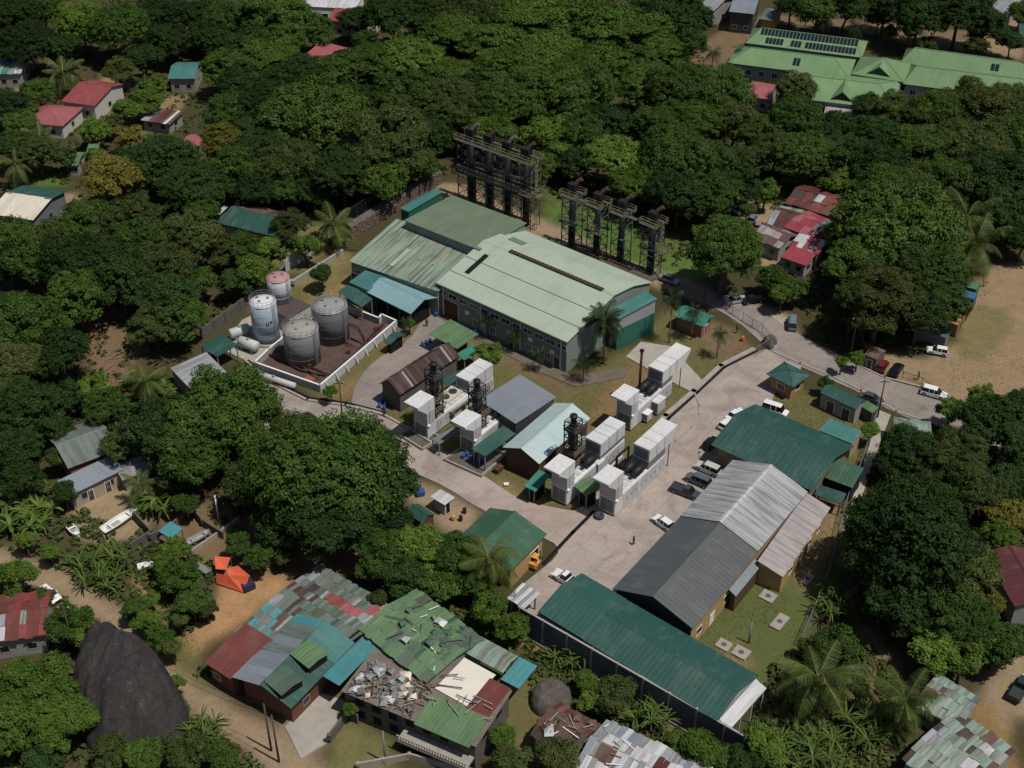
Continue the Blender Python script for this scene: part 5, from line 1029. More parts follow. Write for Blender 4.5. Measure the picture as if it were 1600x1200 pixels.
def crown_mesh(name, mat, seed, style='round', nlobe=16, nclump=230, nleaf=44, leaf=.05, flat=.8, clump=.11, var=1):
    """crown of unit radius, centred on the origin: lobes > leaf clumps > single leaves"""
    rng = np.random.default_rng(seed); lob = []
    if style == 'layer':
        for k in range(nlobe):
            a = rng.uniform(0, 2*math.pi); h = rng.uniform(-.55, .9); rr = math.sqrt(max(.05, 1 - max(0, h) ** 2 * .9)) * rng.uniform(.25, .78)
            lob.append((rr*math.cos(a), rr*math.sin(a), h * flat * .75, rng.uniform(.26, .44), .33))
    else:
        lob.append((0, 0, 0, .6, .85))
        for k in range(nlobe):
            z = rng.uniform(-.35, .95); a = k * 2.39996 + rng.normal(0, .35); q = math.sqrt(1 - min(.98, z*z)); rr = rng.uniform(*((.48, .64), (.5, .74), (.5, .88))[var])
            lob.append((q*rr*math.cos(a), q*rr*math.sin(a), z*rr*flat, rng.uniform(*((.34, .46), (.24, .42), (.18, .36))[var]), rng.uniform(.7, .95)))
    lob = np.array(lob); P_, N_, tn = [], [], []
    w = lob[:, 3] ** 2
    if style != 'layer': w[0] *= .45
    w /= w.sum(); ci = rng.choice(len(lob), nclump, p=w)
    for i in ci:
        L = lob[i]; d = rng.normal(0, 1, 3); d /= np.linalg.norm(d)
        if d[2] < -.35: d[2] *= -1
        c = L[:3] + d * L[3] * np.array([1, 1, L[4]]) * rng.uniform(.86, 1.06); cr = clump * rng.uniform(.6, 1.35)
        q = rng.normal(0, 1, (nleaf, 3)); q /= np.linalg.norm(q, axis=1, keepdims=True)
        sc = np.array([1.25, 1.25, .42 if style == 'layer' else .8])
        P_.append(c + q * cr * sc * rng.uniform(.55, 1.0, (nleaf, 1)))
        nn = q * .5 + d * .6 + np.array([0, 0, .85 if style == 'layer' else .5]); N_.append(nn); tn.append(np.full(nleaf, rng.uniform(.1, .9)))
    pts = np.concatenate(P_); nr = np.concatenate(N_); nr /= np.linalg.norm(nr, axis=1, keepdims=True)
    V, F = leaf_quads(pts, nr, leaf, rng); t = np.repeat(np.concatenate(tn) + rng.normal(0, .16, len(pts)), 4)
    q = rng.normal(0, 1, (len(lob), 70, 3)); q /= np.linalg.norm(q, axis=2, keepdims=True)      # inner leaves, hide what is behind
    ip = (lob[:, None, :3] + q * lob[:, None, 3:4] * np.stack([np.ones(len(lob)), np.ones(len(lob)), lob[:, 4]], 1)[:, None] * rng.uniform(.45, .85, (len(lob), 70, 1))).reshape(-1, 3)
    V2, F2 = leaf_quads(ip, q.reshape(-1, 3) * .6 + np.array([0, 0, .5]), leaf * 2.6, rng)
    return mesh_np(name, np.concatenate([V, V2]), np.concatenate([F, F2 + len(V)]), mat, False, np.concatenate([t, np.repeat(rng.uniform(.1, .7, len(ip)), 4)]))
CROWN = {}
def crown(kind, big, k):
    key = (kind, big, k)
    if key not in CROWN:
        sd = sum(map(ord, kind)) * 31 + big * 7 + k * 101; nc = (190, 640, 1200)[big]; lf = (.06, .035, .027)[big]; cl = (.135, .088, .072)[big]; nl = (12, 22, 34)[big] + (-4, 0, 8)[k]
        if kind == 'layer': CROWN[key] = crown_mesh('crown_' + kind, LM[kind], sd, 'layer', nl + 8, nc, 36, lf * 1.1, .8, cl * 1.15)
        elif kind == 'olive': CROWN[key] = crown_mesh('crown_' + kind, LM[kind], sd, 'round', nl, nc, 36, lf * .9, .85, cl, k)
        else: CROWN[key] = crown_mesh('crown_' + kind, LM[kind], sd, 'round', nl, nc, 36, lf, .85, cl, k)
    return CROWN[key]
TRUNKS = []
for s in range(4):
    r = random.Random(s); m = MB(); tops = []
    pts = [(0, 0, -.05), (r.uniform(-.02, .02), r.uniform(-.02, .02), .2), (r.uniform(-.05, .05), r.uniform(-.05, .05), .45), (r.uniform(-.08, .08), r.uniform(-.08, .08), .72)]
    m.tube(pts, [.05, .036, .03, .018], 8)
    for k in range(6):
        a = k * 1.05 + r.uniform(-.3, .3); h = r.uniform(.36, .55); b = Vector(pts[2]) * (h / .45); l = r.uniform(.22, .36)
        m.tube([(b.x, b.y, h), (b.x + math.cos(a)*l*.5, b.y + math.sin(a)*l*.5, h + l*.45), (b.x + math.cos(a)*l, b.y + math.sin(a)*l, h + l*.75)], [.02, .014, .006], 5)
    o = m.build('trunk', BARK, None, True); TRUNKS.append(o.data); bpy.data.objects.remove(o)
ORD = ['first', 'second', 'third', 'fourth', 'fifth', 'sixth', 'seventh', 'eighth', 'ninth', 'tenth', 'eleventh', 'twelfth', 'thirteenth', 'fourteenth', 'fifteenth', 'sixteenth', 'seventeenth', 'eighteenth', 'nineteenth', 'twentieth', 'twenty-first', 'twenty-second', 'twenty-third', 'twenty-fourth', 'twenty-fifth', 'twenty-sixth', 'twenty-seventh', 'twenty-eighth', 'twenty-ninth', 'thirtieth', 'thirty-first', 'thirty-second', 'thirty-third', 'thirty-fourth', 'thirty-fifth', 'thirty-sixth', 'thirty-seventh', 'thirty-eighth']
LOOK = dict(dark='dark green', mid='mid green', bright='bright green', olive='olive feathery', yellow='yellowish', layer='layered green')
WORLD_TREES = []
def plant_tree(u, v, w, kind, label, group, hk=1.0, squash=.82):
    zc = 6.0
    for _ in range(3):                                       # crown centre height follows from the crown's width
        c = P(u, v, zc); rad = w / 2 / ppm(c); H = max(2.2, min(19, (rad * 1.75 + 1.5) * hk)); zc = max(rad * squash * .62, H - rad * squash)
    c = P(u, v, zc); t = thing('bush' if rad < 2.0 else 'tree', label, 'bush' if rad < 2.0 else 'tree', (c.x, c.y, 0), rnd.uniform(0, 6.28), group)
    big = 2 if rad > 7.2 else 1 if rad > 3.8 else 0
    link('crown', crown(kind, big, rnd.randrange(3)), t, (0, 0, zc), (rnd.uniform(-.08, .08), rnd.uniform(-.08, .08), rnd.uniform(0, 6.28)), (rad * rnd.uniform(.96, 1.08), rad * rnd.uniform(.96, 1.08), rad * squash * rnd.uniform(.95, 1.1) / .85))
    link('trunk', TRUNKS[rnd.randrange(4)], t, (0, 0, 0), (0, 0, rnd.uniform(0, 6.28)), (max(zc * 1.25, rad * .9),) * 2 + (zc * 1.35,))
    WORLD_TREES.append((c.x, c.y, rad)); return t
FOREST = [
 ('along the top left edge', 'trees of the top left wood', [(22,28,84,'dark'),(66,18,70,'mid'),(128,42,84,'bright'),(188,46,92,'mid'),(248,22,78,'dark'),(262,66,66,'dark'),(300,34,84,'dark'),(348,34,84,'mid'),(430,30,104,'mid'),(385,76,78,'mid'),(490,50,60,'mid'),(556,34,56,'dark'),(572,66,44,'dark'),(612,30,84,'dark'),(664,22,92,'mid'),(728,22,100,'mid'),(782,30,84,'mid'),(40,70,80,'dark'),(226,92,60,'dark'),(94,78,60,'mid')]),
 ('below the pinkish wood house', 'trees of the middle left wood', [(352,110,72,'mid'),(384,136,84,'dark'),(424,96,100,'layer'),(412,168,100,'dark'),(362,176,84,'mid'),(466,128,92,'mid'),(440,60,72,'mid'),(330,66,66,'dark')]),
 ('in the layered top canopy', 'layered trees of the middle wood', [(520,124,92,'layer'),(576,112,104,'layer'),(640,104,116,'layer'),(706,66,112,'layer'),(764,84,124,'layer'),(834,42,116,'layer'),(800,118,110,'layer'),(850,104,132,'layer'),(922,62,148,'layer'),(892,26,96,'layer'),(984,56,116,'layer'),(1030,84,86,'layer'),(700,124,96,'layer'),(940,110,110,'layer')]),
 ('left of the wide exhaust frame', 'domed trees of the wood left of the stacks', [(496,206,176,'mid'),(606,232,140,'olive'),(640,164,112,'mid'),(704,172,108,'olive'),(536,272,104,'mid'),(598,284,84,'bright'),(452,262,100,'mid'),(410,246,100,'mid'),(664,214,90,'dark'),(576,166,90,'dark'),(652,262,64,'mid'),(740,150,76,'dark')]),
 ('behind the exhaust stacks', 'trees behind the stacks', [(790,168,116,'mid'),(770,214,84,'bright'),(850,152,124,'mid'),(910,140,112,'mid'),(856,218,82,'bright'),(842,262,64,'bright'),(904,214,82,'mid'),(900,256,60,'dark'),(958,250,92,'bright'),(950,196,80,'dark'),(1010,136,92,'mid'),(1012,196,72,'mid'),(990,290,76,'bright')]),
 ('between stacks and school', 'trees left of the school', [(1044,30,108,'dark'),(1086,28,62,'dark'),(1076,74,60,'mid'),(1062,146,110,'mid'),(1122,148,108,'mid'),(1040,198,92,'mid'),(1088,196,92,'layer'),(1058,250,124,'mid'),(1104,258,96,'mid'),(1146,198,86,'olive'),(1160,250,62,'olive'),(1182,212,68,'mid'),(1060,306,96,'dark'),(1110,312,88,'mid'),(1152,288,70,'dark'),(1030,300,66,'bright')]),
 ('in front of the school', 'trees in front of the school', [(1244,140,62,'olive'),(1240,190,92,'mid'),(1212,240,78,'mid'),(1256,246,96,'mid'),(1302,204,70,'dark'),(1310,250,84,'dark'),(1356,170,52,'dark'),(1400,182,82,'olive'),(1366,218,88,'dark'),(1430,200,76,'olive'),(1466,186,92,'bright'),(1524,176,104,'olive'),(1584,168,92,'olive'),(1446,240,112,'mid'),(1516,236,116,'mid'),(1584,226,104,'mid'),(1376,270,96,'dark'),(1480,290,100,'mid'),(1552,282,112,'dark'),(1320,290,56,'bright'),(1420,290,90,'mid'),(1602,286,80,'dark'),(1570,330,92,'dark'),(1600,372,60,'dark')]),
 ('behind the school', 'trees behind the school', [(1236,10,50,'dark'),(1276,20,64,'mid'),(1322,12,72,'mid'),(1384,12,72,'dark'),(1436,26,92,'dark'),(1498,22,104,'dark'),(1540,44,64,'dark'),(1372,30,40,'dark'),(1580,66,40,'dark'),(1526,72,36,'olive'),(1390,50,24,'bright'),(1422,52,24,'bright'),(1448,70,30,'olive'),(1596,20,40,'mid')]),
 ('beside the red cluster', 'big trees at the roadside', [(1400,376,200,'mid'),(1398,304,120,'mid'),(1338,420,104,'mid'),(1456,432,120,'mid'),(1376,476,124,'mid'),(1436,490,92,'mid'),(1330,486,64,'dark'),(1462,474,92,'mid')]),
 ('in scrub round the red cluster', 'bushes by the red cluster', [(1206,434,46,'mid'),(1240,450,46,'mid'),(1196,300,44,'bright'),(1250,272,46,'olive'),(1168,330,30,'olive'),(1222,462,40,'mid'),(1294,282,40,'mid')]),
 ('round the upper left clearing', 'trees round the upper left clearing', [(262,258,104,'dark'),(300,292,100,'dark'),(214,262,72,'dark'),(180,284,92,'yellow'),(352,226,64,'yellow'),(372,266,92,'mid'),(372,206,64,'bright'),(392,210,70,'mid'),(200,215,44,'yellow'),(232,158,46,'mid'),(200,170,44,'bright'),(148,205,44,'bright'),(186,112,48,'olive'),(60,240,64,'olive'),(24,232,62,'mid'),(100,246,40,'olive'),(16,168,60,'dark'),(60,146,54,'mid'),(44,178,36,'olive'),(260,232,50,'dark'),(152,250,40,'bright'),(34,200,56,'mid'),(236,132,40,'bright'),(176,192,36,'olive')]),
 ('between cream house and tanks', 'trees left of the tanks', [(22,382,84,'mid'),(82,374,72,'mid'),(142,350,92,'mid'),(204,344,96,'olive'),(292,376,104,'olive'),(256,424,92,'olive'),(316,336,62,'mid'),(128,412,124,'dark'),(60,416,96,'mid'),(14,416,70,'dark'),(188,440,108,'mid'),(120,466,96,'mid'),(340,392,62,'olive'),(376,386,60,'mid'),(396,426,56,'bright'),(370,440,50,'dark'),(420,390,46,'bright'),(452,352,56,'olive'),(476,386,48,'bright'),(220,380,84,'mid'),(312,440,56,'mid'),(490,300,60,'dark'),(340,300,60,'dark'),(400,300,72,'dark'),(440,300,60,'mid'),(300,340,50,'dark'),(16,480,70,'mid'),(280,318,60,'dark')]),
 ('around the grey boat house', 'trees above the boat house', [(46,508,112,'mid'),(92,556,92,'mid'),(28,566,92,'mid'),(262,470,96,'mid'),(286,502,80,'mid'),(240,510,70,'olive'),(40,640,104,'dark'),(10,610,70,'mid'),(82,672,64,'dark'),(22,700,80,'dark'),(100,622,60,'mid'),(168,640,76,'mid'),(200,690,80,'olive'),(350,654,160,'mid'),(262,676,118,'mid'),(306,716,112,'mid'),(396,700,70,'mid'),(150,610,56,'bright'),(222,606,56,'bright'),(30,752,60,'dark'),(90,716,40,'olive'),(266,744,60,'dark')]),
 ('in the huge access road group', 'crowns of the huge road tree', [(505,745,230,'mid'),(414,752,116,'mid'),(588,758,128,'dark'),(456,690,104,'olive'),(566,700,112,'dark'),(520,824,124,'dark'),(440,812,96,'mid'),(600,812,70,'dark')]),
 ('behind the tattered green roof', 'trees behind the tattered roof', [(606,868,84,'mid'),(660,860,92,'bright'),(710,872,84,'mid'),(636,904,72,'mid'),(688,916,70,'mid'),(740,908,60,'mid'),(572,896,40,'olive'),(770,954,64,'bright'),(800,980,56,'bright'),(590,938,34,'olive')]),
 ('along the dirt tracks', 'bushes along the dirt tracks', [(112,972,66,'mid'),(140,992,52,'bright'),(62,1076,112,'bright'),(34,1130,104,'bright'),(96,1128,92,'bright'),(22,1060,64,'bright'),(24,902,60,'bright'),(282,898,60,'mid'),(300,940,52,'mid'),(322,950,34,'olive'),(40,846,34,'mid'),(78,862,30,'bright'),(66,934,36,'mid'),(20,930,34,'mid'),(212,948,40,'mid'),(232,974,42,'mid'),(250,996,40,'mid'),(268,1014,32,'mid'),(236,936,30,'bright'),(280,970,30,'olive'),(274,1068,28,'mid'),(170,1176,60,'olive'),(226,1180,60,'mid'),(290,1176,70,'olive'),(350,1186,60,'mid'),(66,1186,60,'dark'),(274,860,44,'mid'),(290,786,40,'mid'),(372,848,40,'mid'),(100,770,40,'mid'),(400,1020,20,'mid'),(250,880,36,'bright'),(404,870,46,'mid'),(446,870,30,'olive')]),
 ('in the right mango grove', 'trees of the right grove', [(1424,850,214,'dark'),(1372,888,116,'mid'),(1490,892,122,'mid'),(1352,836,76,'mid'),(1404,948,104,'dark'),(1464,952,116,'mid'),(1420,704,84,'dark'),(1490,712,92,'olive'),(1530,764,92,'olive'),(1548,660,100,'dark'),(1590,690,84,'dark'),(1584,760,84,'dark'),(1570,806,64,'yellow'),(1486,642,42,'bright'),(1536,622,46,'bright'),(1560,836,50,'bright'),(1510,980,92,'mid'),(1536,944,60,'yellow'),(1560,1006,76,'mid'),(1460,1012,72,'bright'),(1506,1030,70,'bright'),(1390,720,50,'dark'),(1450,740,60,'olive'),(1600,640,70,'dark'),(1540,880,50,'mid'),(1490,770,70,'dark'),(1412,736,46,'dark'),(1586,1000,50,'mid')]),
 ('along the bottom edge', 'bushes at the bottom edge', [(964,1086,66,'olive'),(926,1098,40,'bright'),(1096,1168,64,'bright'),(1134,1186,50,'mid'),(1190,1166,72,'bright'),(1164,1190,60,'mid'),(870,1186,70,'olive'),(800,1190,56,'olive'),(786,1150,40,'bright'),(1310,1010,70,'mid'),(1260,1010,30,'bright'),(850,1140,32,'olive'),(915,1062,34,'bright'),(548,1106,26,'bright'),(1340,1080,36,'olive'),(1060,1160,40,'bright')]),
 ('inside the power station', 'bushes in the power station', [(766,556,46,'bright'),(502,430,36,'dark'),(1291,598,22,'mid'),(1340,560,24,'bright'),(516,612,20,'bright'),(1360,672,30,'bright'),(640,505,16,'bright'),(1316,566,22,'bright')]),
]
for phrase, group, lst in FOREST:
    order = sorted(range(len(lst)), key=lambda i: lst[i][0])
    for n_, i in enumerate(order):
        u, v, w_, kind = lst[i]
        if kind == 'mid' and w_ < 130: kind = rnd.choice(('mid', 'mid', 'mid', 'mid', 'dark', 'bright' if w_ < 60 else 'mid', 'olive'))
        big_ = 'large' if w_ > 95 else 'mid-sized' if w_ > 55 else 'small'
        plant_tree(u, v, w_ * 1.08, kind, f"{big_} {LOOK[kind]} {'tree' if w_ > 40 else 'bush'}, {ORD[n_] if n_ < len(ORD) else 'last'} from left {phrase}", group)
plant_tree(1132, 396, 136, 'mid', 'round leafy tree with bare trunk at the road bend', 'roadside tree', 1.05, .8)
plant_tree(1138, 372, 100, 'bright', 'bright upper crown tree touching the round tree at the road bend', 'roadside tree', 1.3, .6)
# ---- palms
def frond_mesh(name, mat, L, n, w, droop, seed, up=.35):
    r = np.random.default_rng(seed); V = []; F = []; T = []
    def spine(s): return np.array([L * s * (1 - .18 * droop * s), 0, L * (up * s - droop * s * s)])
    for k in range(n):
        s = .12 + .88 * k / (n - 1); p = spine(s); q = spine(min(1, s + .05)); d = q - p; d /= np.linalg.norm(d) + 1e-9
        ll = w * math.sin(math.pi * min(1, .18 + .8 * s)) ** .7 + .1
        for sd_ in (-1, 1):
            tip = p + d * ll * .45 + np.array([0, sd_ * ll * .85, -ll * (.35 + .45 * r.random())]); b = d * L * .017
            i = len(V); V += [p - b * .5, p + b * .5, tip + b * .2, tip - b * .1]; F.append((i, i+1, i+2, i+3)); T += [r.uniform(.1, .9)] * 4
    for k in range(8):
        a = spine(k / 8); b = spine((k + 1) / 8); i = len(V); h = .05 * L / 4
        V += [a + [0, -h, .02], a + [0, h, .02], b + [0, h * .8, .02], b + [0, -h * .8, .02]]; F.append((i, i+1, i+2, i+3)); T += [.95] * 4
    return mesh_np(name, np.array(V), np.array(F), mat, False, T)
FR = [frond_mesh('frond', LM['palm'], 4.6, 48, 1.05, dr, 3 + i, up) for i, (dr, up) in enumerate(((.5, .62), (.85, .5), (1.15, .3)))]
FS = [frond_mesh('frond', LM['palmdark'], 2.2, 26, .62, dr, 13 + i, up) for i, (dr, up) in enumerate(((.55, .75), (.9, .55), (1.2, .35)))]
FD = [frond_mesh('frond', LM['palmdark'], 4.6, 60, 1.0, dr, 23 + i, up) for i, (dr, up) in enumerate(((.55, .6), (.9, .5), (1.2, .3)))]
def palm(label, u, v, w, trunk_h, group, small=False, n=17, lean=.0, frs=None):
    c = P(u, v, trunk_h); rad = w / 2 / ppm(c); t = thing('palm_tree', label, 'palm', (c.x, c.y, 0), 0, group)
    ld = rnd.uniform(0, 6.28); lx, ly = math.cos(ld) * lean, math.sin(ld) * lean
    MB().tube([(-lx, -ly, -.1), (-lx * .8, -ly * .8, trunk_h * .35), (-lx * .3, -ly * .3, trunk_h * .7), (0, 0, trunk_h)], [.2, .15, .13, .12] if not small else [.13, .1, .09, .08], 8).build('trunk', PBARK, t, True)
    sc = rad / (4.0 if not small else 1.95)
    for k in range(n):
        tier = k % 3; me = (frs or (FS if small else FR))[tier]
        link('frond', me, t, (0, 0, trunk_h - .05), (rnd.uniform(-.3, .3), (-.35, 0, .16)[tier] + rnd.uniform(-.25, .3), k * 2.39996 + rnd.uniform(-.2, .2)), (sc * rnd.uniform(.72, 1.12),) * 3)
    if not small:
        for k in range(5): a = k * 1.3; MB().lathe([(.02, -.14), (.13, 0), (.02, .14)], 8).build('coconut', plain('coconut', rgb(120, 104, 50), .6, .2), t, True, loc=(math.cos(a)*.3, math.sin(a)*.3, trunk_h - .35))
    return t
palm('large coconut palm at the lower right, over the lawn edge', 1278, 1058, 138, 7, 'coconut palms', n=22, lean=.6)
palm('coconut palm beside the chalky mint roof, bottom right', 1414, 1094, 110, 6.5, 'coconut palms', n=22, lean=.6)
palm('yellowish coconut palm in front of the mid green store', 764, 872, 100, 8, 'coconut palms', lean=.8)
palm('upper coconut palm beside the sandy field', 1512, 338, 96, 9, 'coconut palms', lean=.5); palm('lower coconut palm beside the sandy field', 1524, 382, 104, 7.5, 'coconut palms', lean=.5)
palm('coconut palm standing against the rubble wall', 520, 350, 80, 6, 'coconut palms', lean=.4)
palm('coconut palm in the upper left clearing behind the brick red house', 98, 114, 70, 6, 'coconut palms', lean=.4); palm('coconut palm below the rose hip roof, left', 62, 214, 66, 5, 'coconut palms'); palm('coconut palm left of the cream and teal house lawn', 24, 256, 64, 6, 'coconut palms')
palm('coconut palm among dark trees above the grey boat house', 226, 596, 76, 7, 'coconut palms'); palm('small coconut palm in front of the bluish white shed', 216, 756, 60, 4.5, 'coconut palms')
palm('palm at the left edge above the banana clump', 12, 606, 56, 5, 'coconut palms'); palm('palm in the scrub right of the upper left clearing', 226, 130, 56, 5, 'coconut palms')
palm('dark royal palm in front of the hall end', 946, 500, 70, 9.5, 'palms in the power station', n=30, frs=FD)
palm('tall fan palm left of the kiosk', 1051, 468, 40, 9.5, 'palms in the power station', True, 22); palm('leaning fan palm over the emerald kiosk roof', 1084, 488, 40, 6.0, 'palms in the power station', True, 22); palm('short fan palm on the kiosk lawn, casting a round shadow', 1124, 522, 34, 5.2, 'palms in the power station', True, 20)
for lab, u, v, w_, h_ in (('small feather palm, leftmost along the hall front', 760, 500, 36, 4.0), ('small feather palm, second along the hall front', 803, 522, 34, 4.0), ('small feather palm, third along the hall front', 843, 553, 34, 3.6), ('small feather palm, rightmost along the hall front', 912, 570, 38, 3.6), ('small feather palm by the blue canopy post', 633, 504, 24, 3.2), ('small feather palm beside the rear of the round bush', 1288, 30, 40, 6)):
    if h_ == 6: lab = 'feather palm behind the solar panelled wing, left one'
    palm(lab, u, v, w_, h_, 'palms in the power station', True, 19)
palm('feather palm behind the solar panelled wing, right one', 1338, 44, 40, 4, 'palms behind the school', True, 19); palm('feather palm at the right end behind the school', 1522, 62, 40, 4, 'palms behind the school', True, 19); palm('short palm on the brown bank left of the school', 1114, 84, 36, 4, 'palms behind the school', True, 19)
palm('feather palm on the left end of the school wing', 1155, 78, 26, 5, 'palms behind the school', True, 12)
# ---- clumps of long upright leaves (banana and screw pine)
def blade_mesh(name, L, w, droop, seed):
    r = np.random.default_rng(seed); V = []; F = []; T = []; n = 7; tt = r.uniform(.2, .8)
    for k in range(n):
        s = k / (n - 1); ww = w * math.sin(math.pi * (.12 + .86 * s)) ** .8 * .5; x = L * s * .9; z = L * (.75 * s - droop * s * s)
        V += [(x, -ww, z + ww * .35), (x, 0, z), (x, ww, z + ww * .35)]; T += [tt] * 3
        if k:
            i = (k - 1) * 3; F += [(i, i+3, i+4, i+1), (i+1, i+4, i+5, i+2)]
    return mesh_np(name, np.array(V), np.array(F), LM['blade'], False, T)
BL = [blade_mesh('leaf', 2.6, .24, d, i) for i, d in enumerate((.2, .5, .85, 1.1))]; BB = [blade_mesh('leaf', 2.4, .5, d, i + 9) for i, d in enumerate((.3, .6, .9, 1.2))]
def clump(label, u, v, w, group, broad=False, n=34, name='screw_pine', cat='plant'):
    c0 = P(u, v, 1.2); rad = w / 2 / ppm(c0); t = thing(name, label, cat, (c0.x, c0.y, 0), 0, group); r = rnd
    heads = max(3, int(rad * 2.0)); per = 13
    for h in range(heads):
        a = h * 2.4; q = rad * .72 * math.sqrt((h + .3) / heads); hx, hy = q * math.cos(a), q * math.sin(a); hz = r.uniform(.6, 1.8) * min(1.3, rad / 3)
        MB().tube([(hx, hy, -.1), (hx, hy, hz + .1)], [.16, .1], 6).build('stem', PBARK, t)
        for k in range(per):
            me = (BB if broad else BL)[(k + h) % 4]; s = min(1.0, rad / 5.5 * r.uniform(.75, 1.2) + .3)
            link('leaf', me, t, (hx, hy, hz), (0, r.uniform(-.3, .15), k * 2.39996 + r.uniform(-.3, .3)), (s, s, s))
    return t
for lab, u, v, w_, br in (
 ('big screw pine clump in front of the boat yard', 158, 888, 130, 0), ('bright banana clump at the left edge below the boat house', 44, 806, 120, 1), ('banana clump right of the white boat', 240, 790, 70, 1), ('screw pine below the big boulder', 322, 1142, 74, 0),
 ('screw pine clump along the left part of the slate wall', 892, 1022, 84, 0), ('screw pine clump in front of the pale blue-white roof', 1014, 1120, 84, 0), ('screw pine clump between the lawn fence and mango grove', 1306, 944, 92, 0),
 ('screw pine clump under the coconut palm, bottom right', 1364, 1136, 120, 0), ('screw pine clump at the bottom edge, right of the slate wall', 1262, 1176, 130, 0), ('screw pine at the bottom edge beside the wall end', 1216, 1196, 70, 0),
 ('banana clump behind the brick red house', 232, 152, 60, 1), ('banana clump left of the rusty striped shed', 196, 178, 40, 1), ('banana clump beside the teal house in the upper left wood', 250, 140, 36, 1), ('banana clump in front of the rose hip roof', 40, 236, 50, 1), ('banana clump on the slope beside the teal and rust house', 430, 390, 46, 1),
 ('banana clump below the grey-blue roof left of tanks', 246, 612, 60, 1), ('yellow green banana plants in the mango grove', 1570, 812, 60, 1), ('screw pine under the royal mango at the lower right lawn', 1300, 1000, 50, 0), ('banana clump behind the bluish shed', 60, 770, 50, 1), ('screw pine in the ruined house garden', 790, 1006, 50, 1), ('screw pine at the bottom edge, right of centre', 1180, 1186, 60, 0)):
    clump(lab, u, v, w_, 'broad leaved clumps' if br else 'screw pine clumps', bool(br), 40, 'banana_plant' if br else 'screw_pine')
# ---- undergrowth that nobody could count: one object
def undergrowth():
    rng = np.random.default_rng(77); pts = []; zs = []
    polys = [pxpoly(p) for p in ([(-40,-20),(1100,-20),(1100,330),(1060,420),(860,300),(700,270),(560,370),(440,430),(300,540),(340,620),(430,640),(640,740),(600,830),(380,860),(260,760),(-40,720)],
             [(1180,230),(1640,120),(1640,380),(1530,400),(1500,470),(1350,560),(1290,540),(1150,300)], [(1480,640),(1640,640),(1640,1010),(1380,1010),(1330,900),(1330,800),(1380,700)],
             [(-40,880),(60,900),(170,1000),(280,1080),(400,1160),(420,1230),(-40,1230)], [(560,850),(760,860),(740,960),(830,1000),(800,1060),(640,900)], [(820,990),(1180,1190),(1000,1230),(830,1080)], [(1200,1050),(1330,980),(1420,1080),(1400,1230),(1150,1230)], [(200,820),(330,880),(330,980),(290,1010),(220,930)], [(1060,120),(1220,110),(1220,300),(1100,360)], [(-40,780),(110,780),(260,900),(330,1060),(420,1130),(300,1090),(160,960),(-40,860)])]
    for poly, n in zip(polys, (5200, 2600, 1500, 700, 400, 500, 500, 160, 900, 700)):
        xs = [p[0] for p in poly]; ys = [p[1] for p in poly]; x = rng.uniform(min(xs), max(xs), n * 2); y = rng.uniform(min(ys), max(ys), n * 2); k = pip(x, y, poly); pts.append(np.stack([x[k], y[k]], 1)[:n])
    pts = np.concatenate(pts)
    keep = np.ones(len(pts), bool)                           # leave paths, yards and houses clear
    bx_ = [(Vector(o.location), o.rotation_euler.z, o) for o in C.objects if o.get('category') and o.type == 'EMPTY' and any(c.name.split('.')[0] == 'wall' for c in o.children)]
    for loc, a, o in bx_:
        wo = [c for c in o.children if c.name.split('.')[0] == 'wall'][0]; bb = wo.bound_box; mx = max(abs(b[0]) for b in bb) + .9; my = max(abs(b[1]) for b in bb) + .9
        dx = pts[:, 0] - loc.x; dy = pts[:, 1] - loc.y; lx = dx * math.cos(a) + dy * math.sin(a); ly = -dx * math.sin(a) + dy * math.cos(a); keep &= ~((abs(lx) < mx) & (abs(ly) < my))
    for c, px in zones:
        if c in (SAND, DIRT, ORNG): keep &= ~pip(pts[:, 0], pts[:, 1], pxpoly(px))
    for pv_ in paved: keep &= ~pip(pts[:, 0], pts[:, 1], pv_)
    pts = pts[keep]; P_ = []; N_ = []; tn = []
    for (x, y) in pts:
        r = rng.uniform(.4, 1.3); n = 9; q = rng.normal(0, 1, (n, 3)); q[:, 2] = abs(q[:, 2]); q /= np.linalg.norm(q, axis=1, keepdims=True)
        P_.append(np.array([x, y, .1]) + q * r * np.array([1, 1, .8]) * rng.uniform(.5, 1, (n, 1))); N_.append(q + [0, 0, .5]); tn.append(np.full(n, rng.uniform(0, 1)))
    V, F = leaf_quads(np.concatenate(P_), np.concatenate(N_), .55, rng); me = mesh_np('undergrowth', V, F, leafmat('undergrowth_leaf', rgb(54, 70, 28), rgb(92, 104, 42)), False, np.repeat(np.concatenate(tn), 4))
    o = link('undergrowth', me); o['kind'] = 'stuff'; o['label'] = 'low green undergrowth beneath and between the trees'
undergrowth()
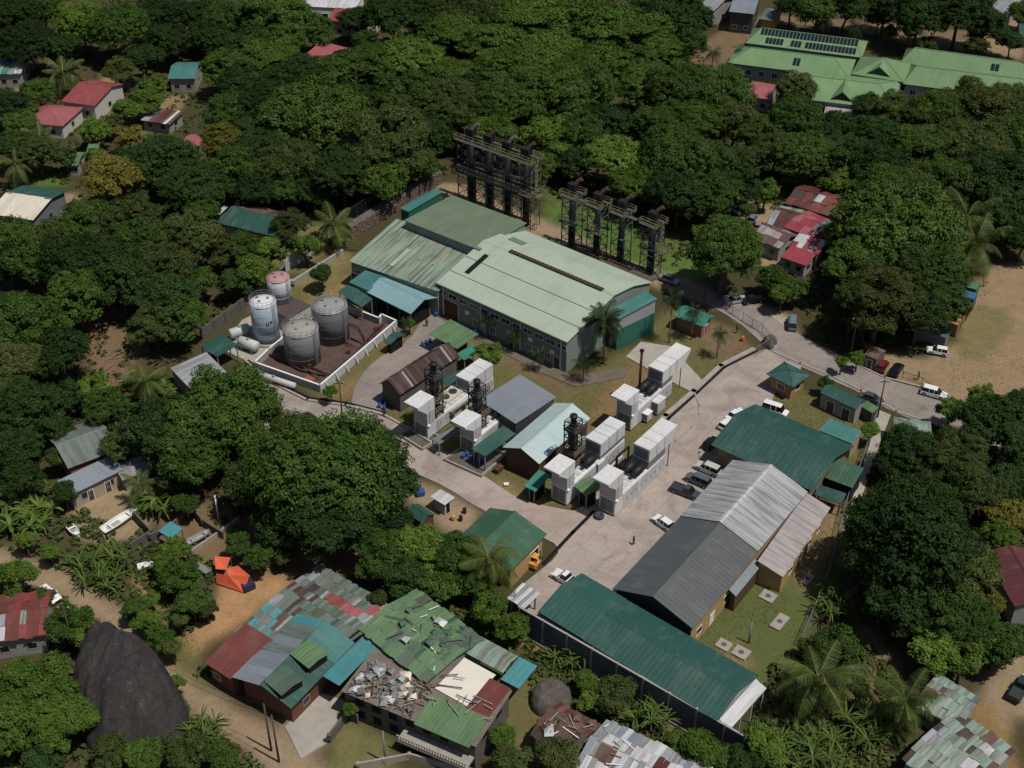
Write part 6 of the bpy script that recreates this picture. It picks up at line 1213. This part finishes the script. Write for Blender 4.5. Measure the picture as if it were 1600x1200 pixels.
def grass():
    rng = np.random.default_rng(5); out_ = []
    for px, n in (([(480,610),(560,590),(640,500),(720,470),(900,600),(1000,540),(1040,470),(1180,545),(1130,575),(1045,655),(1000,700),(900,780),(820,780),(700,700),(600,645)], 5000), ([(1080,1000),(1180,900),(1260,850),(1320,800),(1300,900),(1260,990),(1210,1080),(1140,1120)], 4500), ([(845,295),(900,320),(1000,350),(1110,400),(1095,440),(1040,435),(960,400),(850,345)], 5000), ([(1170,625),(1215,600),(1290,620),(1345,650),(1330,760),(1250,700)], 1800), ([(220,930),(300,980),(340,1080),(240,1000)], 900), ([(1430,480),(1600,400),(1600,640),(1480,600)], 900)):
        poly = pxpoly(px); xs = [p[0] for p in poly]; ys = [p[1] for p in poly]; x = rng.uniform(min(xs), max(xs), n * 3); y = rng.uniform(min(ys), max(ys), n * 3)
        k = pip(x, y, poly) & (fbm(x, y, 7, 400) > .44)
        for pv_ in paved: k &= ~pip(x, y, pv_)
        out_.append(np.stack([x[k], y[k], (fbm(x[k], y[k], 4, 30) - .5) * .16 - .085], 1)[:n])
    p = np.concatenate(out_); V, F = leaf_quads(p, np.tile([0, 0, 1.0], (len(p), 1)), .22, rng, 2.0, .35); 
    me = mesh_np('grass', V, F, leafmat('grass_blade', rgb(96, 104, 50), rgb(126, 120, 68)), False, np.repeat(rng.random(len(p)), 4)); o = link('grass', me); o['kind'] = 'stuff'; o['label'] = 'short dry grass on the lawns'
grass()
# ------------------------------------------------------------------ vehicles
def paint(name, c, rough=.25): return plain('car_' + name, rgb(*c), rough, .03, .5, 0, .5)
LAMP = plain('lamp_glass', rgb(220, 220, 210), .15, .02); TAIL = plain('tail_lamp', rgb(150, 24, 20), .2, .05); RIM = plain('wheel_rim', rgb(150, 152, 154), .3, .08)
def wheels(t, xs, hw, r=.33):
    for x in xs:
        for s in (-1, 1):
            o = MB().tube([(x, s*(hw - .2), r), (x, s*hw, r)], r, 16).build('wheel', RUBBER, t); MB().tube([(x, s*(hw - .02), r), (x, s*(hw + .015), r)], r*.6, 12).build('rim', RIM, o)
def shell(t, name, prof, hw_low, hw_top, z_low, z_top, mat, parent=None):
    """car skin: side outline (x, z) whose half-width narrows with height"""
    n = len(prof); vs_ = []
    for s in (-1, 1):
        for (x, z) in prof:
            k = max(0, min(1, (z - z_low) / (z_top - z_low))); vs_.append((x, s * (hw_low + (hw_top - hw_low) * k), z))
    fs = [tuple(range(n))[::-1], tuple(range(n, 2*n))] + [(i, (i+1) % n, n + (i+1) % n, n + i) for i in range(n)]
    m = MB(); m.add(vs_, fs); o = m.build(name, mat, parent or t)
    bm = bmesh.new(); bm.from_mesh(o.data); bmesh.ops.bevel(bm, geom=bm.edges[:], offset=.05, segments=2, affect='EDGES', clamp_overlap=True); bm.to_mesh(o.data); bm.free()
    return o
def car(label, u, v, az, kind='hatch', mat=None, group='parked cars', z=.03):
    c = P(u, v, .6); t = thing({'pickup': 'pickup_truck', 'van': 'van'}.get(kind, 'car'), label, {'pickup': 'pickup', 'van': 'van'}.get(kind, 'car'), (c.x, c.y, z), R(az), group)
    L, W, H = {'hatch': (3.9, 1.68, 1.48), 'sedan': (4.4, 1.72, 1.44), 'suv': (4.5, 1.82, 1.68), 'pickup': (5.1, 1.8, 1.72), 'van': (4.6, 1.75, 1.95)}[kind]; h = L / 2; b = .95 if kind in ('suv', 'pickup', 'van') else .86; g = .28
    body = shell(t, 'body', [(-h, g+.1), (-h+.08, b-.05), (-h+.25, b), (h-1.2, b), (h-.25, b-.14), (h, b-.3), (h, g+.08), (h-.1, g), (-h+.1, g)], W/2, W/2 - .05, g, b, mat)
    if kind == 'pickup': cab = (-.35, 1.35)
    elif kind == 'van': cab = (-h + .08, h - .75)
    elif kind == 'sedan': cab = (-h + .75, h - 1.05)
    else: cab = (-h + .12, h - 1.0)
    x0, x1 = cab; r0 = .5 if kind == 'sedan' else .25 if kind != 'van' else .12; r1 = .75 if kind != 'van' else .5
    gl = shell(t, 'glasshouse', [(x0, b - .03), (x0 + r0, H - .06), (x1 - r1, H - .06), (x1, b - .03)], W/2 - .07, W/2 - .24, b, H, GLASS)
    shell(t, 'roof', [(x0 + r0 - .06, H - .07), (x0 + r0 + .05, H), (x1 - r1 - .1, H), (x1 - r1 + .06, H - .07)], W/2 - .21, W/2 - .25, H - .1, H, mat)
    for s in (-1, 1):
        for x in (x0 + (x1 - x0) * .42, x0 + (x1 - x0) * .68):
            if kind != 'pickup' or x > .5: MB().bar((x, s*(W/2 - .075), b - .03), (x - .05, s*(W/2 - .235), H - .06), .08).build('pillar', mat, t)
        MB().box(h - .1, h + .012, s*(W/2 - .2) - .16, s*(W/2 - .2) + .16, b - .36, b - .22).build('headlight', LAMP, t); MB().box(-h - .012, -h + .1, s*(W/2 - .14) - .1, s*(W/2 - .14) + .1, b - .3, b - .08).build('tail_light', TAIL, t)
        MB().box(x1 - .5, x1 - .35, s*(W/2 + .02) - .09, s*(W/2 + .02) + .09, b, b + .13).build('mirror', mat, t)
    if kind == 'pickup':
        MB().box(-h + .12, -.5, -W/2 + .16, W/2 - .16, b - .02, b + .01).build('load_bed', plain('bed_liner', rgb(52, 54, 56), .7, .1), t)
        for s in (-1, 1): MB().box(-h + .05, -.42, s*(W/2 - .09) - .05, s*(W/2 - .09) + .05, b - .02, b + .16).build('bed_side', mat, t)
        MB().box(-h + .02, -h + .12, -W/2 + .15, W/2 - .15, b - .02, b + .16).build('tailgate', mat, t)
    MB().box(h - .03, h + .02, -W/2 + .3, W/2 - .3, g + .12, g + .3).build('grille', BLACK, t)
    wheels(t, (-h + .78, h - .82), W/2 + .01, .33 if kind in ('hatch', 'sedan') else .37); return t
cW = paint('white', (226, 228, 230)); cS = paint('silver', (158, 164, 168)); cG = paint('slate', (84, 96, 106)); cD = paint('dark', (24, 25, 28)); cR = paint('red', (120, 26, 22)); cB = paint('blue_grey', (104, 122, 142))
car('white sports utility car parked on the public road verge', 1459, 614, -28, 'suv', cW); car('white hatchback parked at the sandy field edge', 1465, 548, 160, 'hatch', cW)
car('dark red car parked left of the black one', 1379, 571, 60, 'hatch', cR); car('black car parked right of the red one', 1401, 577, 58, 'sedan', cD); car('dark saloon half behind the teal gable shed', 1361, 622, -30, 'sedan', paint('dark_grey', (70, 76, 80)))
car('light blue-grey van at the tree shade on the road', 1238, 505, 80, 'van', cB)
car('silver sports utility car, rear of the row by the office', 1106, 732, 144, 'suv', paint('beige_silver', (188, 186, 178))); car('blue-grey car, middle of the row by the office', 1091, 750, 144, 'suv', cG); car('dark blue pickup, front of the row by the office', 1072, 768, -32, 'pickup', paint('navy', (62, 74, 84)))
car('white hatchback alone beside the grey workshop', 1036, 816, 130, 'hatch', cW); car('white pickup at the head of the long teal shed', 886, 905, 140, 'pickup', cW)
car('white van behind the wide office roof', 1211, 641, -30, 'van', cW); car('white car peeping out left of the office roof', 1150, 648, 45, 'sedan', cW); car('second white car at the office front under the eave', 1137, 662, 45, 'hatch', cW)
car('dark car in the shadow at the office corner', 1111, 692, 50, 'hatch', cD)
car('silver car under the round tree, left one', 1150, 468, 20, 'sedan', cS); car('dark car under the round tree, right one', 1176, 468, 20, 'sedan', cD); car('grey car on the tan path behind the stacks', 1046, 436, -38, 'sedan', cS)
car('white car by the red cluster, upper left', 1151, 328, -60, 'hatch', cW); car('blue-grey car by the red cluster, below the white one', 1176, 341, 70, 'hatch', cB); car('pink-grey car beside the dusty rust roof', 1186, 352, 70, 'hatch', paint('pinkish', (150, 120, 124)))
car('white small car at the dirt track, left middle', 78, 929, -40, 'hatch', cW); car('dark car behind the solar panelled wing', 1288, 38, -20, 'sedan', cD); car('dark car deep in the upper left wood clearing', 174, 109, -15, 'sedan', paint('dark_teal', (50, 60, 64)))
car('dark teal truck at the right edge, bottom corner', 1594, 1076, 50, 'pickup', paint('deep_teal', (30, 60, 62)))
# yellow forklift
c = P(836, 884); t = thing('forklift', 'yellow forklift at the corner of the mid green store', 'forklift', (c.x, c.y, .03), R(60)); YP = plain('forklift_yellow', rgb(214, 150, 34), .45, .08)
shell(t, 'body', [(-1.1, .3), (-1.1, 1.2), (-.3, 1.3), (-.2, .8), (.9, .8), (.9, .3)], .6, .56, .3, 1.3, YP); MB().box(-.3, .2, -.28, .28, .8, 1.1).build('seat', BLACK, t)
for s in (-1, 1): MB().bar((-.7, s*.5, 1.2), (-.55, s*.45, 2.1), .08).build('roll_bar', BLACK, t); MB().bar((.75, s*.45, .8), (.4, s*.45, 2.1), .08).build('roll_bar', BLACK, t); MB().box(1.0, 1.1, s*.3 - .06, s*.3 + .06, .2, 2.3).build('mast', BLACK, t); MB().box(1.1, 2.1, s*.3 - .07, s*.3 + .07, .1, .15).build('fork', BLACK, t)
MB().box(-.65, .5, -.55, .55, 2.08, 2.16).build('canopy_guard', YP, t); wheels(t, (-.75, .6), .62, .3)
# ---- boats
def boat(label, u, v, az, L, W, mat, inner):
    c = P(u, v, .8); t = thing('boat', label, 'boat', (c.x, c.y, 0), R(az), 'boats on the ground'); sec = []; n = 9; vs_ = []; fs = []
    for i in range(n):
        s = i / (n - 1); x = -L/2 + L*s; k = math.sqrt(max(0, 1 - max(0, (s - .35) / .66) ** 2.2)) if s > .35 else .94 + .06 * s / .35; hw = max(.03, W/2*k); zt = .95 + .35*s*s; zb = .25 + .35*max(0, s - .7)
        vs_ += [(x, -hw, zt), (x, -hw*.85, (zt+zb)/2), (x, 0, zb), (x, hw*.85, (zt+zb)/2), (x, hw, zt), (x, hw*.8, zt), (x, hw*.7, .55 + .3*s*s), (x, -hw*.7, .55 + .3*s*s), (x, -hw*.8, zt)]
    for i in range(n - 1):
        for j in range(9): a = i*9 + j; b = i*9 + (j+1) % 9; fs.append((a, b, b + 9, a + 9))
    fs += [tuple(range(9)), tuple(range((n-1)*9, n*9))[::-1]]
    m = MB(); m.add(vs_, fs); m.build('hull', mat, t); MB().box(-L*.38, L*.1, -W*.26, W*.26, .5, .62).build('cockpit_floor', inner, t)
    for x in (-.3,): MB().box(x*L - .14, x*L + .14, -W*.36, W*.36, .82, .9).build('thwart', mat, t)
    MB().box(L*.22, L*.4, -W*.24, W*.24, 1.05, 1.14).build('fore_deck', mat, t)
    for x in (-.25, .25): MB().box(x*L - .1, x*L + .1, -.5, .5, 0, .35).build('chock', WOOD, t)
    return t
boat('large white open boat laid up in the boat yard', 188, 812, 50, 6.4, 2.0, WHITE, plain('boat_floor', rgb(170, 164, 148), .7, .1)); boat('small white dinghy at the boat yard edge', 116, 830, -50, 3.2, 1.3, WHITE, GREYW); boat('grey skiff inside the walled garden', 311, 839, 40, 3.8, 1.3, plain('boat_grey', rgb(158, 160, 160), .6, .08), GREYW)
# ---- orange tarpaulin tent
A = [P(*q, z) for q, z in (((335,869), 2.2), ((360,871), 2.4), ((353,890), 1.7), ((337,889), 2.0), ((354,888), 2.1), ((372,884), 2.6), ((390,899), 2.2), ((357,899), 1.9), ((338,896), 1.7), ((380,926), .1), ((338,911), .2))]
c = Vector((A[0].x, A[0].y, 0)); q = [a - c for a in A]; t = thing('tent', 'bright orange tarpaulin tent on the bare orange ground', 'tent', c)
for nm_, ids in (('tarpaulin', (0, 1, 2, 3)), ('tarpaulin', (4, 5, 6, 7)), ('flap', (8, 7, 9, 10)), ('flap', (7, 6, 9))):
    k_ = [q[i_] for i_ in ids]; n_ = len(k_); mid_ = sum(k_, Vector()) / n_ - Vector((0, 0, .22)); m = MB(); lo = [p - Vector((0, 0, .05)) for p in k_] + [mid_ - Vector((0, 0, .05))]
    m.add(k_ + [mid_] + lo, [(a_, (a_ + 1) % n_, n_) for a_ in range(n_)] + [((a_ + 1) % n_ + n_ + 1, a_ + n_ + 1, 2 * n_ + 1) for a_ in range(n_)]); m.build(nm_, ORANGE, t, fix=False)
for p in (q[0], q[1], q[5], q[6], q[8]): MB().bar((p.x, p.y, 0), p, .07).build('pole', STEEL, t)
MB().box(-.9, .9, -.6, .6, 0, 1.0).build('side_wall', plain('tent_blue', rgb(38, 46, 82), .7, .1), t, loc=(q[6].x - .3, q[6].y - .5, .05), rot=(0, 0, .6))
c = P(317, 893); t = thing('table', 'grey table with clutter left of the orange tent', 'table', c, R(-40)); MB().box(-1.4, 1.4, -.5, .5, .7, .76).build('table_top', STEEL, t)
for x in (-1.2, 1.2):
    for y in (-.4, .4): MB().box(x-.04, x+.04, y-.04, y+.04, -.1, .7).build('leg', STEEL, t)
# ---- lean shelter in the garden
building('shelter', 'turquoise and rust patched shelter in the walled garden', 'shelter', [(252,832),(272,846),(280,822),(262,812)], 1.9, 'turq', None, 'mono', .3, .5, .1, .5, posts=2); building('shelter', 'small rusty roof beside the turquoise garden shelter', 'shelter', [(250,842),(268,852),(276,838),(258,828)], 1.5, 'rust', None, 'mono', .2, .5, .1, .5, posts=2)
# ---- granite boulders
def boulder(label, px, h, seed, mat, ridge):
    pts = [P(u, v) for u, v in px]; c = sum(pts, Vector()) / len(pts); c.z = 0; ridge = (ridge.x - c.x, ridge.y - c.y) if ridge is not None else (0, 0); t_r = np.random.default_rng(seed); n = 72; rings = 16; vs_ = []; fs = []
    ang = sorted((math.atan2(p.y - c.y, p.x - c.x), math.hypot(p.x - c.x, p.y - c.y)) for p in pts); an = np.array([a for a, _ in ang]); rr = np.array([r for _, r in ang])
    an3 = np.concatenate([an - 2*math.pi, an, an + 2*math.pi]); rr3 = np.concatenate([rr] * 3); th = np.linspace(-math.pi, math.pi, n, endpoint=False); rad = np.interp(th, an3, rr3)
    for k in range(rings + 1):
        s = k / rings; hz = h * (1 - (1 - s) ** 2.0) if k else -.5; f = (1 - s ** 1.45) ** .62 if k < rings else 0.0
        for i, a in enumerate(th):
            nz = fbm(np.array([math.cos(a) * f * 8 + seed * 10]), np.array([math.sin(a) * f * 8 + s * 3]), 3.0, seed)[0] - .5
            gr = (abs(math.sin(a * 2.5 + seed + s)) ** 5 * .8 + abs(math.sin(a * 5.5 + seed - 1.5 * s)) ** 9 * .5) * s * (1 - s) * 4 * min(1, h / 8) ** 2 + .35 * math.floor(3 * (s + nz)) * .3 * (1 - s)
            vs_.append((math.cos(a) * rad[i] * f * (1 + nz * .16) + ridge[0] * s, math.sin(a) * rad[i] * f * (1 + nz * .16) + ridge[1] * s, hz * (1 + nz * .35) - gr))
    for k in range(rings):
        for i in range(n): j = (i + 1) % n; fs.append((k*n+i, k*n+j, (k+1)*n+j, (k+1)*n+i))
    m = MB(); m.add(vs_, fs); o = m.build('boulder', mat, None, True, loc=c); return tag(o, label, 'rock')
def rockmat():
    m, nt, b = nodes('dark_granite'); f = noise(nt, 1.0, 7, .7, (1.0, .35, .12), 'Object', .8); f2 = noise(nt, 3, 5); f3 = noise(nt, .3, 3)
    c = mixc(nt, ramp(nt, f, [(.35, 0.0), (.7, 1.0)]), rgb(32, 30, 30), rgb(58, 53, 51)); c = mixc(nt, ramp(nt, f2, [(.5, 0.0), (.8, .4)]), c, rgb(92, 84, 80)); c = mixc(nt, ramp(nt, f3, [(.5, 0.0), (.75, .45)]), c, rgb(36, 34, 36))
    tc = nt.nodes.new('ShaderNodeTexCoord'); vo = nt.nodes.new('ShaderNodeTexVoronoi'); vo.feature = 'DISTANCE_TO_EDGE'; vo.inputs['Scale'].default_value = .13; vw = nt.nodes.new('ShaderNodeMixRGB'); vw.blend_type = 'ADD'; vw.inputs[0].default_value = 2.0
    nz = nt.nodes.new('ShaderNodeTexNoise'); nz.inputs['Scale'].default_value = .4; nt.links.new(tc.outputs['Object'], nz.inputs['Vector']); nt.links.new(tc.outputs['Object'], vw.inputs[1]); nt.links.new(nz.outputs['Color'], vw.inputs[2]); nt.links.new(vw.outputs[0], vo.inputs['Vector'])
    c = mixc(nt, ramp(nt, vo.outputs['Distance'], [(.004, .45), (.02, 0.0)]), c, rgb(18, 17, 18)); lk = noise(nt, .8, 5, .7); c = mixc(nt, ramp(nt, lk, [(.62, 0.0), (.7, .5)]), c, rgb(112, 108, 98))
    nt.links.new(c, b.inputs['Base Color']); b.inputs['Roughness'].default_value = .85; bp_ = nt.nodes.new('ShaderNodeBump'); bp_.inputs['Strength'].default_value = .8; bp_.inputs['Distance'].default_value = .4; nt.links.new(f, bp_.inputs['Height']); nt.links.new(bp_.outputs[0], b.inputs['Normal']); return m
GR = rockmat()
boulder('huge dark granite boulder beside the dirt track, bottom left', [(134,1160),(128,1085),(135,1060),(170,1045),(215,1052),(255,1075),(285,1110),(300,1150),(290,1185),(220,1200),(160,1195)], 8.0, 3, GR, P(180, 990, 8.0))
boulder('smaller grey boulder beside the broken rust roof', [(828,1100),(838,1076),(862,1066),(888,1080),(892,1104),(868,1118),(840,1118)], 2.4, 8, plain('grey_granite', rgb(96, 88, 82), .9, .3, .8), None)
boulder('pale round boulder by the road bend kerb', [(1196,542),(1200,530),(1206,528),(1208,540),(1204,548)], 1.6, 5, plain('grey_granite', rgb(96, 88, 82), .9, .3, .8), None)
# ---- shipping containers and stall at the field
def container(label, u, v, az, L, mat, roofm=None):
    c = P(u, v); t = thing('shipping_container', label, 'container', c, R(az), 'containers at the field edge'); W, H = 2.44, 2.6
    b = MB().box(-L/2, L/2, -W/2, W/2, .1, H).build('body', mat, t); MB().box(-L/2 - .03, L/2 + .03, -W/2 - .03, W/2 + .03, H, H + .07).build('roof', roofm or mat, t)
    n = int(L / .4); m = MB()
    for s in (-1, 1):
        for k in range(n): x = -L/2 + .2 + k * (L - .4) / n; m.box(x, x + .15, s*W/2 - .05, s*W/2 + .05, .25, H - .15)
    m.build('corrugation', mat, b)
    for s in (-1, 1): o = MB().box(L/2, L/2 + .05, s*W/4 - W/4 + .06, s*W/4 + W/4 - .06, .2, H - .1).build('door', mat, t); MB().bar((L/2 + .07, s*.3, .25), (L/2 + .07, s*.3, H - .2), .05).build('lock_rod', STEEL, o)
    for s in (-1, 1):
        for e in (-1, 1): MB().box(e*(L/2) - .1, e*(L/2) + .1, s*(W/2) - .1, s*(W/2) + .1, .05, H + .05).build('corner_post', mat, t)
cm = lambda n, c: plain('container_' + n, rgb(*c), .6, .15)
container('green topped container, rearmost by the sandy field', 1499, 459, -32, 6.1, cm('green', (66, 122, 90))); container('bright blue container with tyres on top by the field', 1495, 474, -32, 6.1, cm('blue', (46, 100, 138))); container('rust brown container between blue and orange ones', 1487, 489, -32, 6.1, cm('brown', (128, 76, 58))); container('orange container, upper of two under the big tree', 1478, 502, -32, 6.1, cm('orange', (184, 116, 62))); container('faded orange container, lower of two under the big tree', 1470, 514, -32, 6.1, cm('orange_pale', (172, 116, 80)))
for k in range(3):
    p = P(1484 + 9 * k, 463 + 4 * k, 2.8); o = MB().tube([(.32*math.cos(a*.6283), .32*math.sin(a*.6283), .12) for a in range(11)], .12, 8).build('tyre', RUBBER, None, True, loc=p); tag(o, ('leftmost', 'middle', 'rightmost')[k] + ' old tyre lying on the bright blue container', 'tyre', 'tyres on the blue container')
building('stall', 'grey boarded stall with faded teal roof by the white hatchback', 'stall', [(1421,511),(1476,527),(1490,514),(1446,501)], 2.1, 'oldgreen', plain('stall_grey', rgb(120, 124, 132), .8, .1), 'mono', .5, .5, .1, .6)
building('hut', 'small weathered grey hut beside the red car', 'hut', [(1352,556),(1373,562),(1382,548),(1362,538)], 2.6, 'rust', DCONC, 'gable', .5, .5, .1, .5, doors=[('ab', .5, .9, 1.9)])
# ---- people
SK = plain('skin', rgb(96, 62, 46), .6, .05)
def person(label, u, v, az, top, legs, stride=.12):
    c = P(u, v); t = thing('person', label, 'person', (c.x, c.y, .03), R(az)); me = bpy.data.meshes.new('body')
    J = [(0,0,.95),(0,0,1.2),(0,0,1.42),(0,0,1.52),(0,.02,1.66), (.0,.1,.92),(stride,.1,.5),(stride-.1,.1,.06),(stride+.1,.1,.03), (0,-.1,.92),(-stride*.4,-.1,.5),(-stride*1.3,-.1,.07),(-stride*1.3+.18,-.1,.03), (0,.2,1.4),(.03,.27,1.13),(.14,.27,.9),(.2,.25,.82), (0,-.2,1.4),(-.03,-.27,1.13),(.06,-.28,.9),(.12,-.27,.82), (.0,0,1.75)]
    E_ = [(0,1),(1,2),(2,3),(3,4),(4,21),(0,5),(5,6),(6,7),(7,8),(0,9),(9,10),(10,11),(11,12),(2,13),(13,14),(14,15),(15,16),(2,17),(17,18),(18,19),(19,20)]
    rr = [.15,.13,.15,.06,.1,.1,.065,.045,.045,.1,.065,.045,.045,.075,.048,.038,.04,.075,.048,.038,.04,.07]
    me.from_pydata(J, E_, []); o = link('body', me, t); me.materials.append(top); sk = o.modifiers.new('skin', 'SKIN'); o.modifiers.new('sub', 'SUBSURF').render_levels = 1
    for i, sv in enumerate(me.skin_vertices[0].data): sv.radius = (rr[i], rr[i]); sv.use_root = i == 0
    MB().lathe([(.02, 1.53), (.085, 1.58), (.105, 1.68), (.09, 1.77), (.02, 1.81)], 12, (.0, 0)).build('head', SK, t, True); MB().lathe([(.112, 1.68), (.1, 1.78), (.03, 1.83)], 12, (-.012, 0)).build('hair', BLACK, t, True)
    MB().tube([(0, .1, .96), (stride, .1, .52), (stride - .1, .1, .1)], [.125, .085, .065], 10).build('trouser_leg', legs, t, True); MB().tube([(0, -.1, .96), (-stride*.4, -.1, .52), (-stride*1.3, -.1, .1)], [.125, .085, .065], 10).build('trouser_leg', legs, t, True)
    return t
person('person in dark red top walking across the yard', 990, 851, 200, plain('shirt_red', rgb(110, 40, 36), .8, .1), plain('trousers_dark', rgb(34, 34, 40), .8, .1), .2)
person('person in blue standing beside the blue canopy drums', 667, 510, -60, plain('shirt_blue', rgb(50, 74, 110), .8, .1), plain('trousers_navy', rgb(30, 34, 50), .8, .1)); person('person in orange overalls by the road fence', 1151, 520, 30, plain('overall_dark', rgb(110, 60, 40), .8, .1), plain('overall_dark', rgb(110, 60, 40), .8, .1))
person('person in teal clothes at the sandy field fence', 1434, 593, 10, plain('shirt_teal', rgb(40, 84, 92), .8, .1), plain('trousers_dark', rgb(34, 34, 40), .8, .1))
# ---- drums, bins and small clutter
def drum(label, u, v, mat, group, z=0.0):
    c = P(u, v, z); t = thing('drum', label, 'drum', c, 0, group); MB().lathe([(.29, 0), (.3, .02), (.3, .28), (.315, .3), (.3, .32), (.3, .58), (.315, .6), (.3, .62), (.3, .88), (.28, .9)], 16).build('shell', mat, t, True); MB().lathe([(.05, .9), (.05, .94)], 8, (.15, 0)).build('bung', BLACK, t)
names_ = ['first', 'second', 'third', 'fourth', 'fifth', 'sixth']
for k, (u, v) in enumerate([(724,716),(730,713),(735,721),(741,717),(747,725),(753,722)]): drum(f'blue drum, {names_[k]} from the left under the dark green canopy', u, v, BLUEP, 'blue drums under the canopy')
for k, (u, v) in enumerate([(593,637),(597,630),(600,640),(604,626),(603,634),(608,620)]): drum(f'blue drum, {names_[k]} from the left at the rusty shed end', u, v, BLUEP, 'blue drums at the rusty shed')
for k, (u, v) in enumerate([(660,541),(666,538),(672,535),(681,494),(744,521),(751,523)]): drum(f'blue drum, {names_[k]} of those strewn round the leaf green canopy', u, v, BLUEP, 'blue drums near the halls')
drum('blue barrel at the far end of the long teal shed', 1135, 1134, BLUEP, 'single drums'); drum('orange barrel by the road fence steps', 1160, 532, ORANGE, 'single drums'); drum('yellow drum among scrap beside the access road', 708, 812, YP, 'single drums'); drum('black drum, left of the pair beside the access road', 720, 813, BLACK, 'single drums'); drum('black drum, right of the pair beside the access road', 726, 801, BLACK, 'single drums')
c = P(936, 808); o = MB().lathe([(.75, 0), (.82, .1), (.82, .5), (.75, .6), (.5, .62), (.45, .3)], 20).build('tyre_planter', plain('tyre_blue', rgb(60, 66, 80), .7, .2), None, True, loc=c); tag(o, 'round tyre-like ring standing at the yard generator corner', 'planter')
for lab, u, v, az, s, mt in (('blue plastic crate pile by the green net beside the hut', 657, 773, 20, (1.4, 1, .8), BLUEP), ('rusty brown skip by the second kerb tray', 779, 736, 50, (1.6, 1.0, .9), RUSTM), ('white cloth pile in the scrub below the boat house', 228, 886, 20, (2.4, 1.2, .5), WHITE), ('small white box on the lawn near the aqua store', 791, 758, 0, (.8, .6, .3), WHITE)):
    c = P(u, v); t = thing('crate' if 'crate' in lab else 'skip' if 'skip' in lab else 'pile', lab, 'crate' if 'crate' in lab else 'skip' if 'skip' in lab else 'pile', c, R(az)); a, b, h_ = s
    MB().add([(-a/2*.85,-b/2*.85,0),(a/2*.85,-b/2*.85,0),(a/2*.85,b/2*.85,0),(-a/2*.85,b/2*.85,0),(-a/2,-b/2,h_),(a/2,-b/2,h_*.9),(a/2,b/2,h_),(-a/2,b/2,h_*.8)], [(0,3,2,1),(4,5,6,7),(0,1,5,4),(1,2,6,5),(2,3,7,6),(3,0,4,7)]).build('body', mt, t)
    for e in (-1, 1): MB().bar((-a/2, e*b/2, h_*.95), (a/2, e*b/2, h_*.95), .09).build('rim', mt, t)
# white scrap / septic slabs on the right lawn
for k, (u, v, w_, d_) in enumerate([(1131,1008,2.0,1.8),(1158,1020,2.2,2.0),(1200,932,2.2,2.0),(1218,972,1.6,3.2),(1262,905,1.2,2.4)]):
    c = P(u, v); t = thing('manhole_slab', ('low concrete manhole slab nearest the long shed', 'low concrete manhole slab, second from the long shed', 'round-edged pale slab by the porch on the lawn', 'long stepped concrete slab in the middle of the lawn', 'narrow pale slab near the lean-to')[k], 'slab', c, R(-38)); MB().box(-w_/2, w_/2, -d_/2, d_/2, -.1, .16).build('slab', CONC, t); MB().lathe([(.4, .16), (.4, .2)], 16).build('cover', DCONC, t)
# ---- poles and wires
def pole(label, u, v, h, mat=None, arm=True, group='utility poles'):
    c = P(u, v); t = thing('utility_pole', label, 'pole', c, 0, group); MB().tube([(0, 0, -.2), (0, 0, h)], [.16, .11], 8).build('shaft', mat or plain('pole_timber', rgb(86, 76, 66), .9, .2), t, True)
    if arm:
        a = MB().bar((-.8, 0, h - .4), (.8, 0, h - .4), .12).build('cross_arm', plain('pole_timber', rgb(86, 76, 66), .9, .2), t)
        for x in (-.7, 0, .7): MB().lathe([(.06, h - .34), (.08, h - .24), (.04, h - .14)], 8, (x, 0)).build('insulator', WHITE, a)
    return c + Vector((0, 0, h - .2))
p1 = pole('dark lamp-like pole beside the lane at the public road', 1371, 652, 8); p2 = pole('pole at the drive mouth left of the access road', 536, 662, 9); p3 = pole('left pole at the dirt track, bottom edge', 424, 1172, 9, None, False); p4 = pole('right pole at the dirt track, bottom edge', 436, 1190, 9, None, False)
p5 = pole('slender pole on the right lawn', 1170, 1004, 4, STEEL, False); p6 = pole('pale pole in front of the roofless house', 602, 1190, 6, STEEL, False); p7 = pole('pale pole in the garden behind the orange tent', 342, 812, 5, WHITE, False); p8 = pole('leaning pole at the foot of the big boulder', 118, 1018, 9)
p9 = pole('pole in the light tree shade beside the parked van', 1328, 560, 9); p10 = pole('timber pole at the top right corner track', 1566, 62, 8); p11 = pole('tall bare pole behind the big shade tree', 1258, 40, 9, None, False)
def wire(label, a, b, sag):
    pts = [a + (b - a) * (k / 14) - Vector((0, 0, sag * 4 * (k / 14) * (1 - k / 14))) for k in range(15)]; o = MB().tube([p - a for p in pts], .025, 5).build('overhead_wire', BLACK, None, loc=a); tag(o, label, 'wire')
wire('dark overhead wire along the dirt track to the left pole', p8, p3, 2.2); wire('dark overhead wire along the dirt track to the right pole', p8 + Vector((.5, 0, -.3)), p4, 2.4); wire('overhead wire across the public road near the van', p9, p1, 1.6)
# fallen branches in the brown clearing
BR = []
for k in range(12):
    c = P(140 + rnd.random() * 70, 540 + rnd.random() * 60); a = rnd.uniform(0, 3.1); l = rnd.uniform(1.5, 3.5)
    o = MB().tube([(-math.cos(a)*l, -math.sin(a)*l, .15), (0, 0, .4), (math.cos(a)*l, math.sin(a)*l, .2)], [.08, .06, .03], 6).build('fallen_branch', plain('dead_wood', rgb(150, 126, 98), .9, .2), None, loc=c); BR.append((c, o))
ordn = ['leftmost', 'second', 'third', 'fourth', 'fifth', 'sixth', 'seventh', 'eighth', 'ninth', 'tenth', 'eleventh', 'rightmost']
for k, (c, o) in enumerate(sorted(BR, key=lambda b: proj(b[0])[0])): tag(o, f'bare fallen branch in the brown clearing, {ordn[k]} from the left', 'branch', 'fallen branches in the clearing')
